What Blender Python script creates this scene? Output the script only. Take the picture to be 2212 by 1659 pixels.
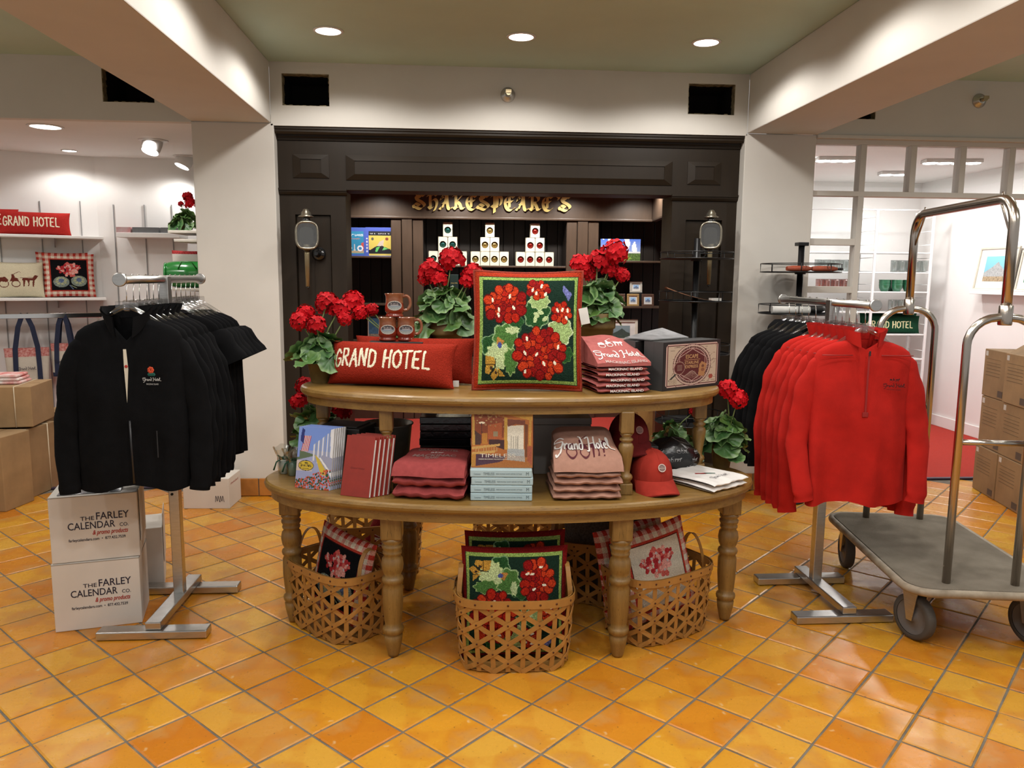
import bpy, bmesh, math, random
import numpy as np
from mathutils import Vector, Matrix, Euler
random.seed(7)
R_ = math.radians
SC = bpy.context.scene
COL = SC.collection
for _o in list(bpy.data.objects): bpy.data.objects.remove(_o)
# ---------------------------------------------------------------- camera (solved from the floor tiles)
CAM_H, PITCH, ROLL, YAW, FPX = 1.50, R_(7.80), R_(0.47), R_(4.215), 1688.5
IW, IH = 2212, 1659
_F = np.array([math.sin(YAW)*math.cos(PITCH), math.cos(YAW)*math.cos(PITCH), -math.sin(PITCH)])
_R0 = np.array([math.cos(YAW), -math.sin(YAW), 0.0]); _U0 = np.cross(_R0, _F)
_R = math.cos(ROLL)*_R0 + math.sin(ROLL)*_U0; _U = -math.sin(ROLL)*_R0 + math.cos(ROLL)*_U0
_C = np.array([0, 0, CAM_H])
def _ray(x, y): return _F*FPX + _R*(x-IW/2) + _U*(IH/2-y)
def fl(x, y, z=0.0):
    d = _ray(x, y); return Vector(_C + d*((z-CAM_H)/d[2]))      # where a pixel's ray meets a level surface
def wy(x, y, Y):
    d = _ray(x, y); return Vector(_C + d*(Y/d[1]))              # ... a wall facing the camera
def wx(x, y, X):
    d = _ray(x, y); return Vector(_C + d*(X/d[0]))              # ... a side wall
cd = bpy.data.cameras.new('camera'); cam = bpy.data.objects.new('camera', cd); COL.objects.link(cam)
cd.sensor_fit = 'HORIZONTAL'; cd.sensor_width = 36; cd.lens = 36*FPX/IW; cd.clip_start = 0.05
_m = Matrix.Identity(4)
for i in range(3):
    _m[i][0] = _R[i]; _m[i][1] = _U[i]; _m[i][2] = -_F[i]; _m[i][3] = _C[i]
cam.matrix_world = _m
SC.camera = cam
# ---------------------------------------------------------------- view, world
SC.view_settings.view_transform = 'Standard'; SC.view_settings.look = 'None'
SC.view_settings.gamma = 1; SC.view_settings.use_curve_mapping = False
SC.view_settings.exposure = 0.16
SC.cycles.use_denoising = True
SC.cycles.max_bounces = 8; SC.cycles.diffuse_bounces = 4; SC.cycles.glossy_bounces = 3
SC.cycles.transmission_bounces = 6; SC.cycles.transparent_max_bounces = 24
SC.cycles.caustics_reflective = False; SC.cycles.caustics_refractive = False
SC.cycles.sample_clamp_indirect = 4.0
wd = bpy.data.worlds.new('world'); SC.world = wd; wd.use_nodes = True
wd.node_tree.nodes['Background'].inputs[0].default_value = (1.0, 0.97, 0.94, 1)
wd.node_tree.nodes['Background'].inputs[1].default_value = 0.38
# ---------------------------------------------------------------- room levels shared by lights and structure
Z_CEIL, Z_SOF, Y_WALL = 2.85, 2.47, 5.315
BEAM_L, BEAM_R = (-1.68, -1.18), (1.965, 2.45)
Z_SIDE = 2.47
def lamp(name, kind, loc, energy, color, size=0.08, rot=(0,0,0), spot=None, blend=0.6, size_y=None):
    d = bpy.data.lights.new(name, kind); d.energy = energy; d.color = color
    if kind == 'AREA':
        d.shape = 'RECTANGLE' if size_y else 'DISK'; d.size = size
        if size_y: d.size_y = size_y
    else: d.shadow_soft_size = size
    if spot: d.spot_size = R_(spot); d.spot_blend = blend
    o = bpy.data.objects.new(name, d); COL.objects.link(o); o.location = loc; o.rotation_euler = rot
    return o
WARM = (1.0, 0.965, 0.92); WHITE = (1.0, 0.95, 0.90)
CAN_X = (-0.70, 0.378, 1.449); CAN_Y = (4.64, 3.55, 2.45, 1.35, 0.25)
for cy_ in CAN_Y:
    for cx_ in CAN_X: lamp('downlight', 'SPOT', (cx_, cy_, Z_CEIL-0.02), 37, WARM, 0.07, spot=156, blend=0.3)
for cx_ in (-3.4, -2.4, 3.2, 4.2):
    for cy_ in (3.55, 1.35): lamp('downlight', 'SPOT', (cx_, cy_, Z_CEIL-0.02), 37, WARM, 0.07, spot=156, blend=0.3)
# ================================================================ materials
MATS = {}
def _nt(name):
    m = bpy.data.materials.new(name); m.use_nodes = True
    n = m.node_tree.nodes; l = m.node_tree.links; b = n['Principled BSDF']
    MATS[name] = m
    return m, n, l, b
def _mixcol(n, l, fac, a, b):
    mx = n.new('ShaderNodeMix'); mx.data_type = 'RGBA'
    for i, v in ((6, a), (7, b)):
        if isinstance(v, (tuple, list)): mx.inputs[i].default_value = (*v[:3], 1)
        else: l.new(v, mx.inputs[i])
    if isinstance(fac, (int, float)): mx.inputs[0].default_value = fac
    else: l.new(fac, mx.inputs[0])
    return mx.outputs[2]
def _noise(n, l, scale, detail=3, rough=0.55, coord='Object', stretch=None):
    tc = n.new('ShaderNodeTexCoord'); src = tc.outputs[coord]
    if stretch:
        mp = n.new('ShaderNodeMapping'); mp.inputs['Scale'].default_value = stretch; l.new(src, mp.inputs[0]); src = mp.outputs[0]
    t = n.new('ShaderNodeTexNoise'); t.inputs['Scale'].default_value = scale; t.inputs['Detail'].default_value = detail
    t.inputs['Roughness'].default_value = rough; l.new(src, t.inputs['Vector'])
    return t
def _ramp(n, l, src, a, b):
    r = n.new('ShaderNodeMapRange'); r.inputs[1].default_value = a; r.inputs[2].default_value = b; l.new(src, r.inputs[0]); return r.outputs[0]
def mat(name, col, rough=0.5, metal=0.0, var=0.12, scale=8, bump=0.0, bscale=None, col2=None, stretch=None, sheen=0, coat=0, spec=None, objvar=0.0, emit=None):
    """a plain procedural material: noise tint, noise bump, optional per-object tint"""
    if name in MATS: return MATS[name]
    m, n, l, b = _nt(name)
    t = _noise(n, l, scale, 4, stretch=stretch)
    c2 = col2 or tuple(max(0, c*(1-var*2)) for c in col)
    out = _mixcol(n, l, _ramp(n, l, t.outputs['Fac'], 0.3, 0.7), col, c2)
    if objvar:
        oi = n.new('ShaderNodeObjectInfo'); hs = n.new('ShaderNodeHueSaturation')
        l.new(out, hs.inputs['Color']); l.new(_ramp(n, l, oi.outputs['Random'], 0, 1), hs.inputs['Value'])
        r = hs.inputs['Value'].links[0].from_node; r.inputs[3].default_value = 1-objvar; r.inputs[4].default_value = 1+objvar
        out = hs.outputs[0]
    l.new(out, b.inputs['Base Color'])
    b.inputs['Roughness'].default_value = rough; b.inputs['Metallic'].default_value = metal
    if spec is not None: b.inputs['Specular IOR Level'].default_value = spec
    if sheen: b.inputs['Sheen Weight'].default_value = sheen; b.inputs['Sheen Roughness'].default_value = 0.4
    if coat: b.inputs['Coat Weight'].default_value = coat; b.inputs['Coat Roughness'].default_value = 0.08
    if bump:
        t2 = _noise(n, l, bscale or scale*4, 3, stretch=stretch)
        bp = n.new('ShaderNodeBump'); bp.inputs['Strength'].default_value = min(1, bump*2); bp.inputs['Distance'].default_value = 0.004*bump*2
        l.new(t2.outputs['Fac'], bp.inputs['Height']); l.new(bp.outputs[0], b.inputs['Normal'])
    if emit: b.inputs['Emission Color'].default_value = (*emit[:3], 1); b.inputs['Emission Strength'].default_value = emit[3]
    return m
def mat_attr(name, rough=0.8, bump=0.0, bscale=300, sheen=0, spec=0.3, coat=0):
    """colour comes from a painted face attribute 'paint'"""
    if name in MATS: return MATS[name]
    m, n, l, b = _nt(name)
    a = n.new('ShaderNodeAttribute'); a.attribute_name = 'paint'
    l.new(a.outputs['Color'], b.inputs['Base Color']); b.inputs['Roughness'].default_value = rough
    b.inputs['Specular IOR Level'].default_value = spec
    if sheen: b.inputs['Sheen Weight'].default_value = sheen
    if coat: b.inputs['Coat Weight'].default_value = coat; b.inputs['Coat Roughness'].default_value = 0.1
    if bump:
        t = _noise(n, l, bscale, 2); bp = n.new('ShaderNodeBump'); bp.inputs['Strength'].default_value = bump; bp.inputs['Distance'].default_value = 0.004
        l.new(t.outputs['Fac'], bp.inputs['Height']); l.new(bp.outputs[0], b.inputs['Normal'])
    return m
def mat_glass(name, tint=(1, 1, 1), rough=0.02, alpha=0.12):
    """thin clear glass or plastic: mostly transparent with a glossy skin"""
    if name in MATS: return MATS[name]
    m, n, l, b = _nt(name); n.remove(b)
    o = n['Material Output']; tr = n.new('ShaderNodeBsdfTransparent'); gl = n.new('ShaderNodeBsdfGlossy'); mx = n.new('ShaderNodeMixShader')
    tr.inputs[0].default_value = (*tint, 1); gl.inputs['Roughness'].default_value = rough
    fr = n.new('ShaderNodeLayerWeight'); fr.inputs[0].default_value = 0.35
    ad = n.new('ShaderNodeMath'); ad.operation = 'MULTIPLY_ADD'; ad.inputs[1].default_value = 0.55; ad.inputs[2].default_value = alpha; ad.use_clamp = True
    l.new(fr.outputs['Facing'], ad.inputs[0]); l.new(ad.outputs[0], mx.inputs[0]); l.new(tr.outputs[0], mx.inputs[1]); l.new(gl.outputs[0], mx.inputs[2]); l.new(mx.outputs[0], o.inputs[0])
    return m
def mat_emit(name, col, strength):
    if name in MATS: return MATS[name]
    m, n, l, b = _nt(name); n.remove(b); e = n.new('ShaderNodeEmission'); e.inputs[0].default_value = (*col, 1); e.inputs[1].default_value = strength
    l.new(e.outputs[0], n['Material Output'].inputs[0]); return m
def srgb(r, g, b):
    f = lambda c: (c/255/12.92) if c/255 <= 0.04045 else ((c/255+0.055)/1.055)**2.4
    return (f(r), f(g), f(b))
# ================================================================ mesh builder
class MB:
    def __init__(s): s.v = []; s.f = []; s.c = None; s.sm = []
    def add(s, vs, fs, smooth=False):
        o = len(s.v); s.v += [tuple(p) for p in vs]; s.f += [tuple(i+o for i in f) for f in fs]; s.sm += [smooth]*len(fs); return s
    def box(s, x0, x1, y0, y1, z0, z1, M=None):
        vs = [(x0,y0,z0),(x1,y0,z0),(x1,y1,z0),(x0,y1,z0),(x0,y0,z1),(x1,y0,z1),(x1,y1,z1),(x0,y1,z1)]
        if M is not None: vs = [M @ Vector(p) for p in vs]
        return s.add(vs, [(0,3,2,1),(4,5,6,7),(0,1,5,4),(1,2,6,5),(2,3,7,6),(3,0,4,7)])
    def rbox(s, x0, x1, y0, y1, z0, z1, r=0.004, M=None):
        """box with chamfered edges"""
        bm = bmesh.new(); bmesh.ops.create_cube(bm, size=1)
        for v in bm.verts: v.co = Vector(((x0+x1)/2+v.co.x*(x1-x0), (y0+y1)/2+v.co.y*(y1-y0), (z0+z1)/2+v.co.z*(z1-z0)))
        bmesh.ops.bevel(bm, geom=bm.edges[:], offset=r, segments=2, affect='EDGES', profile=0.5)
        bm.verts.index_update()
        vs = [v.co.copy() for v in bm.verts]
        if M is not None: vs = [M @ p for p in vs]
        s.add(vs, [[v.index for v in f.verts] for f in bm.faces]); bm.free(); return s
    def tube(s, pts, r, n=8, closed=False, flat=None, caps=True):
        """round tube along points; r may be a list; flat=(a,b,axis) gives a strap section"""
        P = [Vector(p) for p in pts]; N = len(P); o = []; rs = r if isinstance(r, (list, tuple)) else [r]*N
        up = Vector((0,0,1)); prev = None
        for i, p in enumerate(P):
            if closed: t = (P[(i+1) % N]-P[i-1])
            else: t = P[min(i+1, N-1)]-P[max(i-1, 0)]
            t = t.normalized() if t.length > 1e-9 else Vector((0,0,1))
            if prev is None:
                a = up if abs(t.z) < 0.9 else Vector((1,0,0)); u = t.cross(a).normalized()
            else:
                u = (prev - t*prev.dot(t)); u = u.normalized() if u.length > 1e-6 else t.cross(up).normalized()
            w = t.cross(u); prev = u
            for k in range(n):
                a = 2*math.pi*k/n; o.append(p + (u*math.cos(a)+w*math.sin(a))*rs[i])
        fs = []
        for i in range(N if closed else N-1):
            j = (i+1) % N
            for k in range(n): fs.append((i*n+k, i*n+(k+1) % n, j*n+(k+1) % n, j*n+k))
        s.add(o, fs, True)
        if caps and not closed:
            b = len(s.v)-len(o); s.f += [tuple(b+k for k in range(n))[::-1], tuple(b+(N-1)*n+k for k in range(n))]; s.sm += [False, False]
        return s
    def strip(s, pts, nor, w, th, smooth=True):
        """flat strap: centre points, outward normals (list), width w along side, thickness th"""
        P = [Vector(p) for p in pts]; N = len(P); o = []
        for i, p in enumerate(P):
            t = (P[min(i+1, N-1)]-P[max(i-1, 0)]).normalized(); nn = Vector(nor[i]).normalized(); sd = t.cross(nn).normalized()
            for a, b in ((-.5,0),(.5,0),(.5,1),(-.5,1)): o.append(p + sd*w*a + nn*th*b)
        fs = [(0,1,2,3)]
        for i in range(N-1):
            for k in range(4): fs.append((i*4+k, (i+1)*4+k, (i+1)*4+(k+1) % 4, i*4+(k+1) % 4))
        e = (N-1)*4; fs.append((e+3, e+2, e+1, e))
        return s.add(o, fs, False)
    def lathe(s, prof, n=24, M=None, cap=True, smooth=True, sx=1, sy=1):
        """profile [(r,z)...] bottom to top"""
        o = []; N = len(prof)
        for r, z in prof:
            for k in range(n):
                a = 2*math.pi*k/n; p = Vector((r*math.cos(a)*sx, r*math.sin(a)*sy, z)); o.append(M @ p if M is not None else p)
        fs = [(i*n+k, i*n+(k+1) % n, (i+1)*n+(k+1) % n, (i+1)*n+k) for i in range(N-1) for k in range(n)]
        s.add(o, fs, smooth)
        if cap:
            b = len(s.v)-len(o); s.f += [tuple(b+k for k in range(n))[::-1], tuple(b+(N-1)*n+k for k in range(n))]; s.sm += [False, False]
        return s
    def prism(s, poly, z0, z1, M=None):
        n = len(poly); vs = [(x,y,z0) for x, y in poly]+[(x,y,z1) for x, y in poly]
        if M is not None: vs = [M @ Vector(p) for p in vs]
        return s.add(vs, [tuple(range(n))[::-1], tuple(range(n, 2*n))]+[(i, (i+1) % n, n+(i+1) % n, n+i) for i in range(n)])
    def sphere(s, c, r, n=12, m=8, sc=(1,1,1)):
        o = []; fs = []
        for i in range(m+1):
            th = math.pi*i/m
            for k in range(n):
                a = 2*math.pi*k/n; o.append((c[0]+r*sc[0]*math.sin(th)*math.cos(a), c[1]+r*sc[1]*math.sin(th)*math.sin(a), c[2]-r*sc[2]*math.cos(th)))
        for i in range(m):
            for k in range(n): fs.append((i*n+k, i*n+(k+1) % n, (i+1)*n+(k+1) % n, (i+1)*n+k))
        return s.add(o, fs, True)
    def grid(s, fn, nu, nv, smooth=True):
        o = [fn(i/nu, j/nv) for j in range(nv+1) for i in range(nu+1)]
        return s.add(o, [(j*(nu+1)+i, j*(nu+1)+i+1, (j+1)*(nu+1)+i+1, (j+1)*(nu+1)+i) for j in range(nv) for i in range(nu)], smooth)
    def mesh(s, name, m=None):
        me = bpy.data.meshes.new(name); me.from_pydata([tuple(p) for p in s.v], [], s.f)
        if any(s.sm): me.polygons.foreach_set('use_smooth', s.sm)
        if s.c is not None:
            at = me.attributes.new('paint', 'FLOAT_COLOR', 'FACE'); at.data.foreach_set('color', np.asarray(s.c, np.float32).ravel())
        me.update()
        if m is not None: me.materials.append(m)
        return me
    def build(s, name, m, parent=None, loc=None, rot=None, kind=None):
        o = bpy.data.objects.new(name, s.mesh(name, m)); COL.objects.link(o)
        if parent is not None: o.parent = parent
        if loc is not None: o.location = loc
        if rot is not None: o.rotation_euler = rot
        if kind: o['kind'] = kind
        return o
def obj(name, me, parent=None, loc=None, rot=None, scale=None):
    o = bpy.data.objects.new(name, me); COL.objects.link(o)
    if parent is not None: o.parent = parent
    if loc is not None: o.location = loc
    if rot is not None: o.rotation_euler = rot
    if scale is not None: o.scale = scale
    return o
def tag(o, label, cat, group=None):
    o['label'] = label; o['category'] = cat
    if group: o['group'] = group
    return o
def thing(name, label, cat, loc=(0,0,0), rz=0.0, group=None, rot=None):
    o = bpy.data.objects.new(name, None); COL.objects.link(o); o.location = loc; o.rotation_euler = rot if rot else (0,0,rz)
    o.empty_display_size = 0.05
    return tag(o, label, cat, group)
def copy_tree(o, parent=None):
    c = o.copy(); COL.objects.link(c); c.parent = parent
    for ch in list(o.children): copy_tree(ch, c)
    return c
def dup(o, label, loc, rz=None, rot=None, group=None, scale=None):
    c = copy_tree(o); c['label'] = label; c.location = loc
    if rz is not None: c.rotation_euler = (0,0,rz)
    if rot is not None: c.rotation_euler = rot
    if group: c['group'] = group
    if scale: c.scale = (scale,)*3
    return c
def structure(o): o['kind'] = 'structure'; return o
# ---------------------------------------------------------------- lettering
_FONT = {}
def text_tris(txt, bold=0.0, shear=0.0, spacing=1.0):
    """flat triangles of a line of type, unit size; returns verts Nx2, tris, width"""
    key = (txt, bold, shear, spacing)
    if key in _FONT: return _FONT[key]
    cu = bpy.data.curves.new('t', 'FONT'); cu.body = txt; cu.size = 1; cu.offset = bold; cu.shear = shear; cu.space_character = spacing; cu.resolution_u = 3
    o = bpy.data.objects.new('t', cu); COL.objects.link(o)
    dg = bpy.context.evaluated_depsgraph_get(); me = bpy.data.meshes.new_from_object(o.evaluated_get(dg)); me.calc_loop_triangles()
    V = np.array([v.co[:2] for v in me.vertices]); T = [tuple(t.vertices) for t in me.loop_triangles]
    bpy.data.objects.remove(o); bpy.data.curves.remove(cu); bpy.data.meshes.remove(me)
    V = V - [V[:,0].min(), 0]; _FONT[key] = (V, T, V[:,0].max()); return _FONT[key]
def add_text(mb, txt, x, y, h, fn, w=None, bold=0.0, shear=0.0, align='l', spacing=1.0, col=None):
    """type with cap height h at (x,y) of a 2D field mapped to 3D by fn(u,v); w squeezes to a width"""
    V, T, W = text_tris(txt, bold, shear, spacing); s = h/0.7; sx = (w/W) if w else s
    x0 = x - (W*sx/2 if align == 'c' else (W*sx if align == 'r' else 0))
    mb.add([fn(x0+p[0]*sx, y+p[1]*s) for p in V], T)
    if col is not None: mb.c = (mb.c or []) + [(*col, 1)]*len(T)
    return W*sx
def spline(pts, n=8):
    """Catmull-Rom through 2D points"""
    P = [np.array(p, float) for p in pts]; out = []
    for i in range(len(P)-1):
        p0 = P[max(i-1,0)]; p1 = P[i]; p2 = P[i+1]; p3 = P[min(i+2, len(P)-1)]
        for k in range(n):
            t = k/n; out.append(0.5*((2*p1)+(-p0+p2)*t+(2*p0-5*p1+4*p2-p3)*t*t+(-p0+3*p1-3*p2+p3)*t**3))
    out.append(P[-1]); return out
def add_stroke(mb, pts, w, fn, nib=None, col=None, smooth=True, closed=False):
    """a pen stroke in a 2D field: round pen of width w, or a broad nib at angle nib (degrees)"""
    P = spline(pts) if smooth and len(pts) > 2 else [np.array(p, float) for p in pts]
    o = []
    for i, p in enumerate(P):
        t = P[min(i+1, len(P)-1)]-P[max(i-1, 0)]; L = np.hypot(*t); t = t/L if L > 1e-9 else np.array([1., 0])
        if nib is None: d = np.array([-t[1], t[0]])*w/2
        else:
            d = np.array([math.cos(R_(nib)), math.sin(R_(nib))])*w/2
            d = d + np.array([-t[1], t[0]])*w*0.07*(1 if d@np.array([-t[1], t[0]]) >= 0 else -1)
        o += [fn(*(p+d)), fn(*(p-d))]
    fs = [(2*i, 2*i+1, 2*i+3, 2*i+2) for i in range(len(P)-1)]
    mb.add(o, fs)
    if col is not None: mb.c = (mb.c or []) + [(*col, 1)]*len(fs)
# ---------------------------------------------------------------- painted fields (coloured faces)
class Canvas:
    """a small painted field; cells become coloured faces of a mesh"""
    def __init__(s, w, h, col): s.w, s.h = w, h; s.a = np.zeros((h, w, 3)); s.a[:] = col; s.X, s.Y = np.meshgrid((np.arange(w)+.5)/w, (np.arange(h)+.5)/h)
    def mask_poly(s, pts):
        P = np.array(pts); x, y = P[:,0], P[:,1]; ins = np.zeros((s.h, s.w), bool); j = len(P)-1
        for i in range(len(P)):
            c = ((y[i] > s.Y) != (y[j] > s.Y)) & (s.X < (x[j]-x[i])*(s.Y-y[i])/((y[j]-y[i]) or 1e-12)+x[i]); ins ^= c; j = i
        return ins
    def poly(s, pts, col, jit=0): s.put(s.mask_poly(pts), col, jit)
    def put(s, m, col, jit=0):
        s.a[m] = col
        if jit: s.a[m] *= (1+jit*(np.random.RandomState(int(m.sum())+3).rand(m.sum(), 1)-.5)*2)
    def ell(s, cx, cy, rx, ry, col, jit=0, ang=0):
        dx, dy = s.X-cx, s.Y-cy; c, t = math.cos(ang), math.sin(ang)
        s.put(((dx*c+dy*t)/rx)**2+((-dx*t+dy*c)/ry)**2 < 1, col, jit)
    def rect(s, x0, y0, x1, y1, col, jit=0): s.put((s.X >= x0) & (s.X < x1) & (s.Y >= y0) & (s.Y < y1), col, jit)
    def line(s, pts, w, col, asp=1.0):
        for a, b in zip(pts[:-1], pts[1:]):
            ax, ay, bx, by = a[0], a[1]*asp, b[0], b[1]*asp; L = (bx-ax)**2+(by-ay)**2 or 1e-9
            t = np.clip(((s.X-ax)*(bx-ax)+(s.Y*asp-ay)*(by-ay))/L, 0, 1)
            s.put((s.X-ax-t*(bx-ax))**2+(s.Y*asp-ay-t*(by-ay))**2 < w*w/4, col)
    def text(s, txt, x, y, h, w=None, col=(1,1,1), bold=0.0, shear=0, align='l'):
        V, T, W = text_tris(txt, bold, shear); sy = h/0.7; sx = (w/W) if w else sy
        x0 = x-(W*sx/2 if align == 'c' else 0)
        for t in T: s.poly([(x0+V[i][0]*sx, y+V[i][1]*sy) for i in t], col)
    def tris(s, fn_add, col):
        mb = MB(); fn_add(mb)
        for f in mb.f: s.poly([mb.v[i][:2] for i in f], col)
    def to(s, mb, fn, smooth=False):
        """append the cells to builder mb through fn(u,v) -> 3D"""
        o = [fn(i/s.w, j/s.h) for j in range(s.h+1) for i in range(s.w+1)]; W = s.w+1
        mb.add(o, [(j*W+i, j*W+i+1, (j+1)*W+i+1, (j+1)*W+i) for j in range(s.h) for i in range(s.w)], smooth)
        cc = [(*c, 1) for c in np.clip(s.a.reshape(-1, 3), 0, 1).tolist()]
        mb.c = (mb.c or []) + cc; return mb
# ================================================================ surfaces
WALLP = mat('wall_paint', (0.65, 0.615, 0.56), 0.75, var=0.03, scale=3, bump=0.06, bscale=260)
WALLW = mat('white_paint', (0.83, 0.82, 0.80), 0.7, var=0.02, scale=3, bump=0.03, bscale=200)
GREENP = mat('green_ceiling_paint', (0.53, 0.69, 0.59), 0.8, var=0.04, scale=2, bump=0.03, bscale=200)
DARKW = mat('dark_brown_paint', (0.019, 0.0110, 0.0045), 0.5, var=0.1, scale=5, bump=0.08, bscale=60, stretch=(6, 6, 1), spec=.32)
SHOPW = mat('shop_brown_paint', (0.075, 0.047, 0.030), 0.36, var=0.1, scale=5, bump=0.08, bscale=60, stretch=(6, 6, 1))
BEADW = mat('beadboard_black_brown', (0.016, 0.011, 0.008), 0.4, var=0.15, scale=6)
CARPET = mat('red_carpet', (0.55, 0.035, 0.018), 0.95, var=0.12, scale=40, bump=0.5, bscale=300, stretch=(1, 4, 1))
GROUT = mat('grout', (0.20, 0.17, 0.13), 0.9, var=0.25, scale=14)
PLASTER = mat('torn_plasterboard', (0.30, 0.24, 0.14), 0.9, var=0.3, scale=40)
VOID = mat('duct_dark', (0.012, 0.006, 0.004), 0.9)
TILEBASE = mat('base_tile', (0.42, 0.17, 0.035), 0.35, var=0.2, scale=9, objvar=0.2)
WHITEG = mat('gloss_white', (0.82, 0.81, 0.79), 0.4, var=0.02)
def tile_material():
    m, n, l, b = _nt('saltillo_tile')
    oi = n.new('ShaderNodeObjectInfo'); ge = n.new('ShaderNodeNewGeometry')
    ad = n.new('ShaderNodeMath'); l.new(oi.outputs['Random'], ad.inputs[0]); l.new(ge.outputs['Random Per Island'], ad.inputs[1])
    fr = n.new('ShaderNodeMath'); fr.operation = 'FRACT'; l.new(ad.outputs[0], fr.inputs[0])
    cr = n.new('ShaderNodeValToRGB'); cr.color_ramp.interpolation = 'LINEAR'; l.new(fr.outputs[0], cr.inputs[0])
    e = cr.color_ramp.elements; cols = [(0, (0.50,0.160,0.010)), (0.2, (0.60,0.255,0.018)), (0.42, (0.60,0.30,0.026)), (0.6, (0.53,0.19,0.012)), (0.8, (0.60,0.32,0.040)), (1, (0.48,0.18,0.025))]
    while len(e) < len(cols): e.new(0.5)
    for k, (p, c) in enumerate(cols): e[k].position = p; e[k].color = (*c, 1)
    t = _noise(n, l, 5.5, 5, 0.6, 'Object'); c1 = _mixcol(n, l, _ramp(n, l, t.outputs['Fac'], 0.46, 0.74), cr.outputs[0], (0.46, 0.135, 0.008))
    mr = c1.node; 
    t2 = _noise(n, l, 55, 3, 0.6, 'Object'); c2 = _mixcol(n, l, _ramp(n, l, t2.outputs['Fac'], 0.64, 0.74), c1, (0.16, 0.065, 0.018))
    t3 = _noise(n, l, 17, 2, 0.5, 'Object'); c3 = _mixcol(n, l, _ramp(n, l, t3.outputs['Fac'], 0.70, 0.78), c2, (0.62, 0.42, 0.20)); t6 = _noise(n, l, 2.6, 4, 0.6, 'Object'); c3 = _mixcol(n, l, _ramp(n, l, t6.outputs['Fac'], 0.56, 0.78), c3, (0.50, 0.33, 0.11))
    l.new(c3, b.inputs['Base Color'])
    t4 = _noise(n, l, 9, 4, 0.6, 'Object'); rr = n.new('ShaderNodeMapRange'); rr.inputs[3].default_value = 0.16; rr.inputs[4].default_value = 0.42; l.new(t4.outputs['Fac'], rr.inputs[0]); l.new(rr.outputs[0], b.inputs['Roughness'])
    b.inputs['Specular IOR Level'].default_value = 0.42
    t5 = _noise(n, l, 11, 3, 0.55, 'Object'); bp = n.new('ShaderNodeBump'); bp.inputs['Strength'].default_value = 0.35; bp.inputs['Distance'].default_value = 0.006
    l.new(t5.outputs['Fac'], bp.inputs['Height']); l.new(bp.outputs[0], b.inputs['Normal'])
    return m
TILE = tile_material()
# ================================================================ floor
floor = structure(MB().box(-6.5, 7.5, -0.6, 5.55, -0.06, -0.0035).build('floor', GROUT))
TS = 0.2097
_o2 = np.array([-9.699, 14.4786])*TS
TO = _R0[:2]*_o2[0] + np.array([math.sin(YAW), math.cos(YAW)])*_o2[1]
S2 = math.sqrt(0.5)
def tile_mb(seed, s=TS-0.0075):
    rnd = random.Random(seed); h = s/2; k = 0.006; mb = MB()
    ring = []
    for (sx, sy) in ((-1,-1),(1,-1),(1,1),(-1,1)): ring.append((sx*h+rnd.uniform(-.0014,.0014), sy*h+rnd.uniform(-.0014,.0014)))
    v = [(x,y,-0.006) for x, y in ring]+[(x,y,-0.0022) for x, y in ring]+[(x*(1-k/h),y*(1-k/h),0) for x, y in ring]
    f = []
    for a in (0, 4):
        for i in range(4): f.append((a+i, a+(i+1) % 4, a+4+(i+1) % 4, a+4+i))
    f.append((8, 9, 10, 11)); mb.add(v, f); return mb
TILE_ME = [tile_mb(i).mesh('tile', TILE) for i in range(4)]
cells = []
for i in range(-40, 60):
    for j in range(-40, 60):
        c = TO + (i+.5)*TS*np.array([S2, -S2]) + (j+.5)*TS*np.array([S2, S2])
        if not (0.2 < c[1] < 5.47 and -6.3 < c[0] < 7.3): continue
        v = np.array([c[0], c[1], 0]) - _C; z = v@_F
        if z < 0.3: continue
        px, py = IW/2+FPX*(v@_R)/z, IH/2-FPX*(v@_U)/z
        if px < -900 or px > IW+900 or py > IH+900: continue
        inside = -60 < px < IW+60 and py < IH+40
        hid = (560 < px < 1640 and 1040 < py < 1095)
        cells.append((0 if inside and not hid else 1, z, c))
cells.sort(key=lambda t: (t[0], t[1]))
rest = MB()
for k, (a, z, c) in enumerate(cells):
    rz = -math.pi/4 + (k*7 % 4)*math.pi/2; dz = random.uniform(-0.0008, 0.0004); tx, ty = random.uniform(-.004, .004), random.uniform(-.004, .004)
    if k < 300: obj('tile', TILE_ME[k % 4], floor, (c[0], c[1], dz), (tx, ty, rz))
    else:
        M = Matrix.Translation((c[0], c[1], dz)) @ Euler((tx, ty, rz)).to_matrix().to_4x4(); t = tile_mb(k % 4)
        rest.add([M @ Vector(p) for p in t.v], t.f)
rest.build('tile_field', TILE, floor, kind='stuff')
# carpets of the rooms behind
for nm, x0, x1, y0, y1 in (('floor_carpet_left_room', -6.5, -1.25, 5.55, 8.0), ('floor_carpet_middle_shop', -1.25, 2.4, 5.55, 8.6), ('floor_carpet_right_room', 2.4, 5.2, 5.55, 8.6)):
    structure(MB().box(x0, x1, y0, y1, -0.05, 0.004).build(nm, CARPET))
EDGE = mat('carpet_edge_strip', (0.06, 0.04, 0.07), 0.5)
structure(MB().rbox(2.47, 5.15, 5.53, 5.565, 0, 0.014, 0.004).build('trim_1', EDGE))
structure(MB().rbox(-6.0, -1.7, 5.53, 5.565, 0, 0.014, 0.004).build('trim_2', EDGE))
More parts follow.
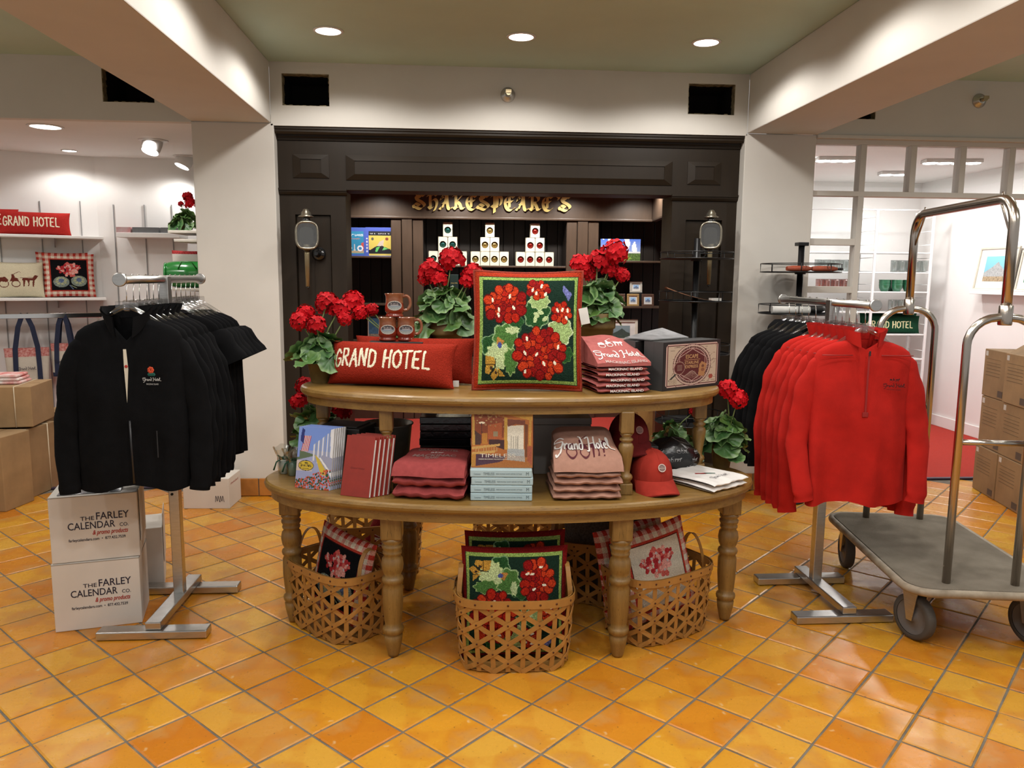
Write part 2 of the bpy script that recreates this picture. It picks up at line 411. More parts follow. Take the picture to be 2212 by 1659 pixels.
# ================================================================ walls, beams, ceiling
structure(MB().box(-6.5, 7.5, -0.6, 5.45, Z_CEIL, Z_CEIL+0.06).build('ceiling', GREENP))
for nm, (a, b) in (('beam_left', BEAM_L), ('beam_right', BEAM_R)):
    structure(MB().rbox(a, b, -0.6, Y_WALL, Z_SOF, Z_CEIL, 0.006).build(nm, WALLP))
def pillar(nm, x0, x1): return structure(MB().rbox(x0, x1, Y_WALL, 5.72, 0, Z_SOF, 0.005).build(nm, WALLP))
pl_ = pillar('pillar_left', BEAM_L[0], -1.163); pr_ = pillar('pillar_right', 1.955, BEAM_R[1])
def base_tiles(nm, x0, x1):
    r = structure(thing(nm, '', '')); del r['label']; del r['category']
    n = max(1, round((x1-x0)/0.165)); w = (x1-x0)/n
    for k in range(n):
        MB().rbox(x0+k*w+.003, x0+(k+1)*w-.003, Y_WALL-0.016, Y_WALL-0.002, 0.004, 0.125, 0.004).build('base_tile', TILEBASE, r)
    MB().box(x0, x1, Y_WALL-0.010, Y_WALL-0.001, 0.001, 0.122).build('base_grout', GROUT, r)
base_tiles('baseboard_left', BEAM_L[0], -1.165); base_tiles('baseboard_right', 1.957, BEAM_R[1])
def header(nm, x0, x1, z0, holes, Y=Y_WALL, m=WALLP, th=0.06):
    """upper wall with cut-out rectangular duct openings"""
    r = structure(thing(nm, '', '')); del r['label']; del r['category']
    mb = MB(); xs = sorted([x0, x1]+[v for h in holes for v in h[:2]]); hz = holes[0][2:] if holes else None
    for a, b in zip(xs[:-1], xs[1:]):
        hole = next((h for h in holes if abs(h[0]-a) < 1e-6 and abs(h[1]-b) < 1e-6), None)
        if hole: mb.box(a, b, Y, Y+th, z0, hole[2]).box(a, b, Y, Y+th, hole[3], Z_CEIL)
        else: mb.box(a, b, Y, Y+th, z0, Z_CEIL)
    mb.build('upper_wall', m, r)
    for a, b, c, d in holes:
        rnd = random.Random(int(a*100)); e = MB()
        for (p, q, ax) in (((a, c), (b, c), 0), ((a, d), (b, d), 0), ((a, c), (a, d), 1), ((b, c), (b, d), 1)):   # ragged cut edge
            for k in range(14):
                t0, t1 = k/14, (k+1)/14; w = rnd.uniform(.001, .007)
                if ax == 0:
                    s = 1 if p[1] == c else -1; z = p[1]; e.box(a+(b-a)*t0, a+(b-a)*t1, Y+.002, Y+th-.002, min(z, z+s*w), max(z, z+s*w))
                else:
                    s = 1 if p[0] == a else -1; x = p[0]; e.box(min(x, x+s*w), max(x, x+s*w), Y+.002, Y+th-.002, c+(d-c)*t0, c+(d-c)*t1)
        e.build('cut_edge', PLASTER, r)
        dk = MB(); y1 = Y+0.42; y0 = Y+th
        dk.box(a-.02, b+.02, y1, y1+.01, c-.02, d+.02).box(a-.03, a-.02, y0, y1, c-.02, d+.02).box(b+.02, b+.03, y0, y1, c-.02, d+.02).box(a-.03, b+.03, y0, y1, c-.03, c-.02).box(a-.03, b+.03, y0, y1, d+.02, d+.03)
        dk.build('duct', VOID, r)
    return r
header('wall_front_header', -1.18, 1.965, 2.455, [(-1.103, -0.804, 2.581, 2.779), (1.553, 1.871, 2.586, 2.783)])
header('wall_left_header', -6.5, -1.68, 2.465, [(-2.217, -1.90, 2.577, 2.778)])
header('wall_right_header', 2.45, 7.5, 2.475, [(2.56, 2.852, 2.58, 2.78)])
# pale door jambs at the photographer's sides
for nm, px, py in (('trim_3', 2206, 1560), ('trim_4', 3, 1625)):
    p = wy(px, py, 0.95); s = 1 if px > 1000 else -1
    structure(MB().rbox(min(p.x, p.x+s*.09), max(p.x, p.x+s*.09), 0.95, 1.05, 0, 0.75, 0.004).build(nm, WALLP))
# ---------------------------------------------------------------- left room
def wallseg(nm, a, b, z0, z1, m, th=0.08):
    """upright wall from plan point a to b, thickness away from the viewer"""
    a, b = Vector((*a, 0)), Vector((*b, 0)); d = (b-a); L = d.length; ang = math.atan2(d.y, d.x)
    return structure(MB().box(0, L, 0, th, z0, z1).build(nm, m, loc=(a.x, a.y, 0), rot=(0, 0, ang)))
LC = Vector((-3.02, 7.0, 0)); LA = R_(26); LD = Vector((-math.cos(LA), -math.sin(LA), 0))
LE = LC + LD*3.4
wallseg('wall_left_room_angled', LE[:2], LC[:2], 0, Z_SIDE+.1, WALLW)
wallseg('wall_left_room_back', LC[:2], (-1.25, 7.06), 0, Z_SIDE+.1, WALLW)
wallseg('wall_left_room_side', (-1.33, 7.06), (-1.33, 5.72), 0, Z_SIDE+.1, WALLW)
structure(MB().box(-6.5, -1.25, 5.375, 7.6, Z_SIDE, Z_SIDE+.05).build('ceiling_left_room', WALLW))
# ---------------------------------------------------------------- right room
wallseg('wall_right_room_side', (5.0, 8.3), (5.0, 5.375), 0, 2.6, WALLW)
wallseg('wall_right_room_back', (2.4, 8.25), (5.08, 8.25), 0, 2.6, WALLW)
wallseg('wall_right_room_left', (2.46, 5.72), (2.46, 8.25), 0, 2.6, WALLW)
structure(MB().box(2.46, 5.1, 5.375, 8.3, 2.53, 2.58).build('ceiling_right_room', WALLW))
structure(MB().rbox(4.985, 4.999, 5.6, 8.24, 0.004, 0.115, 0.003).build('baseboard_right_room', WALLW))
# ---------------------------------------------------------------- middle shop shell
structure(MB().box(-1.33, -1.25, 5.72, 8.6, 0, 2.6).build('wall_shop_left', SHOPW))
structure(MB().box(2.38, 2.455, 5.72, 8.6, 0, 2.6).build('wall_shop_right', SHOPW))
structure(MB().box(-1.3, 2.42, 5.66, 8.6, 2.46, 2.52).build('ceiling_shop', mat('shop_ceiling', (0.5, 0.45, 0.38), 0.8)))
# ================================================================ dark panelled shop front
PF = structure(thing('panelled_shopfront', '', '')); del PF['label']; del PF['category']
YE = 5.40; zE = wy(1100, 417, YE).z; zT = 2.455
PX0, PX1 = -1.163, 1.955
MB().rbox(PX0, PX1, YE, YE+.22, zE, zT, .004).build('frieze', DARKW, PF)
def moulding(x0, x1, y, prof):
    """horizontal moulding, prof = [(out, z)...] bottom to top"""
    mb = MB(); n = len(prof); vs = [(x0, y-o, z) for o, z in prof]+[(x1, y-o, z) for o, z in prof]
    mb.add(vs, [(i, n+i, n+i+1, i+1) for i in range(n-1)]+[tuple(range(n)), tuple(range(n, 2*n))[::-1]]); return mb
cz0 = wy(1100, 312, YE).z
moulding(PX0, PX1, YE, [(0, cz0), (.012, cz0), (.014, cz0+.014), (.020, cz0+.020), (.022, cz0+.034), (.034, cz0+.052), (.058, zT-.045), (.066, zT-.032), (.066, zT-.020), (.074, zT-.016), (.074, zT), (0, zT)]).build('cornice', DARKW, PF)
def raised(x0, x1, z0, z1, y, d=.012, bev=.05):
    mb = MB(); r = [(x0, z0), (x1, z0), (x1, z1), (x0, z1)]; i = [(x0+bev, z0+bev*.62), (x1-bev, z0+bev*.62), (x1-bev, z1-bev*.62), (x0+bev, z1-bev*.62)]
    v = [(x, y+.004, z) for x, z in r]+[(x, y-.006, z) for x, z in r]+[(x, y-d-.012, z) for x, z in i]+[(x, y-d-.006, z) for x, z in i]
    f = [(a+k, a+(k+1) % 4, a+4+(k+1) % 4, a+4+k) for a in (0, 4, 8) for k in range(4)]+[(12, 13, 14, 15)]
    return mb.add(v, f)
za, zb = wy(1100, 395, YE).z, wy(1100, 342, YE).z
raised(wy(747, 365, YE).x, wy(1452, 375, YE).x, za, zb, YE, bev=.06).build('raised_panel', DARKW, PF)
raised(wy(633, 360, YE).x, wy(711, 360, YE).x, za+.01, zb, YE, .004, .05).build('raised_panel', DARKW, PF)
raised(wy(1485, 370, YE).x, wy(1557, 370, YE).x, za+.01, zb, YE, .004, .05).build('raised_panel', DARKW, PF)
YC = 5.42
cols_ = ((PX0, -0.728), (1.498, PX1))
for c0, c1 in cols_:
    col = MB(); w = .10; col.box(c0, c0+w, YC, YC+.03, 0, zE).box(c1-w, c1, YC, YC+.03, 0, zE).box(c0+w, c1-w, YC, YC+.03, zE-.16, zE).box(c0+w, c1-w, YC, YC+.03, 0, .25)
    col.box(c0, c1, YC+.03, YC+.26, 0, zE)
    o = col.build('column', DARKW, PF)
    MB().rbox(c0+w+.004, c1-w-.004, YC+.018, YC+.032, .26, zE-.165, .006).build('column_panel', DARKW, o)
    MB().rbox((c0+c1)/2-.002, (c0+c1)/2+.002, YC+.015, YC+.02, .26, zE-.17, .0008).build('panel_bead', DARKW, o)
    moulding(c0-.01 if c0 > 0 else c0, c1 if c0 > 0 else c1+.01, YC, [(0, zE-.035), (.012, zE-.030), (.022, zE-.016), (.024, zE-.006), (.03, zE-.004), (.03, zE+.010), (0, zE+.010)]).build('column_cap', DARKW, o)
# ---------------------------------------------------------------- back of the shop: sign board, planks, shelves, beadboard
SB = structure(thing('wall_shop_back', '', '')); del SB['label']; del SB['category']
YB = 8.20
zb0 = wy(1100, 474, YB).z; bx1 = wy(1408, 477, YB).x; bx0 = -1.20
MB().rbox(bx0, bx1, YB, YB+.03, zb0, 2.46, .003).build('sign_board', SHOPW, SB)
MB().rbox(bx0, bx1+.01, YB-.022, YB+.03, zb0-.006, zb0+.018, .006).build('board_bead', SHOPW, SB)
ret = wy(1433, 466, 7.55)
d_ = Vector((ret.x-bx1, 7.55-YB, 0)); MR = Matrix.Translation((bx1, YB, 0)) @ Matrix.Rotation(math.atan2(d_.y, d_.x), 4, 'Z')
MB().rbox(0, d_.length+.3, 0, .03, zb0, 2.46, .003, MR).build('sign_board', SHOPW, SB)
MB().rbox(0, d_.length+.3, -.0, .05, zb0-.006, zb0+.018, .006, MR).build('board_bead', SHOPW, SB)
for px0, px1 in ((845, 915), (1222, 1292)):
    x0, x1 = wy(px0, 600, YB).x, wy(px1, 600, YB).x; w = (x1-x0)/3
    for k in range(3): MB().rbox(x0+k*w+.003, x0+(k+1)*w-.003, YB+.005-.012*(k == 1), YB+.03, .0, zb0-.008, .008).build('plank', SHOPW, SB)
    MB().box(x0, x1, YB+.03, YB+.32, 0, zb0).build('divider', BEADW, SB)
YK = YB+.32; MB().box(-1.25, 2.4, YK+.018, YK+.03, 0, 2.46).build('backing', BEADW, SB); bw = .118; nb = int((2.4+1.25)/bw)  # dark backing added to stop world light leaking through the beadboard joints
for k in range(nb+1):
    x = -1.25+k*bw; MB().rbox(x+.002, x+bw-.002, YK, YK+.02, 0, 2.3, .005).build('beadboard', BEADW, SB)
bays = ((-1.2, wy(845, 600, YB).x), (wy(915, 600, YB).x, wy(1222, 600, YB).x), (wy(1292, 600, YB).x, 2.3))
SHELF = {}
for b, ys in enumerate(((553, 656, 735), (574, 690), (563, 662, 745))):
    SHELF[b] = []
    for y in ys:
        z = wy((800, 1100, 1350)[b], y, YB).z; SHELF[b].append(z)
        MB().rbox(bays[b][0], bays[b][1], YB+.01, YK, z-.02, z, .003).build('shelf', SHOPW, SB)
    MB().box(bays[b][0], bays[b][1], YB+.04, YB+.06, 0, wy(1100, 772, YB).z).build('cabinet_front', SHOPW, SB)
# lamps hidden above the sign board, lit can trims
for x in (-0.75, 0.05, 0.62, 1.2, 1.9): lamp('shop_downlight', 'SPOT', (x, 7.72, 2.44), 52, WARM, 0.04, spot=120, blend=0.6, rot=(R_(14), 0, 0))
# ================================================================ ceiling fittings
CAN_RING = mat('can_trim_white', (0.8, 0.8, 0.78), 0.35); CAN_GLOW = mat_emit('can_glow', (1.0, 0.92, 0.80), 9)
def can(name, label, loc, r, z, group=None):
    t = thing(name, label, 'ceiling light', (loc[0], loc[1], z), group=group)
    MB().lathe([(r*.84, -.006), (r, -.005), (r*1.02, -.001), (r*.82, 0)], 32, cap=False).build('trim_ring', CAN_RING, t)
    MB().lathe([(0.001, -.0035), (r*.85, -.0035), (r*.85, -.002)], 32, cap=False).build('lens', CAN_GLOW, t)
    return t
for x, w in zip(CAN_X, ('left above the dark cut-out in the wall', 'middle above the wall sprinkler', 'right near the right beam')):
    can('recessed_downlight', 'round recessed downlight in the green ceiling, '+w, (x, 4.64), .083, Z_CEIL, 'downlights in the green ceiling')
METAL = mat('satin_metal', (0.62, 0.61, 0.58), 0.32, 1.0, var=0.06, scale=20)
BRASS = mat('sprinkler_brass', (0.55, 0.45, 0.28), 0.3, 1.0)
def sprinkler(p, label, turn=0):
    t = thing('wall_sprinkler', label, 'sprinkler', p, group='sprinklers on the upper walls')
    Mx = Matrix.Rotation(R_(90), 4, 'X')
    MB().lathe([(.048, .001), (.047, .006), (.030, .016), (.024, .03), (.020, .032)], 28, Mx).build('escutcheon', METAL, t)
    h = MB().lathe([(.012, .03), (.012, .05), (.008, .052), (.008, .066), (.014, .067), (.016, .070)], 14, Mx)
    h.tube([(-.012, -.045, 0), (-.014, -.06, .0), (0, -.075, .0), (.014, -.06, 0), (.012, -.045, 0)], .0025, 6); h.box(-.018, .018, -.078, -.074, -.002, .018)
    h.build('sprinkler_head', BRASS, t)
    return t
sprinkler(wy(1097, 205, Y_WALL), 'round chrome sprinkler on the wall above the dark cornice')
sprinkler(wy(2115, 218, Y_WALL), 'round chrome sprinkler on the right-hand upper wall above the white grid')
# ================================================================ display table, two oval tiers on turned legs
def wood_material(name, c1, c2, rough=0.38, stretch=(1.2, 14, 14), scale=3.0):
    m, n, l, b = _nt(name)
    t = _noise(n, l, scale, 6, 0.65, 'Object', stretch); c = _mixcol(n, l, _ramp(n, l, t.outputs['Fac'], 0.32, 0.68), c1, c2)
    t2 = _noise(n, l, scale*9, 3, 0.6, 'Object', stretch); c = _mixcol(n, l, _ramp(n, l, t2.outputs['Fac'], 0.60, 0.72), c, tuple(v*0.45 for v in c2))
    l.new(c, b.inputs['Base Color']); b.inputs['Roughness'].default_value = rough; b.inputs['Coat Weight'].default_value = 0.15; b.inputs['Coat Roughness'].default_value = 0.2
    bp = n.new('ShaderNodeBump'); bp.inputs['Strength'].default_value = 0.25; bp.inputs['Distance'].default_value = 0.003; l.new(t2.outputs['Fac'], bp.inputs['Height']); l.new(bp.outputs[0], b.inputs['Normal'])
    return m
OAKH = wood_material('oak_top', (0.285, 0.165, 0.042), (0.185, 0.098, 0.022))
OAKV = wood_material('oak_leg', (0.27, 0.155, 0.042), (0.175, 0.094, 0.022), stretch=(14, 14, 1.2))
TAB = Vector((0.24, 3.28, 0)); TR = R_(-2)
ZL, ZU = 0.655, 1.05
def tw(u, v, z=0.0): return Vector((TAB.x+u*math.cos(TR)-v*math.sin(TR), TAB.y+u*math.sin(TR)+v*math.cos(TR), z))
def oval_slab(a, b, prof, n=96):
    mb = MB(); o = []
    for ins, z in prof:
        for k in range(n): t = 2*math.pi*k/n; o.append(((a-ins)*math.cos(t), (b-ins)*math.sin(t), z))
    N = len(prof); fs = [(i*n+k, i*n+(k+1) % n, (i+1)*n+(k+1) % n, (i+1)*n+k) for i in range(N-1) for k in range(n)]
    fs += [tuple(range(n))[::-1], tuple((N-1)*n+k for k in range(n))]
    return mb.add(o, fs, False)
def oval_band(a, b, z0, z1, th=.022, n=96):
    mb = MB(); o = []
    for ins, z in ((0, z0), (0, z1-.006), (-.004, z1-.004), (-.004, z1), (th, z1), (th, z0)):
        for k in range(n): t = 2*math.pi*k/n; o.append(((a-ins)*math.cos(t), (b-ins)*math.sin(t), z))
    return mb.add(o, [(i*n+k, i*n+(k+1) % n, ((i+1) % 6)*n+(k+1) % n, ((i+1) % 6)*n+k) for i in range(6) for k in range(n)])
table = thing('display_table', 'two-tier oval oak display table with turned legs in the middle of the floor', 'table', TAB, TR)
AL, BL, AU, BU = 1.045, .48, .885, .39
BULL = [(.022, -.036), (.008, -.034), (.002, -.026), (0, -.016), (.004, -.006), (.012, -.001), (.02, 0)]
oval_slab(AL, BL, [(i, ZL+z) for i, z in BULL]).build('lower_top', OAKH, table)
oval_band(AL-.028, BL-.028, ZL-.075, ZL-.036).build('apron', OAKH, table)
oval_slab(AU, BU, [(i, ZU+z) for i, z in BULL]).build('upper_top', OAKH, table)
oval_band(AU-.026, BU-.026, ZU-.068, ZU-.036).build('apron', OAKH, table)
def leg_low():
    mb = MB().rbox(-.041, .041, -.041, .041, .487, .60, .006)
    mb.lathe([(.020, 0), (.024, .012), (.034, .060), (.037, .088), (.030, .094), (.040, .102), (.042, .113), (.040, .122), (.031, .128), (.035, .15), (.040, .22), (.040, .285), (.034, .302), (.040, .308), (.043, .318), (.040, .328), (.031, .334), (.040, .355), (.044, .38), (.040, .405), (.031, .418), (.037, .424), (.038, .432), (.034, .437), (.041, .450), (.041, .458), (.033, .464), (.041, .474), (.040, .490)], 28, cap=True)
    return mb.mesh('leg', OAKV)
def leg_up():
    H = ZU-.066-ZL; mb = MB().rbox(-.026, .026, -.026, .026, ZL+H-.085, ZL+H+.004, .006).rbox(-.026, .026, -.026, .026, ZL, ZL+.045, .004)
    mb.lathe([(a, ZL+z) for a, z in [(.024, .045), (.020, .052), (.027, .06), (.029, .068), (.026, .076), (.017, .084), (.019, .10), (.028, .165), (.030, .19), (.025, .202), (.017, .208), (.026, .214), (.027, .221), (.017, .228), (.023, .236), (.026, H-.085)]], 24)
    return mb.mesh('leg', OAKV)
lg, lu = leg_low(), leg_up()
for u, v in ((-.475, -.325), (.42, -.35), (-.945, .0), (.955, -.02), (-.475, .34), (.42, .34)): obj('leg', lg, table, (u, v, 0))
for u, v in ((-.50, -.25), (.44, -.30), (-.80, .02), (.82, .03), (-.36, .28), (.30, .28)): obj('leg', lu, table, (u, v, 0))
# ================================================================ riveted strap baskets
STRAP = mat('ash_strap', (0.42, 0.205, 0.050), 0.42, var=0.12, scale=12, objvar=0.10, bump=0.05, bscale=90)
RIVET = mat('rivet_head', (0.10, 0.035, 0.02), 0.35, 0.6)
BW, BD, BH, NV = .455, .315, .285, 22
def basket_curve(n=400, w=BW, d=BD):
    """plan outline by equal arc length, starting at the middle of the back"""
    P = []
    for k in range(n):
        t = 2*math.pi*k/n+math.pi/2; c, s = math.cos(t), math.sin(t); e = 2/3.6
        P.append((math.copysign(abs(c)**e, c)*w/2, math.copysign(abs(s)**e, s)*d/2))
    L = [0]
    for k in range(n): a, b = P[k], P[(k+1) % n]; L.append(L[-1]+math.hypot(b[0]-a[0], b[1]-a[1]))
    return np.array(P+[P[0]]), np.array(L)
_BP, _BL = basket_curve(); PERIM = _BL[-1]
def bsurf(s, z, off=0.0):
    s = (s % 1.0)*PERIM; x = np.interp(s, _BL, _BP[:,0]); y = np.interp(s, _BL, _BP[:,1])
    e = 0.004; x2 = np.interp((s+e) % PERIM, _BL, _BP[:,0]); y2 = np.interp((s+e) % PERIM, _BL, _BP[:,1])
    x1 = np.interp((s-e) % PERIM, _BL, _BP[:,0]); y1 = np.interp((s-e) % PERIM, _BL, _BP[:,1])
    tx, ty = x2-x1, y2-y1; L = math.hypot(tx, ty) or 1; nx, ny = ty/L, -tx/L
    if nx*x+ny*y < 0: nx, ny = -nx, -ny
    k = .90+.10*min(1, z/BH)**.6
    return Vector((x*k+nx*off, y*k+ny*off, z)), Vector((nx, ny, 0))
def make_basket():
    t = thing('strap_basket', '', 'basket')
    dz = .0385
    def strap(pts, off, w=.0185, th=.0022):
        Q = [bsurf(s, z, off) for s, z in pts]
        MB().strip([q[0] for q in Q], [q[1] for q in Q], w, th).build('strap', STRAP, t)
    for m in range(NV): strap([((m+.5)/NV, z) for z in np.linspace(.004, BH, 5)], 0)
    riv = MB()
    for sg, off in ((1, .0026), (-1, .0052)):
        for k in range(NV//2):
            top = k*2+.5; n = BH/dz
            strap([((top+sg*x)/NV, max(.004, BH-.012-x*dz)) for x in np.linspace(-.2, n-.35, 12)], off)
            if sg < 0:
                for x in range(1, int(n)):
                    p, nn = bsurf((top-x)/NV, BH-.012-x*dz, .0076); M = Matrix.Translation(p) @ nn.to_track_quat('Z', 'Y').to_matrix().to_4x4()
                    riv.lathe([(.0038, 0), (.0036, .0012), (.002, .002)], 8, M)
    Q = [bsurf(s, BH-.006, .0076) for s in np.linspace(0, 1, 97)]
    MB().strip([q[0] for q in Q], [q[1] for q in Q], .030, .003).build('rim', STRAP, t)
    Q = [bsurf(s, BH-.006, -.003) for s in np.linspace(0, 1, 97)]
    MB().strip([q[0] for q in Q], [q[1] for q in Q], .026, .0025).build('inner_rim', STRAP, t)
    for m in range(NV):
        p, nn = bsurf((m+.5)/NV, BH-.006, .0105); riv.lathe([(.0042, 0), (.004, .0014), (.002, .0024)], 8, Matrix.Translation(p) @ nn.to_track_quat('Z', 'Y').to_matrix().to_4x4())
    riv.build('rivets', RIVET, t)['kind'] = 'stuff'
    for sx in (-1, 1):
        pts, nor = [], []
        for k in range(17):
            a = math.pi*k/16; y = .062*math.cos(a); z = BH-.05+(.15*math.sin(a) if 0 < k < 16 else -.02)
            pts.append((sx*(BW/2-.008-.012*math.sin(a)), y, z)); nor.append((0.15*sx if 0 else sx*.2, math.cos(a), math.sin(a)+.01))
        MB().strip(pts, nor, .019, .003).build('handle', STRAP, t)
    MB().prism([tuple(_BP[k]*.9) for k in range(0, 400, 8)], .003, .008).build('base', STRAP, t)
    return t
BASKET = make_basket()
def face_angle(a, b): return math.atan2(b[1]-a[1], b[0]-a[0])
# three at the front, three behind
cA, cB = fl(985, 1456), fl(1240, 1452); angc = face_angle(cA, cB)
ctr = (cA+cB)/2; nb_ = Vector((-math.sin(angc), math.cos(angc), 0))
BASKET['label'] = 'woven strap basket of green geranium pillows, nearest, in front of the table'; BASKET['group'] = 'riveted strap baskets'
BASKET.location = ctr+nb_*(BD/2*.93); BASKET.rotation_euler = (0, 0, angc)
lA, lB = fl(597, 1330), fl(735, 1403); angl = face_angle(lA, lB); nl_ = Vector((-math.sin(angl), math.cos(angl), 0))
dl_ = (lB-lA).normalized()
posL = lB - dl_*(BW/2-.03) + nl_*(BD/2*.93)
bL = dup(BASKET, 'woven strap basket holding a black gingham-edged pillow, front left under the table', posL, angl)
rA, rB = fl(1392, 1408), fl(1555, 1352); angr = face_angle(rA, rB); nr_ = Vector((-math.sin(angr), math.cos(angr), 0)); dr_ = (rB-rA).normalized()
posR = rA + dr_*(BW/2-.03) + nr_*(BD/2*.93)
bR = dup(BASKET, 'woven strap basket holding cream gingham-edged pillows, front right under the table', posR, angr)
back = [('woven strap basket with a dark red pillow, back left under the table', fl(805, 1262)+Vector((0, .16, 0)), R_(12)),
        ('woven strap basket standing back centre under the table, behind the green pillows', fl(1120, 1235)+Vector((0, .16, 0)), R_(-2)),
        ('woven strap basket with a grey tweed item, back right in the shade under the table', fl(1290, 1300)+Vector((0.02, .10, 0)), R_(-18))]
bBack = [dup(BASKET, *b) for b in back]
# ================================================================ pillows
HOOK = mat_attr('hooked_wool', 0.95, 1.0, 190, sheen=0.0, spec=0.1)
def pillow(name, label, w, h, t, canvas, backcol, loc, rot, cat='pillow', group=None, pinch=.022, piping=None):
    """stuffed cushion standing on its lower edge, painted front towards -y"""
    def shape(u, v, sgn):
        x, z = u*2-1, v*2-1
        k = max(0, (1-abs(x)**3.2))**.55*max(0, (1-abs(z)**3.2))**.55
        px = x*w/2*(1-pinch*2*(1-z*z)*abs(x)**2); pz = h/2+z*h/2*(1-pinch*2*(1-x*x)*abs(z)**2)
        return (px, sgn*(t/2)*k, pz)
    o = thing(name, label, cat, loc, rot=rot, group=group)
    mb = MB(); canvas.to(mb, lambda u, v: shape(u, v, -1), True)
    bk = Canvas(24, 24, backcol); bk.a *= 1+.12*(np.random.RandomState(3).rand(24, 24, 1)-.5)
    bk.to(mb, lambda u, v: shape(1-u, v, 1), True)
    mb.build('cover', HOOK, o)
    if piping:
        P = []
        for s in range(4):
            for k in range(20):
                a = k/20; uv = ((a, 0), (1, a), (1-a, 1), (0, 1-a))[s]; P.append(shape(uv[0], uv[1], -1))
        MB().tube(P, .007, 7, True).build('piping', piping, o)
    return o
rs = np.random.RandomState(11)
def wool(c, j=.18): c.a *= (1+j*(rs.rand(c.h, c.w, 1)-.5)*2); return c
RED, RED2, RED3 = (0.40, 0.018, 0.008), (0.26, 0.009, 0.008), (0.50, 0.042, 0.012)
def cluster(c, cx, cy, rx, ry, n, seed, wpts=None, reds=(RED, RED2, RED3), dark=(0.10, 0.006, 0.006), white=4, ps=.055):
    r = random.Random(seed); c.ell(cx, cy, rx*.92, ry*.92, dark)
    for k in range(n):
        a = 2.399963*k; q = math.sqrt((k+.5)/n); x, y = cx+rx*q*math.cos(a)*.96, cy+ry*q*math.sin(a)*.96; s = ps*r.uniform(.8, 1.2)
        c.ell(x, y, s*1.12, s*1.12, dark, 0, a); c.ell(x, y, s, s*.86, r.choice(reds), .3, a)
    for (wx_, wy_) in (wpts or ()): c.ell(wx_, wy_, .011, .020, (.85, .8, .62), 0, r.uniform(-.6, .6))
    for k in range(0 if wpts else white):
        a = r.uniform(0, 6.28); q = r.uniform(.2, .8); c.ell(cx+rx*q*math.cos(a), cy+ry*q*math.sin(a), .013, .022, (.85, .8, .62), 0, r.uniform(-.6, .6))
def blob_leaf(c, cx, cy, r, col, edge, seed, lobes=7, sx=1, sy=1):
    q = random.Random(seed); ph = q.uniform(0, 6)
    for k, cc in ((1.0, edge), (.90, col)):
        c.poly([(cx+sx*r*k*(1+.10*math.sin(lobes*a+ph)+.05*math.sin(3*a))*math.cos(a), cy+sy*r*k*(1+.10*math.sin(lobes*a+ph)+.05*math.sin(3*a))*math.sin(a)) for a in np.linspace(0, 2*math.pi, 60, endpoint=False)], cc, .3)
def geranium_canvas(border=(0.33, 0.030, 0.010)):
    c = Canvas(150, 150, border); G = (.010, .028, .018)
    f = lambda x, y: ((x-40)/1650, 1-(y-60)/1545)
    c.rect(.045, .035, .965, .955, (.02, .03, .02)); c.rect(.05, .04, .96, .95, (.24, .36, .09), .35); c.rect(.078, .066, .932, .922, G)
    c.a[c.a[..., 1] < .03] *= 1
    def L(x, y, r, col, e, sd, lb=7, sx=1, sy=1): u, v = f(x, y); blob_leaf(c, u, v, r, col, e, sd, lb, sx, sy)
    DG, MG, LG, PG = (.02, .075, .022), (.07, .17, .04), (.30, .42, .16), (.46, .56, .28)
    L(640, 760, .10, DG, (.05, .12, .05), 1); L(1000, 640, .125, DG, (.20, .32, .16), 2); L(1040, 480, .082, LG, PG, 3, 8, 1.15, .8)
    L(320, 1050, .10, DG, (.15, .28, .14), 4, 5); L(540, 940, .12, MG, (.28, .42, .2), 5); L(640, 850, .05, PG, PG, 6, 6, 1.3, .6)
    L(1370, 860, .115, LG, (.5, .6, .35), 7); L(1450, 1150, .07, DG, MG, 8); L(430, 1180, .115, PG, (.42, .55, .25), 9, 12); L(620, 1250, .09, MG, LG, 10, 9, .7, 1.3)
    for x, y in ((1000, 650), (1060, 620), (1130, 700), (980, 710)): u, v = f(x, y); c.ell(u, v, .018, .03, PG, .2, x)
    WP = {1: ((330, 460), (595, 410), (655, 560), (430, 585), (425, 655)), 2: ((937, 320), (1070, 265), (993, 365), (1130, 378)), 3: ((1315, 587), (1392, 580), (1478, 585), (1462, 685)), 4: ((860, 955), (835, 1140), (1005, 1160), (1330, 1060), (1118, 1275), (1283, 1265), (840, 1383))}
    for (x, y, rx, ry, n, sd, wn) in ((530, 510, .185, .150, 34, 1, 4), (1020, 305, .10, .072, 16, 2, 4), (1380, 620, .088, .088, 15, 3, 4), (1060, 1150, .235, .215, 46, 4, 7)):
        u, v = f(x, y); cluster(c, u, v, rx, ry, n, sd, [f(*q) for q in WP[sd]], ps=.040 if n > 20 else .028)
    GO = (.46, .25, .04)
    for pts in (((230, 1170), (370, 1200), (385, 1300), (230, 1290)), ((235, 1300), (370, 1300), (290, 1420), (225, 1400)), ((400, 1330), (310, 1440), (360, 1510), (440, 1430)), ((420, 1320), (540, 1450), (450, 1450))):
        c.poly([f(*p) for p in pts], GO, .35)
    c.line([f(390, 1220), f(380, 1330), f(320, 1410)], .010, (.03, .02, .01)); c.line([f(235, 1295), f(370, 1295)], .007, (.05, .03, .01))
    u, v = f(320, 1335); c.ell(u, v, .012, .016, (.05, .03, .02)); u, v = f(395, 1400); c.ell(u, v, .012, .014, (.05, .03, .02))
    c.poly([f(*p) for p in ((1400, 250), (1540, 370), (1490, 470), (1390, 330))], (.14, .15, .36), .45)
    c.poly([f(*p) for p in ((410, 930), (530, 990), (440, 1080), (400, 1010))], (.42, .20, .05), .3); u, v = f(450, 1040); c.ell(u, v, .02, .025, (.06, .08, .25), .3)
    return wool(c, .25)
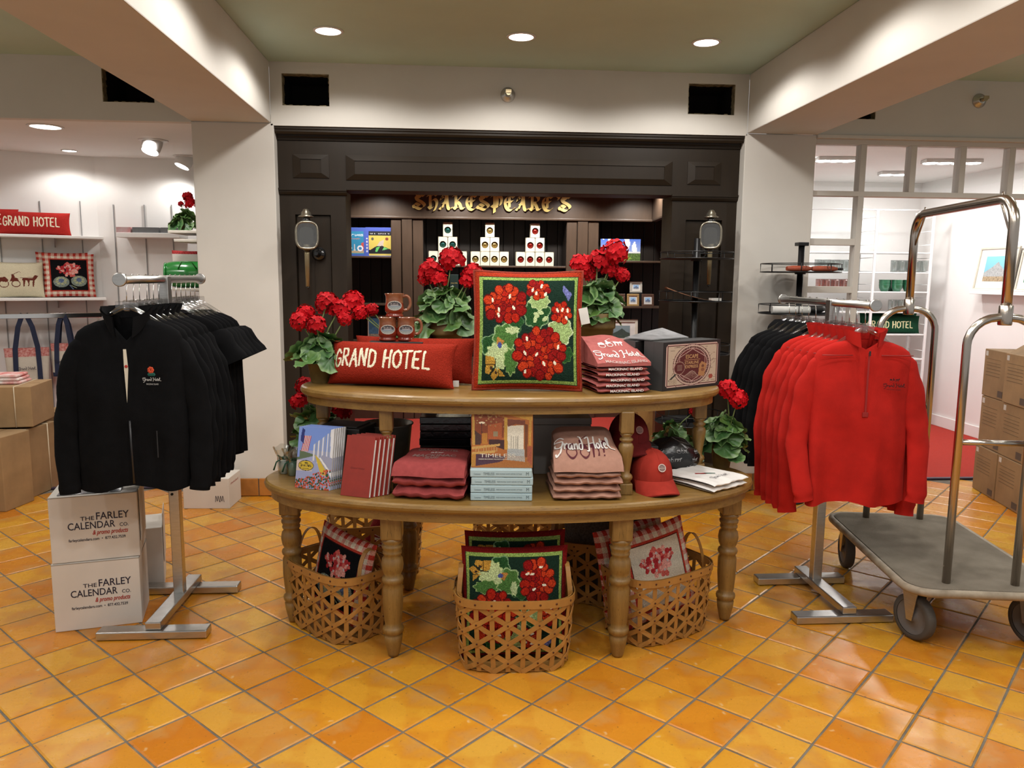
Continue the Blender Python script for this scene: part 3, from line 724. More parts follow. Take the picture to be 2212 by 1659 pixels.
def gingham_canvas(ground, flower=True, n=110, leaf=True):
    c = Canvas(n, n, ground); A, B, Cc = (.46, .045, .03), (.62, .33, .27), (.70, .64, .52)
    k = 17
    ix, iy = (c.X*k).astype(int) % 2, (c.Y*k).astype(int) % 2
    edge = np.minimum(np.minimum(c.X, 1-c.X), np.minimum(c.Y, 1-c.Y))
    m = edge < .115
    c.put(m & (ix == 0) & (iy == 0), A, .2); c.put(m & (ix != iy), B, .2); c.put(m & (ix == 1) & (iy == 1), Cc, .1)
    c.put((edge >= .115) & (edge < .15), (.45, .05, .03), .2); c.put((edge >= .150) & (edge < .156), (.06, .01, .01))
    P1, P2, P3 = (.60, .12, .10), (.70, .32, .27), (.42, .03, .035)
    if flower:
        r = random.Random(4)
        for (x, y, s) in ((.5, .72, .075), (.6, .70, .07), (.42, .68, .065), (.35, .60, .06), (.52, .62, .08), (.63, .61, .07), (.46, .54, .07), (.57, .52, .07), (.68, .68, .05), (.30, .66, .045)):
            for q in range(5):
                a = q*1.257+r.uniform(0, 1); c.ell(x+s*.6*math.cos(a), y+s*.6*math.sin(a), s*.55, s*.42, r.choice((P1, P2, P3, P1)), .3, a)
            c.ell(x, y, s*.22, s*.22, (.55, .5, .5))
        if leaf:
            for x, y in ((.34, .34), (.68, .36)):
                c.ell(x, y, .155, .125, (.20, .24, .20), .4); c.ell(x, y+.02, .11, .09, (.36, .38, .22), .4); c.ell(x, y+.03, .05, .05, (.10, .14, .26), .4)
                for q in range(7): a = q*.9; c.line([(x, y+.03), (x+.14*math.cos(a), y+.11*math.sin(a))], .008, (.10, .15, .24))
            c.line([(.50, .26), (.56, .17)], .02, (.10, .13, .22)); c.line([(.52, .26), (.62, .2)], .014, (.3, .33, .2))
    return wool(c, .12)
CREAMW = (.78, .72, .54)
LET = {'G': [[(.85,.8),(.5,1),(.1,.6),(.15,.15),(.55,0),(.85,.2),(.85,.45),(.55,.45)]], 'R': [[(.1,0),(.15,1)],[(.15,1),(.7,.95),(.75,.6),(.15,.5)],[(.35,.5),(.85,0)]],
  'A': [[(0,0),(.5,1)],[(.5,1),(.9,0)],[(.2,.38),(.75,.38)]], 'N': [[(.05,0),(.12,1)],[(.12,1),(.8,0)],[(.8,0),(.85,1)]], 'D': [[(.1,0),(.15,1)],[(.15,1),(.75,.85),(.85,.4),(.6,.05),(.1,0)]],
  'H': [[(.1,0),(.15,1)],[(.8,0),(.85,1)],[(.12,.5),(.82,.55)]], 'O': [[(.5,1),(.1,.75),(.1,.25),(.5,0),(.9,.25),(.9,.75),(.5,1)]], 'T': [[(.5,0),(.5,1)],[(0,.95),(1,1)]],
  'E': [[(.8,1),(.15,.95),(.1,.05),(.8,0)],[(.12,.5),(.65,.52)]], 'L': [[(.15,1),(.1,.03),(.8,0)]]}
def grand_hotel_canvas(col, letter=CREAMW, w=190, h=72, x0=.06, x1=.86, y0=.36, y1=.74):
    c = Canvas(w, h, col); s = 'GRAND HOTEL'; n = 10.55; cw = (x1-x0)/n; x = x0
    for ch in s:
        if ch == ' ': x += cw*.55; continue
        for st in LET[ch]:
            P = spline(st, 5) if len(st) > 2 and ch not in 'EL' else st
            c.line([(x+p[0]*cw*.86, y0+p[1]*(y1-y0)+(.02 if ch in 'RN' else 0)) for p in P], cw*.24, letter, h/w)
        x += cw
    return wool(c, .16)
RUST = mat('rust_piping', (0.34, 0.032, 0.011), 0.9, var=0.2, scale=60, bump=0.6, bscale=220)
GC = geranium_canvas(); GC2 = geranium_canvas((.16, .008, .008)); GC2.a = np.rot90(GC2.a, 1).copy(); BLK = (.006, .006, .007)
# on the upper tier
pA, pB = fl(1022, 849, ZU), fl(1262, 852, ZU); w_ = (pB-pA).length
pillow('geranium_pillow', 'square dark green hooked pillow with red geraniums propped up on the upper tier', w_, .475, .13, GC, (0.36, 0.05, 0.013), (pA+pB)/2+Vector((0, .075, 0.004)), (R_(-9), 0, face_angle(pA, pB)), piping=RUST)
qA, qB = fl(703, 836, ZU), fl(978, 849, ZU); wq = (qB-qA).length
GHC = grand_hotel_canvas((0.27, 0.021, 0.010))
pillow('lumbar_pillow', 'long rust red pillow lettered GRAND HOTEL in cream, front of the upper tier', wq*1.02, .185, .14, GHC, (0.24, 0.019, 0.009), (qA+qB)/2+Vector((0.0, .085, 0.003)), (R_(-18), 0, face_angle(qA, qB)), group='rust red GRAND HOTEL pillows on the table', pinch=.03)
pillow('lumbar_pillow', 'long rust red pillow half hidden behind the lettered one on the upper tier', wq*1.0, .195, .11, GHC, (0.24, 0.019, 0.009), (qA+qB)/2+Vector((0.085, .215, 0.003)), (R_(-14), 0, face_angle(qA, qB)+R_(2)), group='rust red GRAND HOTEL pillows on the table', pinch=.03)
# in the baskets
cb = BASKET.location; nf = nb_
pillow('geranium_pillow', 'green geranium pillow with dark red edge, front one in the nearest basket', .42, .44, .09, GC2, (0.10, 0.01, 0.008), (cb.x, cb.y-.052, .02), (R_(-7), 0, angc), group='geranium pillows in the front basket')
pillow('geranium_pillow', 'green geranium pillow with dark red edge, rear one in the nearest basket', .41, .47, .07, GC2, (0.10, 0.01, 0.008), (cb.x+.01, cb.y+.045, .02), (R_(-7), 0, angc+R_(1)), group='geranium pillows in the front basket')
GB = gingham_canvas(BLK); GW = gingham_canvas((.62, .56, .45), leaf=False)
lb = bL.location; pillow('gingham_pillow', 'black pillow with pink geranium and red gingham border in the front left basket', .37, .375, .08, GB, (.55, .5, .42), (lb.x-.02, lb.y-.03, .045), (R_(-10), R_(5), angl))
rb = bR.location; pillow('gingham_pillow', 'cream pillow with red flowers and gingham border, front one in the right basket', .37, .40, .085, GW, (.55, .5, .42), (rb.x+.03, rb.y-.03, .06), (R_(-10), R_(-9), angr-R_(8)), group='cream gingham pillows in the right basket')
pillow('gingham_pillow', 'cream gingham pillow leaning behind the other in the right basket', .37, .40, .08, GW, (.55, .5, .42), (rb.x-.055, rb.y+.055, .05), (R_(-8), R_(-6), angr-R_(4)), group='cream gingham pillows in the right basket')
kb = bBack[0].location; pillow('lumbar_pillow', 'dark red lettered pillow stood on end in the back left basket', .48, .19, .10, grand_hotel_canvas((.16, .012, .012), (.42, .36, .3)), (.14, .012, .012), (kb.x+.17, kb.y-.03, .22), (R_(-15), R_(-62), R_(8)))
TWEED = mat('grey_tweed', (0.14, 0.12, 0.10), 0.95, var=0.3, scale=120, bump=0.6, bscale=160)
kt = bBack[2].location
def tweed_bag():
    t = thing('tweed_bag', 'grey tweed bag standing up in the back right basket', 'bag', (kt.x+.03, kt.y, .02), R_(-18))
    def sh(u, v):
        a = u*2*math.pi; k = 1-.25*max(0, v-.75)/.25
        return (.185*k*math.copysign(abs(math.cos(a))**.6, math.cos(a))*(1+.04*math.sin(7*a+v*5)), .10*k*math.copysign(abs(math.sin(a))**.6, math.sin(a)), .02+.42*v)
    MB().grid(sh, 48, 14).build('bag_body', TWEED, t)
    for sx in (-.08, .08): MB().tube([(sx, -.075, .40), (sx*.9, -.05, .47), (sx*.7, 0, .49), (sx*.9, .05, .47), (sx, .075, .40)], .011, 8).build('bag_handle', TWEED, t)
tweed_bag()
# ================================================================ potted geraniums
POT = mat('olive_pot', (0.20, 0.125, 0.032), 0.55, var=0.18, scale=8, bump=0.05, bscale=80, objvar=.12)
SOIL = mat('potting_soil', (0.02, 0.014, 0.01), 0.95, bump=.6, bscale=120)
STEM = mat('geranium_stem', (0.16, 0.22, 0.06), 0.6)
def leaf_material():
    m, n, l, b = _nt('geranium_leaf')
    tc = n.new('ShaderNodeTexCoord'); ln = n.new('ShaderNodeVectorMath'); ln.operation = 'LENGTH'; l.new(tc.outputs['Object'], ln.inputs[0])
    oi = n.new('ShaderNodeObjectInfo')
    base = _mixcol(n, l, oi.outputs['Random'], (0.022, 0.080, 0.020), (0.095, 0.18, 0.032))
    t = _noise(n, l, 60, 3); base = _mixcol(n, l, _ramp(n, l, t.outputs['Fac'], .35, .75), base, (0.055, 0.14, 0.042))
    out = _mixcol(n, l, _ramp(n, l, ln.outputs['Value'], 0.030, 0.042), base, (0.15, 0.25, 0.09))
    l.new(out, b.inputs['Base Color']); b.inputs['Roughness'].default_value = 0.42; b.inputs['Subsurface Weight'].default_value = 0.0
    return m
LEAFM = leaf_material()
PETAL = mat('geranium_petal', (0.56, 0.006, 0.012), 0.65, scale=60, col2=(0.34, 0.002, 0.006), objvar=.2, spec=.15)
def leaf_mesh(seed):
    r = random.Random(seed); n = 36; mb = MB(); v = [(0, 0, 0)]; R = .038
    for ring, q in ((1, .5), (2, 1.0)):
        for k in range(n+1):
            a = .35+(2*math.pi-.7)*k/n - math.pi/2; lob = 1+.07*abs(math.sin(4.5*(a+.3)))*q
            z = q*q*.0026*math.sin(9*a+seed) + .0035*q*q*math.sin(2*a+seed) + .009*q*q - .002*q
            v.append((R*q*lob*math.cos(a), R*q*lob*math.sin(a)+.006, z))
    f = [(0, 1+k, 2+k) for k in range(n)]+[(1+k, n+2+k, n+3+k, 2+k) for k in range(n)]
    return mb.add(v, f, True).mesh('leaf', LEAFM)
LEAVES = [leaf_mesh(i) for i in range(4)]
def head_mesh(seed, n=30, R=.042):
    r = random.Random(seed); mb = MB()
    for k in range(n):
        z = 1-1.55*(k+.5)/n; a = 2.399963*k; q = math.sqrt(max(0, 1-z*z)); d = Vector((q*math.cos(a), q*math.sin(a), z)); c = d*R*r.uniform(.78, 1.08)
        M = Matrix.Translation(c) @ d.to_track_quat('Z', 'Y').to_matrix().to_4x4() @ Matrix.Rotation(r.uniform(0, 6), 4, 'Z')
        for p in range(5):
            b = p*2*math.pi/5; s = .0165*r.uniform(.8, 1.2); u = Vector((math.cos(b), math.sin(b), 0)); w = Vector((-math.sin(b), math.cos(b), 0)); h = r.uniform(.0, .007)
            pts = [Vector((0,0,0)), u*s*.55+w*s*.48+Vector((0,0,h*.5)), u*s*1.05+w*s*.22+Vector((0,0,h)), u*s*1.05-w*s*.22+Vector((0,0,h*.8)), u*s*.55-w*s*.48+Vector((0,0,h*.3))]
            mb.add([M @ p_ for p_ in pts], [(0, 1, 2, 3, 4)])
    return mb.mesh('flower_head', PETAL)
HEADS = [head_mesh(i) for i in range(3)]
def geranium(label, loc, pot_r, pot_h, heads, spread, top, nleaf, seed, lscale=1.0, group='potted red geraniums', pot=True, lower=-.01):
    """heads: world points of the flower heads; leaves fill a dome of radius spread between the rim and top"""
    r = random.Random(seed); t = thing('potted_geranium', label, 'plant', loc, group=group); L = Vector(loc)
    if pot:
        MB().lathe([(pot_r*.66, 0), (pot_r*.68, .004), (pot_r*.90, pot_h*.76), (pot_r*.99, pot_h*.77), (pot_r, pot_h*.80), (pot_r, pot_h*.985), (pot_r*.97, pot_h), (pot_r*.88, pot_h), (pot_r*.86, pot_h*.9)], 32, cap=False).add([(0, 0, .001)], []).build('pot', POT, t)
        MB().lathe([(.001, pot_h*.9), (pot_r*.87, pot_h*.9)], 20, cap=False).build('soil', SOIL, t)
    st = MB()
    for k, h in enumerate(heads):
        p = Vector(h[:3])-L; s = h[3] if len(h) > 3 else 1.0
        obj('flower_head', HEADS[k % 3], t, p, (r.uniform(-.5, .5), r.uniform(-.5, .5), r.uniform(0, 6)), (s,)*3)
        b = Vector((r.uniform(-.3, .3)*pot_r, r.uniform(-.3, .3)*pot_r, pot_h*.9)); mid = (b+p)/2+Vector((r.uniform(-.01, .01), r.uniform(-.01, .01), .02)); st.tube([b, mid, p], [.0035, .003, .0025], 6)
    for k in range(nleaf):
        a = 2.399963*k+seed; v = (k+.5)/nleaf; el = R_(-12+95*v**1.3); rr = spread*r.uniform(.55, 1.0)
        p = Vector((math.cos(a)*math.cos(el)*rr, math.sin(a)*math.cos(el)*rr, pot_h+lower+(top-pot_h)*math.sin(el)*r.uniform(.75, 1.0)+r.uniform(-.02, .01)))
        out = Vector((math.cos(a), math.sin(a), .0)); nrm = (out*r.uniform(.55, 1.2)*math.cos(el)+Vector((r.uniform(-.3, .3), r.uniform(-.3, .3), .75))).normalized()
        if L.z > 0: pass
        q = nrm.to_track_quat('Z', 'Y') @ Euler((0, 0, r.uniform(0, 6))).to_quaternion(); s = lscale*r.uniform(.75, 1.25)
        o = obj('leaf', LEAVES[k % 4], t, p, q.to_euler(), (s,)*3)
        b = Vector((out.x*pot_r*.25, out.y*pot_r*.25, pot_h*.92)); st.tube([b, (b+p)/2+Vector((0, 0, .015)), p], .0018, 5)
    st.build('stems', STEM, t)
    return t
def hp(lst, Y): return [(*wy(x, y, Y+dy), s) for x, y, dy, s in lst]
p1 = fl(692, 829, ZU)+Vector((0, .05, 0))
geranium('red geranium in an olive pot at the left end of the upper tier', p1, .068, .118, hp([(645, 694, -.02, .85), (660, 676, .02, .8), (683, 703, -.06, .9), (706, 655, .02, 1.05), (733, 668, .03, 1.0), (745, 688, .0, .7)], p1.y), .115, .195, 22, 1, 1.45)
p2 = tw(-.47, .16, ZU)
geranium('red geranium mostly hidden behind the red pillows, next to the mugs', p2, .06, .10, hp([(762, 652, 0, 1.05), (778, 676, -.02, .75), (803, 669, 0, .62)], p2.y), .125, .215, 18, 2, 1.45)
p3 = tw(-.185, .20, ZU); p3.x = wy(962, 720, p3.y).x
geranium('red geranium in an olive pot between the mugs and the green pillow', p3, .083, wy(960, 694, p3.y).z-ZU, hp([(976, 562, 0, 1.25), (930, 584, 0, 1.15), (948, 603, -.02, .9), (921, 600, .02, .8), (1021, 592, 0, 1.05), (1008, 608, -.02, .75)], p3.y), .118, .225+.165, 30, 3, 1.45, lower=.01)
p4 = tw(.62, .22, ZU); p4.x = wy(1288, 720, p4.y).x
geranium('red geranium in an olive pot behind the green pillow and the pink shirts', p4, .085, wy(1290, 676, p4.y).z-ZU, hp([(1328, 547, 0, 1.3), (1290, 566, .0, 1.15), (1254, 574, 0, 1.1), (1268, 590, .02, .9), (1318, 583, .02, .9), (1345, 594, .0, .75)], p4.y), .118, .23+.18, 30, 4, 1.5, lower=.01)
p5 = fl(1558, 1008, ZL)
geranium('small red geranium in a brown pot at the right end of the lower tier', p5, .054, .112, hp([(1571, 842, .0, 1.0), (1594, 862, -.02, .95)], p5.y), .105, .225, 24, 5, 1.4)
p6 = tw(-.86, .16, ZL)
geranium('red geranium at the left end of the lower tier, behind the picture books', p6, .06, .11, hp([(659, 834, .0, .9), (646, 866, -.02, .85), (738, 886, .06, 1.1)], p6.y), .12, .27, 20, 6, 1.5)
p7 = tw(.77, .29, ZL)
geranium('red geranium in the shade behind the right upper leg on the lower tier', p7, .05, .10, hp([(1500, 889, .0, .6)], p7.y), .09, .17, 9, 7, 1.5)
# ================================================================ clothes rails, hangers, garments
STEEL = mat('brushed_steel', (0.60, 0.59, 0.57), 0.30, 1.0, var=0.08, scale=30, stretch=(1, 1, 8))
CHROME = mat('chrome', (0.75, 0.74, 0.72), 0.10, 1.0, var=0.02)
CLEAR = mat_glass('clear_plastic', (0.93, 0.93, 0.93), 0.08, 0.10)
HOLE = mat('black_hole', (0.01, 0.01, 0.01), 0.8)
def rail(label, X, y0, y1, z, post_y, foot):
    """T-stand: two feet, a spine, a square post and a round bar along y"""
    t = thing('clothes_rack', label, 'clothes rack', (X, post_y, 0)); o = lambda y: y-post_y
    fy0, fy1, fx = foot
    for y in (fy0, fy1): MB().rbox(fx[0]-X, fx[1]-X, o(y)-.035, o(y)+.035, .003, .037, .004).build('foot', STEEL, t)
    MB().rbox(-.032, .032, o(fy0)-.02, o(fy1)+.045, .038, .070, .004).build('spine', STEEL, t)
    p = MB().rbox(-.022, .022, -.022, .022, .068, z+.012, .003); pst = p.build('post', STEEL, t)
    h = MB()
    for zz in (.53, .585): h.lathe([(.006, 0), (.006, .002)], 10, Matrix.Translation((-.006, -.0225, zz)) @ Matrix.Rotation(R_(90), 4, 'X'))
    h.build('bolt_holes', HOLE, pst)
    MB().tube([(0, o(y0), z), (0, o(y1), z)], .0165, 20).build('hang_bar', STEEL, t)
    for y in (y0, y1):
        d = -1 if y == y0 else 1
        MB().lathe([(.024, 0), (.026, .002), (.026, .010), (.023, .012)], 28, Matrix.Translation((0, o(y)-.004*d, z)) @ Matrix.Rotation(R_(90)*(1 if d < 0 else -1), 4, 'X')).build('end_cap', STEEL, t)
    return t
RLX, RLZ, RRX, RRZ = -1.25, 1.478, 1.735, 1.395
rail('steel clothes rack carrying the black jackets, on the left', RLX, 3.05, 3.98, RLZ, 3.50, (3.19, 3.66, (-1.475, -1.03)))
rail('steel clothes rack carrying the red pullovers, on the right', RRX, 3.13, 4.05, RRZ, 3.50, (3.18, 3.62, (1.49, 1.93)))
def hanger_meshes():
    hk = []
    for k in range(15): a = R_(-20+ k*220/14); hk.append((0, -.0205*math.cos(a)*1.0, .0205*math.sin(a)))
    hk = [(0, p[1], p[2]-.001) for p in hk][::-1]
    pts = [(0, p[1], p[2]) for p in hk]; pts = pts[::-1]
    wire = MB().tube(pts + [(0, .012, -.022), (0, .002, -.045), (0, 0, -.085)], .0019, 6)
    body = MB()
    def arm(u, v):
        x = (u*2-1)*.165; q = abs(x)/.165; a = v*2*math.pi; zc = -.100-.105*q**1.25
        if q < .25: zc += .0
        return (x, .012*q*q+.007*math.cos(a), zc+(.012-.004*q)*math.sin(a))
    body.grid(arm, 24, 8); body.rbox(-.042, .042, -.005, .005, -.112, -.082, .004); body.rbox(-.012, .012, -.009, .009, -.120, -.078, .004)
    return wire.mesh('hook', CHROME), body.mesh('hanger_body', CLEAR)
HW, HB = hanger_meshes()
def hanger(label, X, y, z, rz, group):
    t = thing('coat_hanger', label, 'hanger', (X, y, z), rz, group); obj('hook', HW, t); obj('hanger_body', HB, t); return t
def garment_mesh(seed, hw=.205, hem=.225, length=.66, depth=.05, sleeve='long', folds=1.0, sl=.60, neck=.062, nz=26, nx=56, fwd=0.0, spread=0.0, vneck=.03):
    """torso and sleeves hanging from the shoulders; z=0 at the neck, front towards -y"""
    r = random.Random(seed); mb = MB(); ph = [r.uniform(0, 6) for _ in range(6)]
    zs = []
    def half(t):       # half width and its height
        z = -t*length
        if t < .16: k = t/.16; return neck+(hw-neck)*math.sin(k*math.pi/2)**.9, -.012-.075*k**1.25
        k = (t-.16)/.84; return hw+(hem-hw)*k**.7, -.087-(length-.087)*k
    def sec(u, v):
        W, z = half(v); a = 2*math.pi*u; cx = math.cos(a); sy = math.sin(a)
        x = W*math.copysign(abs(cx)**.75, cx); d = depth*(.45+.55*min(1, v*2.2)); y = d*math.copysign(abs(sy)**.9, sy)
        f = folds*(v**1.3)*(.017*math.sin(x*24+ph[0]+v*2.2)+.008*math.sin(x*53+ph[1]-v)+.006*math.sin(x*13+z*9+ph[2]))
        side = 1 if sy < 0 else .6
        y += f*side + .005*folds*math.sin(z*19+x*14+ph[3])*math.sin(math.pi*min(1, v*1.1))
        z2 = z + (.012*math.sin(x*21+ph[4]) if v > .97 else 0) - (vneck*max(0, 1-abs(x)/.07)*max(0, 1-v/.22)*min(1, -sy*3) if sy < 0 else 0)
        return (x, y, z2)
    mb.grid(sec, nx, nz)
    for s in (-1, 1):
        sh = Vector((s*(hw-.055), 0, -.085))
        if sleeve == 'long':
            ctrl = [Vector((s*(hw-.062), 0, -.080)), Vector((s*(hw-.018), .003, -.128)), Vector((s*(hw+.016), .008, -.23)), Vector((s*(hw+.040+spread*.3), .012, -.36)), Vector((s*(hw+.052+spread), r.uniform(-.008, .008)-fwd*.3, -.47)), Vector((s*(hw+.048+spread-fwd*.35), -.016-fwd, -sl)), Vector((s*(hw+.044+spread-fwd*.45), -.018-fwd, -sl-.045))]
            rad = [.020, .044, .054, .050, .046, .041, .040]
        else:
            ctrl = [sh, Vector((s*(hw+.004), .0, -.135)), Vector((s*(hw+.048), -.004, -.235))]; rad = [.014, .060, .078]
        n = 22; P = []
        for i in range((len(ctrl)-1)*5+1):
            q = i/5; k = min(int(q), len(ctrl)-2); f = q-k; a, b = ctrl[k], ctrl[k+1]; f2 = f*f*(3-2*f)
            P.append((a.lerp(b, f), rad[k]+(rad[k+1]-rad[k])*f2))
        o = []
        for i, (p, R) in enumerate(P):
            t = (P[min(i+1, len(P)-1)][0]-P[max(i-1, 0)][0]).normalized(); sd = Vector((0, 1, 0)).cross(t).normalized(); dp = t.cross(sd)
            for k in range(n):
                a = 2*math.pi*k/n; w = 1+.06*folds*math.sin(3*a+i*.55+ph[5])+.05*math.sin(i*1.25+ph[0]+2*math.sin(a))
                o.append(p+sd*math.cos(a)*R*w+dp*math.sin(a)*R*.46*w)
        mb.add(o, [(i*n+k, i*n+(k+1) % n, (i+1)*n+(k+1) % n, (i+1)*n+k) for i in range(len(P)-1) for k in range(n)], True)
    return mb
def collar_mb(h=.055, rx=.072, ry=.046, gap=28, lean=.012, drop=.055):
    """standing collar open at the front"""
    mb = MB(); n = 30
    def sh(u, v):
        a = R_(-90+gap+(360-2*gap)*u); fr = max(0, -math.sin(a))
        k = 1+lean/rx*v*(1.2 if fr < .3 else 1.6)
        return (rx*k*math.cos(a), ry*k*math.sin(a)-fr*fr*.018*(1-v), -.012-drop*fr**1.5*(1-.45*v)+h*v)
    mb.grid(sh, n, 4); o = len(mb.v)
    mb.grid(lambda u, v: tuple(c*.93 if i < 2 else c for i, c in enumerate(sh(u, v))), n, 4)
    return mb
BLACKF = mat('black_jersey', (0.0036, 0.0036, 0.0042), 0.9, var=.2, scale=20, spec=.12, bump=.2, bscale=400)
REDF = mat('red_fleece', (0.46, 0.014, 0.009), 0.9, var=.10, scale=14, spec=.2, bump=.25, bscale=400)
ZIP = mat('black_zip', (0.03, 0.03, 0.032), 0.35, .3); REDZ = mat('red_zip', (0.30, 0.012, 0.010), 0.5)
PRINT = mat_attr('embroidery', 0.8)
SCRIPT = {  # pen strokes of the flowing hotel name, unit box about 10 x 2.2
 'g': [[(1.7,1.75),(1.0,1.95),(.15,1.75),(.1,1.45),(.8,1.35),(1.5,1.35),(1.35,.6),(1.1,-.25),(.5,-.6),(.35,-.35)], [(.2,1.0),(.3,.55),(.9,.4),(1.4,.75)]],
 'r': [[(1.75,1.15),(1.85,.25)], [(1.9,.8),(2.15,1.15),(2.35,1.0)]], 'a': [[(3.0,1.1),(2.6,1.05),(2.5,.5),(2.8,.3),(3.05,.9),(3.1,.3),(3.25,.4)]],
 'n': [[(3.45,1.1),(3.5,.3)], [(3.5,.8),(3.8,1.1),(3.95,.9),(4.0,.3)]], 'd': [[(4.75,1.1),(4.35,1.0),(4.3,.45),(4.7,.3),(4.85,1.0),(4.6,1.9),(4.2,2.05)]],
 'H': [[(5.4,1.7),(5.8,1.95),(6.0,1.85),(5.95,1.0),(5.8,.1),(5.5,.15)], [(7.0,2.05),(6.85,1.2),(6.9,.3)], [(5.9,1.0),(6.9,1.1)]],
 'o': [[(7.4,1.1),(7.15,.7),(7.35,.3),(7.65,.6),(7.5,1.1)]], 't': [[(8.05,1.75),(7.95,.5),(8.2,.3)], [(7.75,1.25),(8.3,1.3)]], 'e': [[(8.4,.7),(8.8,.85),(8.65,1.15),(8.4,.75),(8.55,.3),(8.9,.4)]],
 'l': [[(9.05,.6),(9.4,1.6),(9.3,2.0),(9.1,1.6),(9.2,.6),(9.5,.3),(10.1,.25)]]}
def add_script(mb, x, y, w, fn, pen=.17, col=None, sy=1.0):
    s = w/10.2
    for st in SCRIPT.values():
        for q in st: add_stroke(mb, [(x+p[0]*s, y+p[1]*s*sy) for p in q], pen*s, fn, col=col)
def add_carriage(mb, x, y, w, fn, col, pen=.05):
    """small horse-drawn carriage silhouette, unit 10 wide"""
    s = w/10; P = lambda pts: [(x+a*s, y+b*s) for a, b in pts]
    def fill(pts):
        mb.add([fn(*p) for p in P(pts)], [tuple(range(len(pts)))]); mb.c = (mb.c or [])+[(*col, 1)] if col is not None else None
    for cx, r in ((1.6, 1.1), (4.4, .95)):
        add_stroke(mb, P([(cx+r*math.cos(a), .1+r*math.sin(a)) for a in np.linspace(0, 2*math.pi, 17)]), .22*s, fn, col=col)
    for pts in ([(.4,1.0),(.6,2.1),(2.0,2.3),(2.8,1.2),(2.2,.6)], [(3.0,.8),(3.4,2.0),(4.6,2.0),(5.2,1.0)], [(3.5,2.0),(3.4,3.0),(3.9,3.2),(4.3,2.1)], [(5.8,1.1),(6.0,2.0),(8.3,1.9),(8.9,2.9),(9.8,2.7),(9.3,1.9),(8.8,1.1)],
                [(6.1,1.2),(6.0,-.8),(6.3,-.8),(6.6,1.2)], [(8.3,1.2),(8.2,-.8),(8.5,-.8),(8.8,1.2)], [(7.0,1.2),(7.3,0),(7.0,-.7),(7.4,-.7),(7.6,1.2)]): fill(pts)
    add_stroke(mb, P([(3.8,3.0),(5.2,3.9),(5.6,3.6)]), .14*s, fn, col=col); add_stroke(mb, P([(4.6,1.8),(6.2,2.0),(8.8,2.1)]), .10*s, fn, col=col, smooth=False)
def jacket(label, X, y, rz, seed, detail, group):
    h = hanger('clear plastic hanger holding '+label, X, y, RLZ, rz, 'clear hangers on the left rack')
    t = thing('zip_jacket', label, 'jacket', (X, y, RLZ-.135), rz, group)
    garment_mesh(seed, .195, .205, .67, .052, 'long', 1.0, .645, vneck=.085).build('jacket_body', BLACKF, t)
    collar_mb(.046, .078, .050, 22, .014, .080).build('collar', BLACKF, t)
    if detail:
        MB().tube([(.004, -.060, -.40), (.006, -.064, -.5), (.010, -.066, -.645)], .0042, 6).build('zipper', ZIP, t)
        tg = MB().add([(-.003, -.066, -.125), (.008, -.066, -.125), (.012, -.067, -.20), (.001, -.067, -.33), (-.003, -.067, -.2)], [(4, 3, 2, 1, 0)]).build('swing_tag', mat('cream_card', (.62, .56, .44), .8), t)
        f = MB().sphere((.005, -.0675, -.19), .006, 10, 6, (1, .2, 1)); f.build('tag_flower', mat('tag_red', (.4, .03, .02), .8), tg)
        pr = MB(); fn = lambda u, v: (.095+u, -.0655-.004*math.sin(u*38), v)
        W_ = (.45, .44, .42)
        for k in range(7): a = k*.9; pr.lathe([(.006, 0), (.001, .002)], 6, Matrix.Translation(fn(-.004+.007*math.cos(a), -.205+.008*math.sin(a))) @ Matrix.Rotation(R_(90), 4, 'X'), cap=False); pr.c = (pr.c or [])+[(.50, .06, .02, 1)]*6
        for k in range(3): pr.lathe([(.007, 0), (.001, .002)], 6, Matrix.Translation(fn(-.010+.008*k, -.222)) @ Matrix.Rotation(R_(90), 4, 'X'), cap=False); pr.c += [(.01, .08, .06, 1)]*6
        add_script(pr, -.036, -.248, .070, fn, .22, W_); add_text(pr, 'MACKINAC ISLAND', 0, -.262, .006, fn, w=.045, col=W_, align='c')
        pr.build('embroidered_logo', PRINT, t)
        MB().rbox(.10, .104, -.069, -.064, -.545, -.44, .001).build('pocket_zip', ZIP, t)
    return t
yj = [3.10, 3.165, 3.225, 3.30, 3.37, 3.43]
ords = ['frontmost', 'second', 'third', 'fourth', 'fifth', 'sixth']
for k, y in enumerate(yj):
    jacket('%s black zip jacket %son the left rack' % (ords[k], 'with embroidered logo ' if k == 0 else 'counted from the front '), RLX, y, R_(6+random.uniform(-3, 3)), 20+k, k == 0, 'black zip jackets on the left rack')
def tee(label, X, y, rz, seed, group):
    hanger('clear plastic hanger holding '+label, X, y, RLZ, rz, 'clear hangers on the left rack')
    t = thing('t_shirt', label, 't-shirt', (X, y, RLZ-.14), rz, group)
    garment_mesh(seed, .20, .215, .70, .035, 'short', 1.1, neck=.075).build('shirt_body', BLACKF, t)
    MB().tube([(.077*math.cos(a), .026*math.sin(a), -.012-.03*max(0, -math.sin(a))) for a in np.linspace(0, 2*math.pi, 28, endpoint=False)], .006, 6, True).build('neckband', BLACKF, t)
ords2 = ['nearest', 'second', 'third', 'fourth', 'fifth', 'farthest']
for k, y in enumerate([3.58, 3.64, 3.70, 3.765, 3.83, 3.895]):
    tee('%s black short-sleeved shirt at the back of the left rack' % ords2[k], RLX, y, R_(4+random.uniform(-3, 3)), 40+k, 'black short-sleeved shirts on the left rack')
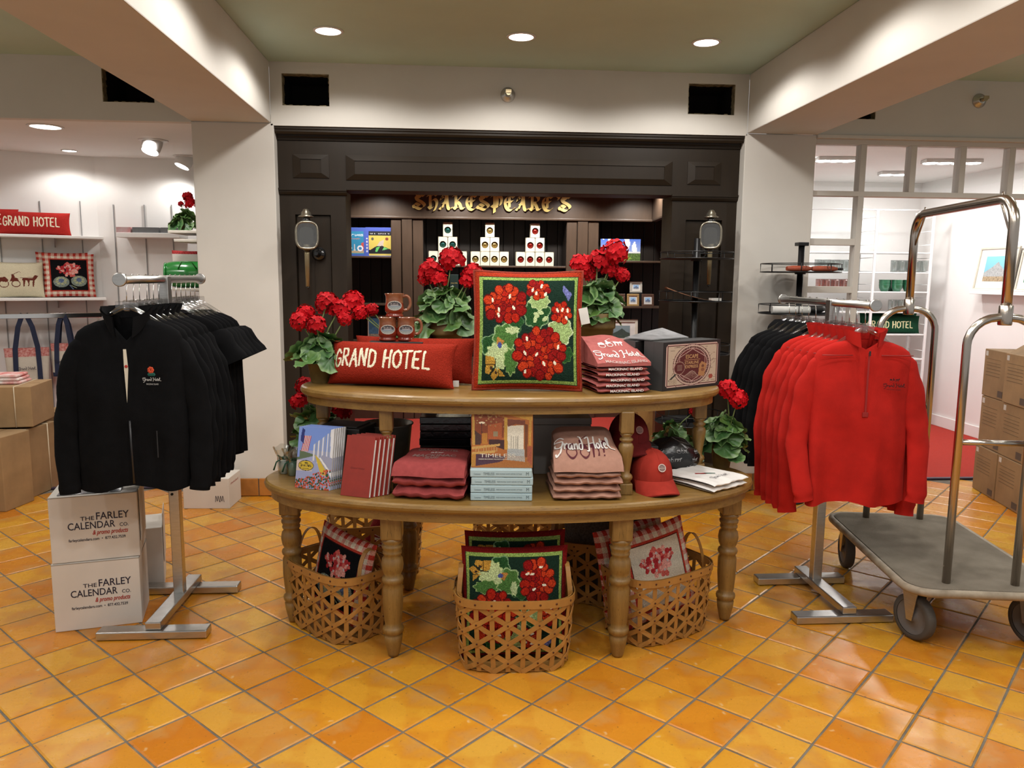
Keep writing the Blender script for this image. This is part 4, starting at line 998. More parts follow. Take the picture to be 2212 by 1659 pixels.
def pullover(label, y, rz, seed, detail, group):
    hanger('clear plastic hanger holding '+label, RRX, y, RRZ, rz, 'clear hangers on the right rack')
    t = thing('quarter_zip_pullover', label, 'pullover', (RRX, y, RRZ-.135), rz, group)
    garment_mesh(seed, .205, .215, .72, .052, 'long', 1.2, .66 if detail else .745, spread=.004, fwd=.04 if detail else 0, vneck=.04).build('pullover_body', REDF, t)
    collar_mb(.050, .076, .050, 26, .012, .036).build('collar', REDF, t)
    MB().tube([(s*hx, -.042-.002*k, -.075-.0*k) for s in (-1,) for k, hx in enumerate((.06, .13, .19))], .0022, 5).build('yoke_seam', REDZ, t); MB().tube([(hx, -.042-.002*k, -.075) for k, hx in enumerate((.06, .13, .19))], .0022, 5).build('yoke_seam', REDZ, t)
    if detail:
        MB().rbox(-.004, .004, -.063, -.058, -.315, -.06, .001).build('zip_placket', REDZ, t)
        MB().rbox(-.012, .012, -.064, -.059, -.335, -.315, .001).build('zip_patch', REDZ, t)
        MB().rbox(-.003, .003, -.070, -.064, -.075, -.055, .001).build('zip_pull', ZIP, t)
        pr = MB(); fn = lambda u, v: (.105+u, -.072-.006*math.sin(u*30), v); K = (.02, .006, .008)
        add_carriage(pr, -.018, -.180, .042, fn, K); add_script(pr, -.040, -.207, .088, fn, .24, K); add_text(pr, 'MACKINAC ISLAND', .002, -.218, .006, fn, w=.055, col=K, align='c')
        pr.build('embroidered_logo', PRINT, t)
for k, y in enumerate([3.20, 3.27, 3.335, 3.40, 3.46, 3.55]):
    pullover('%s red quarter-zip pullover %son the right rack' % (ords[k], 'with black logo ' if k == 0 else 'counted from the front '), y, R_(-8+random.uniform(-3, 3)), 60+k, k == 0, 'red pullovers on the right rack')
def hoodie(label, y, rz, seed, group):
    hanger('clear plastic hanger holding '+label, RRX, y, RRZ, rz, 'clear hangers on the right rack')
    t = thing('hooded_sweatshirt', label, 'sweatshirt', (RRX, y, RRZ-.135), rz, group)
    garment_mesh(seed, .205, .215, .70, .05, 'long', 1.0, .63).build('sweatshirt_body', BLACKF, t)
    def hood(u, v): a = R_(-60+300*u); k = .6+.4*math.sin(math.pi*v); return (.085*k*math.cos(a)*1.1, .05+.05*k*math.sin(a), .03-.10*v)
    MB().grid(hood, 24, 8).build('hood', BLACKF, t)
    return t
for k, y in enumerate([3.66, 3.735, 3.81, 3.885, 3.96]):
    hoodie('%s black hooded sweatshirt behind the red pullovers' % ords2[k if k < 4 else 5], y, R_(-6+random.uniform(-3, 3)), 80+k, 'black sweatshirts on the right rack')
# ================================================================ luggage cart
TUBE = mat('cart_tube', (0.56, 0.50, 0.44), 0.22, 1.0, var=0.05, scale=10)
DECKC = mat('cart_carpet', (0.22, 0.19, 0.145), 0.95, var=0.22, scale=7, bump=0.5, bscale=250, col2=(0.15, 0.125, 0.09))
BUMPER = mat('cart_bumper', (0.36, 0.30, 0.22), 0.6, var=0.25, scale=16, col2=(0.20, 0.16, 0.11), bump=.1)
RUBBER = mat('wheel_rubber', (0.075, 0.068, 0.060), 0.7, var=.15, scale=12); WHUB = mat('wheel_hub', (0.13, 0.12, 0.115), 0.5, var=.1)
def cart():
    a0 = fl(2047, 1262, .262); a1 = fl(2188, 1262, .262); ang = R_(-8.5); c = (a0+a1)/2
    t = thing('luggage_cart', 'brass and steel birdcage luggage cart with worn carpet deck', 'cart', (c.x, c.y, 0), ang)
    L, W, zt = 1.06, .62, .262
    def rr(w0, w1, l0, l1, r, n=8):
        P = []
        for cx_, cy_, s in ((w1-r, l0+r, -90), (w1-r, l1-r, 0), (w0+r, l1-r, 90), (w0+r, l0+r, 180)):
            for k in range(n+1): q = R_(s+90*k/n); P.append((cx_+r*math.cos(q), cy_+r*math.sin(q)))
        return P
    y0, y1 = -.085, L-.085
    MB().prism(rr(-W/2, W/2, y0, y1, .10), zt-.03, zt-.003).build('deck', BUMPER, t)
    MB().prism(rr(-W/2+.012, W/2-.012, y0+.012, y1-.012, .09), zt-.004, zt+.002).build('deck_carpet', DECKC, t)
    MB().tube([(x, y, zt-.014) for x, y in rr(-W/2, W/2, y0, y1, .10)], .017, 10, True).build('bumper', BUMPER, t)
    hw = (a1-a0).length/2; zh = wy(2140, 686, c.y).z; zm = wy(2185, 425, c.y).z; R = .05
    for yy in (0, L-.17):
        P = [(-hw, yy, zt)]
        P += [(-hw, yy, zh-.11)]+[(-hw+.11-.11*math.cos(q), yy, zh-.11+.11*math.sin(q)) for q in np.linspace(.2, math.pi/2, 6)]
        P += [(-x, y, z) for x, y, z in P[::-1]]
        MB().tube(P, .0165, 14).build('end_hoop', TUBE, t)
        zc = wy(2130, 957, c.y).z; MB().tube([(-hw, yy, zc), (hw, yy, zc)], .012, 12).build('cross_bar', TUBE, t)
        MB().lathe([(.024, zh-.03), (.026, zh-.025), (.026, zh+.045), (.022, zh+.05)], 18, Matrix.Translation((0, yy, 0))).build('collar_fitting', TUBE, t)
    Lb = L-.17
    P = [(0, 0, zh), (0, 0, zm-.10)]+[(0, .10-.10*math.cos(q), zm-.10+.10*math.sin(q)) for q in np.linspace(.2, math.pi/2, 6)]
    P += [(0, Lb-y, z) for x, y, z in P[::-1]]
    MB().tube(P, .0195, 16).build('top_bar', TUBE, t)
    for y, d in ((.10, -1), (Lb-.10, 1)):
        MB().tube([(0, y, zm+.03), (0, y, zm-.02), (0, y+d*.092, zm-.16)], .0045, 6).build('garment_hook', TUBE, t)
    for x, y, sw in ((-.235, .035, R_(24)), (.235, .035, R_(20)), (-.235, L-.20, R_(-5)), (.235, L-.20, R_(-5))):
        w = MB(); M = Matrix.Translation((x, y, .098)) @ Matrix.Rotation(sw, 4, 'Z') @ Matrix.Rotation(R_(90), 4, 'Y')
        o = w.lathe([(.074, -.021), (.090, -.022), (.097, -.015), (.098, 0), (.097, .015), (.090, .022), (.074, .021)], 36, M, cap=False).build('wheel', RUBBER, t)
        MB().lathe([(.002, -.017), (.016, -.022), (.020, -.014), (.060, -.010), (.072, -.018), (.076, -.018), (.076, .018), (.072, .018), (.060, .010), (.020, .014), (.016, .022), (.002, .017)], 32, M, cap=False).build('hub', WHUB, o)
        M2 = Matrix.Translation((x, y, .098)) @ Matrix.Rotation(sw, 4, 'Z')
        f = MB()
        for s in (-1, 1): f.add([M2 @ Vector(p) for p in ((s*.027, -.014, -.012), (s*.027, .014, -.012), (s*.027, .045, .125), (s*.027, -.035, .125), (s*.031, -.014, -.012), (s*.031, .014, -.012), (s*.031, .045, .125), (s*.031, -.035, .125))], [(0,1,2,3), (4,7,6,5), (0,4,5,1), (1,5,6,2), (2,6,7,3), (3,7,4,0)])
        f.box(-.033, .033, -.04, .05, .120, .134, M2); f.build('caster_fork', STEEL, t)
    return t
cart()
# ================================================================ cartons on the floor
WCARD = mat('white_card', (0.66, 0.61, 0.55), 0.7, var=.04, scale=5); KRAFT = mat('kraft_card', (0.33, 0.205, 0.095), 0.85, var=.14, scale=6, objvar=.1)
TAPE = mat('packing_strap', (0.62, 0.50, 0.34), 0.5); INK = mat('dark_ink', (0.012, 0.010, 0.03), 0.6); INKR = mat('red_ink', (0.42, 0.03, 0.02), 0.6)
BUBBLE = mat('bubble_wrap', (0.45, 0.42, 0.38), 0.2, var=.2, scale=30, spec=.7)
LABELP = mat('paper_label', (0.62, 0.58, 0.52), 0.8)
def farley(label, c0, ang, w, d, h, z, rzc=0):
    t = thing('calendar_carton', label, 'carton', (c0[0], c0[1], z), ang, group='white calendar cartons')
    MB().rbox(0, w, 0, d, 0, h, .003).build('carton_body', WCARD, t)
    MB().box(w+.0005, w+.002, .0, d, h-.004, h).box(-.001, w+.001, -.0012, -.0005, h-.004, h-.001).build('lid_edge', mat('card_edge', (.35, .32, .28), .8), t)
    fn = lambda u, v: (u, -.0012, v)
    a = MB(); add_text(a, 'THE', .155*w/.31, .62*h, .017, fn, bold=.006, align='r', w=.052); add_text(a, 'FARLEY', .162*w/.31, .62*h, .031, fn, w=.125, bold=.008); add_text(a, 'CALENDAR', .062*w/.31, .49*h, .030, fn, w=.178, bold=.008); add_text(a, 'CO.', .243*w/.31, .49*h, .015, fn, w=.034, bold=.006)
    a.build('printed_name', INK, t); a = MB(); add_text(a, 'farleycalendars.com  •  877.432.7539', .062*w/.31, .31*h, .012, fn, w=.215, bold=.012); a.build('printed_address', INK, t)
    b = MB(); add_text(b, '& promo products', .272*w/.31, .395*h, .019, fn, w=.135, shear=.3, align='r', bold=.02); b.build('printed_slogan', INKR, t)
    return t
fb0, fb1 = fl(120, 1367), fl(297, 1346); fang = face_angle(fb0, fb1); fw = (fb1-fb0).length+.02
fh = wy(118, 1221, fb0.y).z
farley('white carton lettered THE FARLEY CALENDAR CO., lower of the stack at left', fb0, fang, fw, .25, fh, 0)
ft0 = wy(111, 1215, fb0.y)
up = farley('white carton lettered THE FARLEY CALENDAR CO., upper of the stack at left', (ft0.x, fb0.y+.004), fang+R_(1.5), fw, .25, wy(108, 1078, fb0.y).z-fh, fh+.002)
hh = wy(108, 1078, fb0.y).z-fh
FLAP = mat('plastic_wrap_grey', (0.22, 0.23, 0.25), 0.25, var=.4, scale=25)
MB().grid(lambda u, v: (.03+.24*u, 0.02+.20*v, hh+.002+.012*abs(math.sin(u*9)*math.sin(v*7))), 16, 12).build('wrapped_contents', FLAP, up)
MB().rbox(fw+.003, fw+.006, .03, .22, hh*.2, hh*1.02, .001).build('open_flap', WCARD, up)
# third white carton behind
wb = fl(318, 1300)
t = thing('white_carton', 'plain white carton half hidden behind the calendar cartons', 'carton', (-1.42, 3.72, 0), fang+R_(4)); MB().rbox(-.26, 0.02, 0, .24, 0, .30, .003).build('carton_body', WCARD, t); MB().rbox(.022, .025, .02, .22, .12, .36, .001).build('open_flap', WCARD, t)
m0, m1 = fl(397, 1099), fl(496, 1099)
t = thing('white_carton', 'white carton marked MM on the floor beside the left pillar', 'carton', m0, face_angle(m0, m1))
mw = (m1-m0).length; MB().rbox(0, mw, 0, .24, 0, .20, .003).build('carton_body', WCARD, t)
a = MB(); fn = lambda u, v: (u, -.001, v)
for x in (.70, .80): add_stroke(a, [(mw*x, .045), (mw*x+.004, .085), (mw*x+.012, .05), (mw*x+.018, .085), (mw*x+.026, .045)], .003, fn)
a.build('handwritten_mark', INK, t)
a = MB(); fn = lambda u, v: (mw+.001, u, v); add_text(a, 'FRAGILE', .04, .15, .012, fn, w=.15); a.build('printed_line', INKR, t)
def kraft(label, loc, rz, w, d, h, straps=(), torn=False, group='brown cartons at left'):
    t = thing('brown_carton', label, 'carton', loc, rz, group)
    MB().rbox(0, w, 0, d, 0, h, .004).build('carton_body', KRAFT, t)
    for ax, q in straps:
        P = [(q, -.002, .0), (q, -.002, h+.001), (q, d+.002, h+.001), (q, d+.002, 0)] if ax == 'x' else [(-.002, q, 0), (-.002, q, h+.001), (w+.002, q, h+.001), (w+.002, q, 0)]
        MB().tube(P, .004, 6).build('packing_strap', TAPE, t)
    MB().box(0.01, w-.01, d/2-.002, d/2+.002, h, h+.0008).build('flap_seam', mat('seam_dark', (.12, .07, .03), .9), t)
    return t
k0, k1 = fl(36, 1090), fl(131, 1049); kang = face_angle(k0, k1)
kw = (k1-k0).length
kh = wy(128, 909, k1.y).z
kraft('strapped brown carton with a torn corner showing bubble wrap, at the left', k0, kang, kw, .34, kh, (('x', kw*.30), ('x', kw*.78)))
t = thing('bubble_wrapped_parcel', 'bubble-wrapped goods bulging out of the torn brown carton', 'parcel', (k0.x-.048, k0.y-.012, 0), kang)
for k in range(5): MB().sphere((0, .03*(k % 2), .045+.072*k), .042, 10, 7, (1, 1, .9)).build('wrapped_piece', BUBBLE, t)
kc = fl(13, 1106); kraft('brown carton at the left picture edge, in front of the torn one', kc, kang-R_(3), .26, .30, kh*1.02)
kt_ = fl(44, 925, kh)
kraft('strapped brown carton stacked on top, at the left picture edge', (k0.x-.40, k0.y+.10, kh+.015), R_(8), .46, .40, .27, (('x', .36),))
kraft('small brown carton standing behind the stacked cartons at left', (-2.98, 5.80, 0.004), R_(5), .24, .24, .50)
CLOTHRW = mat('red_white_print', (0.55, 0.04, 0.03), .9, scale=14, col2=(.75, .70, .66))
t = thing('folded_fabric', 'folded red and white fabric on the top brown carton at left', 'fabric', (k0.x-.30, k0.y+.24, kh+.287), R_(8))
for k in range(3): MB().rbox(0, .24-.01*k, 0, .2, .022*k, .022*k+.02, .009).build('fold', CLOTHRW, t)
# cartons in the right room
def stack_right():
    a, b = fl(2100, 1052), fl(2196, 1110); ang = face_angle(a, b); d = (b-a).normalized(); L = (b-a).length/2*1.02
    n = 0
    desc = {(0, 0): 'bottom left', (0, 1): 'bottom right', (1, 0): 'middle left', (1, 1): 'middle right', (2, 0): 'top left', (2, 1): 'top right, flap open'}
    zz = [0, wy(2105, 958, a.y).z, wy(2117, 852, a.y).z, wy(2120, 752, a.y).z]
    for r in range(3):
        for c in range(2):
            p = a+d*L*c+Vector((random.uniform(-.01, .01), random.uniform(-.01, .01), zz[r]+.001)); h = zz[r+1]-zz[r]-.003
            t = kraft('brown carton, %s in the stack at the right edge' % desc[(r, c)], p, ang, L-.006, .30, h, group='brown cartons stacked at right')
            fn = lambda u, v: (u, -.0012, v)
            g = MB(); add_text(g, 'MADE WITH CARE', .05, h*.72, .012, fn, w=L*.6) if 0 else None
            for k in range(4): g.box(.04, L-.09, -.0013, -.0006, h*(.45+.07*k), h*(.45+.07*k)+.003)
            g.box(.04, L-.09, -.0013, -.0006, h*.72, h*.72+.002).box(.04, L-.09, -.0013, -.0006, h*.80, h*.80+.002)
            g.build('printed_lines', mat('carton_print', (.16, .10, .05), .9), t)
            MB().box(.02, .055, -.0016, -.0006, h*.86, h*.96).build('barcode_label', LABELP, t)
            MB().box(L-.10, L-.03, -.0016, -.0006, h*.05, h*.18).build('shipping_label', mat('label_dark', (.10, .07, .05), .8), t)
            if r == 2 and c == 1: MB().add([(0, .02, h), (L, .02, h), (L, .20, h+.12), (0, .20, h+.12)], [(0, 1, 2, 3)]).build('open_flap', KRAFT, t)
stack_right()
# ================================================================ goods on the upper tier
CARDM = mat_attr('printed_card', 0.45, spec=.4); BLACKC = mat('black_card', (0.012, 0.011, 0.011), 0.5, var=.15, scale=6)
GLAZE = mat('mug_glaze_red', (0.26, 0.030, 0.012), 0.12, var=.2, scale=9, coat=.5); GLAZE2 = mat('mug_glaze_tan', (0.26, 0.105, 0.050), 0.15, var=.25, scale=30, coat=.5, col2=(.18, .05, .02))
def panel(canvas, w, h, y=-.001):
    mb = MB(); canvas.to(mb, lambda u, v: (u*w, y, v*h)); return mb
def mug_meshes():
    prof = [(.001, .002), (.036, .002), (.038, .004), (.037, .010), (.034, .014), (.0345, .018), (.040, .024), (.0405, .035), (.037, .062)]
    low = MB().lathe(prof, 36, cap=False).mesh('mug_body', GLAZE)
    up = MB().lathe([(.0372, .060), (.0365, .075), (.037, .088), (.0415, .098), (.042, .100), (.040, .100), (.035, .088), (.034, .03), (.001, .028)], 36, cap=False).mesh('mug_collar', GLAZE2)
    P = [(.034, 0, .032), (.050, 0, .030), (.062, 0, .042), (.066, 0, .060), (.062, 0, .080), (.050, 0, .090), (.034, 0, .086)]
    hd = MB().tube([(p[0], 0, p[1]) for p in spline([(a[0], a[2]) for a in P], 4)], .0065, 10).mesh('mug_handle', GLAZE2)
    c = Canvas(40, 30, (.18, .16, .14)); c.ell(.5, .5, .5, .5, (.42, .38, .32)); c.ell(.5, .5, .43, .42, (.05, .045, .05)); c.rect(.1, .35, .9, .5, (.20, .24, .26)); c.put((c.Y < .35) & (((c.X-.5)/.43)**2+((c.Y-.5)/.42)**2 < 1), (.25, .28, .26), .3); c.rect(.25, .5, .75, .6, (.30, .27, .26), .3); c.text('Grand Hotel', .5, .66, .11, w=.55, col=(.5, .42, .36), align='c')
    m = ((c.X-.5)/.5)**2+((c.Y-.5)/.5)**2 < 1
    mb = MB(); c.to(mb, lambda u, v: (math.sin((u-.5)*1.55)*.0425, -math.cos((u-.5)*1.55)*.0425, .030+v*.040))
    keep = m.ravel(); mb.f = [f for f, k in zip(mb.f, keep) if k]; mb.sm = mb.sm[:len(mb.f)]; mb.c = [q for q, k in zip(mb.c, keep) if k]
    return low, up, hd, mb.mesh('medallion', CARDM)
MUGP = mug_meshes()
ym = tw(0, .10, 0).y-.02
rz0 = wy(865, 802, ym).z
t = thing('display_riser', 'black display riser under the three red mugs', 'riser', (wy(800, 800, ym).x, ym-.06, ZU)); zr = wy(850, 800, ym-.06).z+.022
zr = max(ZU+.08, wy(860, 739, ym-.06).z)
rw = wy(916, 740, ym).x-wy(800, 740, ym).x
MB().rbox(0, rw, 0, .13, .001, zr-ZU, .003).build('riser_box', BLACKC, t)
for lab, px, dz in (('red glazed mug with oval medallion, lower left of the pyramid', 838, 0), ('red glazed mug with oval medallion, lower right of the pyramid', 877, 0), ('red glazed mug with oval medallion, on top of the other two', 853, .1005)):
    p = wy(px, 720, ym); t = thing('coffee_mug', lab, 'mug', (p.x, ym, zr+.001+dz), R_(4), 'mugs stacked in a pyramid')
    for me, nm in zip(MUGP, ('mug_body', 'mug_collar', 'mug_handle', 'medallion')): obj(nm, me, t)
    t.scale = (1.05,)*3 if 0 else (1, 1, 1)
# ---- folded shirts
def folded(name, label, cat, loc, rz, w, d, h, m, seed, group, droop=.3, mesh_only=False):
    """one folded garment: soft slab with a rounded front fold and layered back"""
    r = random.Random(seed); ph = [r.uniform(0, 6) for _ in range(5)]
    def sh(u, v):
        a = v*2*math.pi; x = (u*2-1); e = (1-abs(x)**6)**.35 if abs(x) < 1 else 0
        cy_ = math.cos(a); sy = math.sin(a); k = .42
        y = -d/2*math.copysign(abs(cy_)**k, cy_); z = h/2+h/2*math.copysign(abs(sy)**.8, sy)*(.35+.65*e)
        y *= (1+.02*math.sin(x*5+ph[0])); sag = droop*h*(.5-.5*math.cos((y/d+.5)*math.pi)) if sy > 0 else 0
        z += h*.09*math.sin(x*7+ph[1]+y*20)*(1 if sy > 0 else .3)+h*.05*math.sin(x*15+ph[2]) - (droop*h*.5 if y < -d*.42 and sy > 0 else 0)
        return (x*w/2*(1+.015*math.sin(y*30+ph[3])), y, max(.0005, z))
    mb = MB().grid(sh, 40, 28)
    if mesh_only: return mb, sh
    t = thing(name, label, cat, loc, rz, group); mb.build('folded_body', m, t); return t
PINK = mat('heather_pink', (0.40, 0.115, 0.105), 0.92, var=.10, scale=60, bump=.2, bscale=300, spec=.15)
ROSE = mat('rose_fleece', (0.335, 0.062, 0.060), 0.92, var=.10, scale=40, bump=.2, bscale=300, spec=.15)
MAUVE = mat('dusty_mauve', (0.42, 0.225, 0.165), 0.92, var=.08, scale=40, bump=.2, bscale=300, spec=.15)
WHITEF = mat('white_cotton', (0.75, 0.73, 0.70), 0.9, var=.03, scale=30, bump=.15, bscale=300, spec=.15)
INKW = mat('white_ink', (0.74, 0.70, 0.66), 0.8, var=.03); INKM = mat('maroon_ink', (0.10, 0.008, 0.018), 0.8); INKC = mat('pale_pink_ink', (.50, .36, .33), .85)
a_, b_ = fl(1292, 852, ZU), fl(1405, 849, ZU); sw = (b_-a_).length*1.0; sang = face_angle(a_, b_)+R_(2); sc_ = (a_+b_)/2
nS = Vector((-math.sin(sang), math.cos(sang), 0))
ytee = sc_+nS*.115; hz = [.020, .022, .024, .024, .026, .026]; z = ZU+.001
lay = ['bottom', 'second from the bottom', 'third from the bottom', 'fourth from the bottom', 'fifth from the bottom']
for k in range(5):
    h = .0225; t = folded('folded_t_shirt', 'folded pink t-shirt printed MACKINAC ISLAND, %s in the stack' % lay[k], 't-shirt', (ytee.x+random.uniform(-.006, .006), ytee.y, z), sang+R_(random.uniform(-3, 3)), sw+random.uniform(-.012, .012), .23, h, PINK, 100+k, 'pink t-shirts on the upper tier')
    g = MB(); fn = lambda u, v, h=h: (u, -.1165-.0035*math.cos(u*12), v)
    add_text(g, 'MACKINAC ISLAND', -.01 if k % 2 else .01, h*.28, h*.42, fn, w=.14, bold=.02, align='c'); g.build('printed_text', INKW, t)
    z += h-.001
# the top one slopes forward showing its print
t = thing('folded_t_shirt', 'top folded pink t-shirt with white carriage and Grand Hotel script', 't-shirt', (ytee.x-.004, ytee.y, z), sang, 'pink t-shirts on the upper tier')
ztop = wy(1300, 726, ytee.y+.05).z-z
def slope(u, v, lift=0.0):
    v = min(1, max(0, v))
    x = (u-.5)*(sw*1.0)*(1+.03*(1-v)); y = -.118+.205*v; zz = .012+(ztop-.012)*min(1, v*1.02)**.92 - .018*max(0, u-.62)*v*4*(u-.62+.6) + .003*math.sin(u*9+v*4)
    nrm = Vector((0, -.75, .66)); return (x+nrm.x*lift, y+nrm.y*lift, max(.001, zz)+nrm.z*lift)
mb = MB().grid(lambda u, v: slope(u, v), 30, 24); n0 = len(mb.v)
mb.grid(lambda u, v: (slope(u, 1)[0], slope(u, 1)[1]+.012*math.sin(v*3.14), slope(u, 1)[2]*(1-v)), 30, 6)
for s in (0, 1): mb.grid(lambda u, v: (slope(s, u)[0], slope(s, u)[1], slope(s, u)[2]*v), 24, 5)
mb.grid(lambda u, v: (slope(u, 0)[0], slope(u, 0)[1], slope(u, 0)[2]*v), 30, 2)
mb.build('folded_body', PINK, t)
fn = lambda u, v: slope(u, v, .0018)
g = MB(); add_script(g, .03, .17, .94, fn, .22, sy=1.25); g.build('script_print', INKW, t)
g = MB(); add_carriage(g, .20, .60, .55, fn, None); g.build('carriage_print', INKW, t)
g = MB(); add_text(g, 'MACKINAC ISLAND', .55, .0, .075, fn, w=.78, bold=.02, align='c'); g.build('text_print', INKC, t)
# ---- escape game boxes
def game_canvas():
    c = Canvas(150, 116, (.016, .013, .013)); A = 116/150; PK = (.50, .33, .28); CR = (.46, .35, .26); MR = (.085, .014, .014)
    c.poly([(.05, .10), (.08, .06), (.93, .06), (.96, .10), (.96, .90), (.93, .95), (.08, .95), (.05, .90)], PK); c.rect(.068, .088, .945, .92, MR); c.rect(.078, .10, .935, .908, CR, .06)
    r = random.Random(5)
    for k in range(110):
        x, y = r.uniform(.09, .92), r.uniform(.12, .9); 
        if r.random() < .6: c.line([(x, y), (min(.925, x+r.uniform(.02, .08)), y)], .006, (.12, .07, .05), A)
        else: c.line([(x, y), (min(.925, x+.04), y+r.choice((-.06, .06)))], .006, (.12, .07, .05), A)
    cx, cy = .50, .50
    for rad, col in ((.335, (.06, .012, .012)), (.325, PK), (.31, CR), (.30, (.06, .012, .012))): c.ell(cx, cy, rad, rad/A, col)
    for k in range(60): a = k*2*math.pi/60; c.ell(cx+.288*math.cos(a), cy+.288/A*math.sin(a), .006, .008, PK)
    c.ell(cx, cy, .272, .272/A, PK); c.ell(cx, cy, .262, .262/A, (.11, .02, .02))
    hx = lambda q: [(cx+q*math.sin(k*math.pi/3), cy+q/A*math.cos(k*math.pi/3)) for k in range(6)]
    c.poly(hx(.262), PK); c.poly(hx(.252), MR)
    GD = (.50, .27, .12)
    c.rect(.36, .60, .64, .608, GD)
    for k in range(12): c.line([(.34+.025*k, .22), (.46+.008*k, .36)], .005, (.30, .18, .14), A)
    c.line([(.34, .25), (.50, .38), (.62, .25)], .008, (.34, .22, .18), A)
    c.poly([(.61, .26), (.72, .24), (.76, .50), (.67, .56), (.63, .50)], (.36, .17, .07)); c.ell(.69, .46, .025, .03, (.14, .05, .03)); c.ell(.69, .38, .03, .035, (.22, .08, .04))
    c.ell(.28, .45, .095, .135, (.30, .18, .14)); c.ell(.28, .45, .085, .122, MR); 
    for k in range(5): c.rect(.24, .40+.025*k, .33, .405+.025*k, (.3, .2, .16))
    c.line([(.21, .32), (.11, .20)], .028, (.03, .03, .025), A); c.ell(.84, .22, .038, .05, (.30, .06, .04)); c.rect(.11, .12, .24, .22, (.38, .28, .2), .3)
    return c
GAMEC = game_canvas()
g0, g1 = fl(1430, 846, ZU), fl(1552, 832, ZU); gang = face_angle(g0, g1); gw = (g1-g0).length; gh = wy(1430, 740, g0.y).z-ZU
def game_type(t, w, h):
    for tx, y, hh, ww in (('ESCAPE', .64, .078, .22), ('STARLINE', .52, .062, .25), ('EXPRESS', .435, .062, .23)):
        g = MB(); add_text(g, tx, .49*w, y*h, hh*h, lambda u, v: (u, -.0015, v), w=ww*w, bold=.02, align='c'); g.build('gilt_title', mat('gilt_ink', (.50, .27, .12), .5), t)
def game(label, loc, rz, w, h, d, front=True):
    t = thing('board_game_box', label, 'game box', loc, rz, 'escape game boxes on the upper tier'); MB().rbox(0, w, 0, d, .001, h, .003).build('box_body', BLACKC, t)
    if front: panel(GAMEC, w, h, -.0008).build('printed_front', CARDM, t); game_type(t, w, h)
    MB().box(-.0008, .0, .0, d, h*.0, h).box(-.0012, -.0006, d*.48, d*.5, 0, h).build('box_side_seam', mat('seam_grey', (.05, .05, .05), .6), t)
    return t
game('black escape game box with a pink framed front, right end of the upper tier', g0, gang, gw, gh, .105)
nG = Vector((-math.sin(gang), math.cos(gang), 0))
game('second black escape game box standing directly behind the first one', Vector(g0)+nG*.11-Vector((.035, .005, 0)), gang+R_(2), gw, gh*.99, .10, False)
MAGM = mat('glossy_magazine', (.30, .30, .31), .3, var=.3, scale=20); PAPER = mat('white_paper', (.72, .70, .66), .8)
t = thing('magazine', 'glossy magazine lying on top of the black game boxes', 'magazine', Vector(g0)+nG*.07+Vector((.0, .0, gh+.002)), gang+R_(6))
def page(u, v): return (.0+.26*u, .0+.14*v, .004+.012*math.sin(u*1.4)*v+.02*u*v)
MB().grid(page, 12, 6).build('cover', MAGM, t); MB().grid(lambda u, v: (page(u, v)[0], page(u, v)[1], page(u, v)[2]-.003), 12, 6).build('pages', PAPER, t)
# price tag hanging from the back of the green pillow, papers behind
t = thing('price_tag', 'white paper tag sticking out behind the top right pillow corner', 'tag', wy(1262, 676, pB.y+.10)); MB().rbox(-.02, .016, 0, .002, -.045, .02, .0008).build('tag_card', PAPER, t); t.rotation_euler = (0, R_(-12), 0)
# small tag on the lumbar pillow
t = thing('care_tag', 'small white care label at the right corner of the lettered red pillow', 'tag', fl(985, 838, ZU)+Vector((0, .0, .004))); MB().rbox(-.012, .012, 0, .0015, 0, .026, .0006).build('label_cloth', PAPER, t)
# ================================================================ goods on the lower tier
z = ZL+.001
# candles in cellophane
CELLO = mat_glass('cellophane', (.92, .95, .93), .12, .16); WAXG = mat('green_wax', (.12, .22, .15), .35, spec=.5); WAXW = mat('pale_wax', (.42, .44, .38), .35); RIB = mat('green_ribbon', (.006, .075, .035), .35)
for lab, px, py, wm in (('pale candle in a cellophane bag with green ribbon, left end of the lower tier', 612, 1026, WAXW), ('green candle in a cellophane bag with green ribbon, beside the picture books', 631, 1030, WAXG)):
    p = fl(px, py, ZL)+Vector((0, .03, .001)); t = thing('wrapped_candle', lab, 'candle', p, 0, 'cellophane wrapped candles')
    MB().lathe([(.020, 0), (.022, .002), (.022, .055), (.020, .056)], 20).build('candle_glass', wm, t)
    rr_ = random.Random(px)
    mb = MB().grid(lambda u, v: ((.026+(.012*v-.02*max(0, v-.35)+.05*max(0, v-.6))*1.0+.004*math.sin(u*37+v*9)*v)*math.cos(u*6.283), (.026+(.012*v-.02*max(0, v-.35)+.05*max(0, v-.6))+.004*math.sin(u*31+v*7)*v)*math.sin(u*6.283), .001+.115*v+.006*math.sin(u*25)*v), 28, 10); mb.build('cellophane_bag', CELLO, t)
    MB().tube([(.02*math.cos(a), .02*math.sin(a), .066) for a in np.linspace(0, 6.283, 16, endpoint=False)], .003, 6, True).tube([(-.01, -.02, .066), (-.028, -.025, .055), (-.040, -.028, .02)], [.003, .003, .004], 6).tube([(-.01, -.02, .066), (-.02, -.03, .085), (.005, -.028, .068)], .003, 6).build('ribbon', RIB, t)
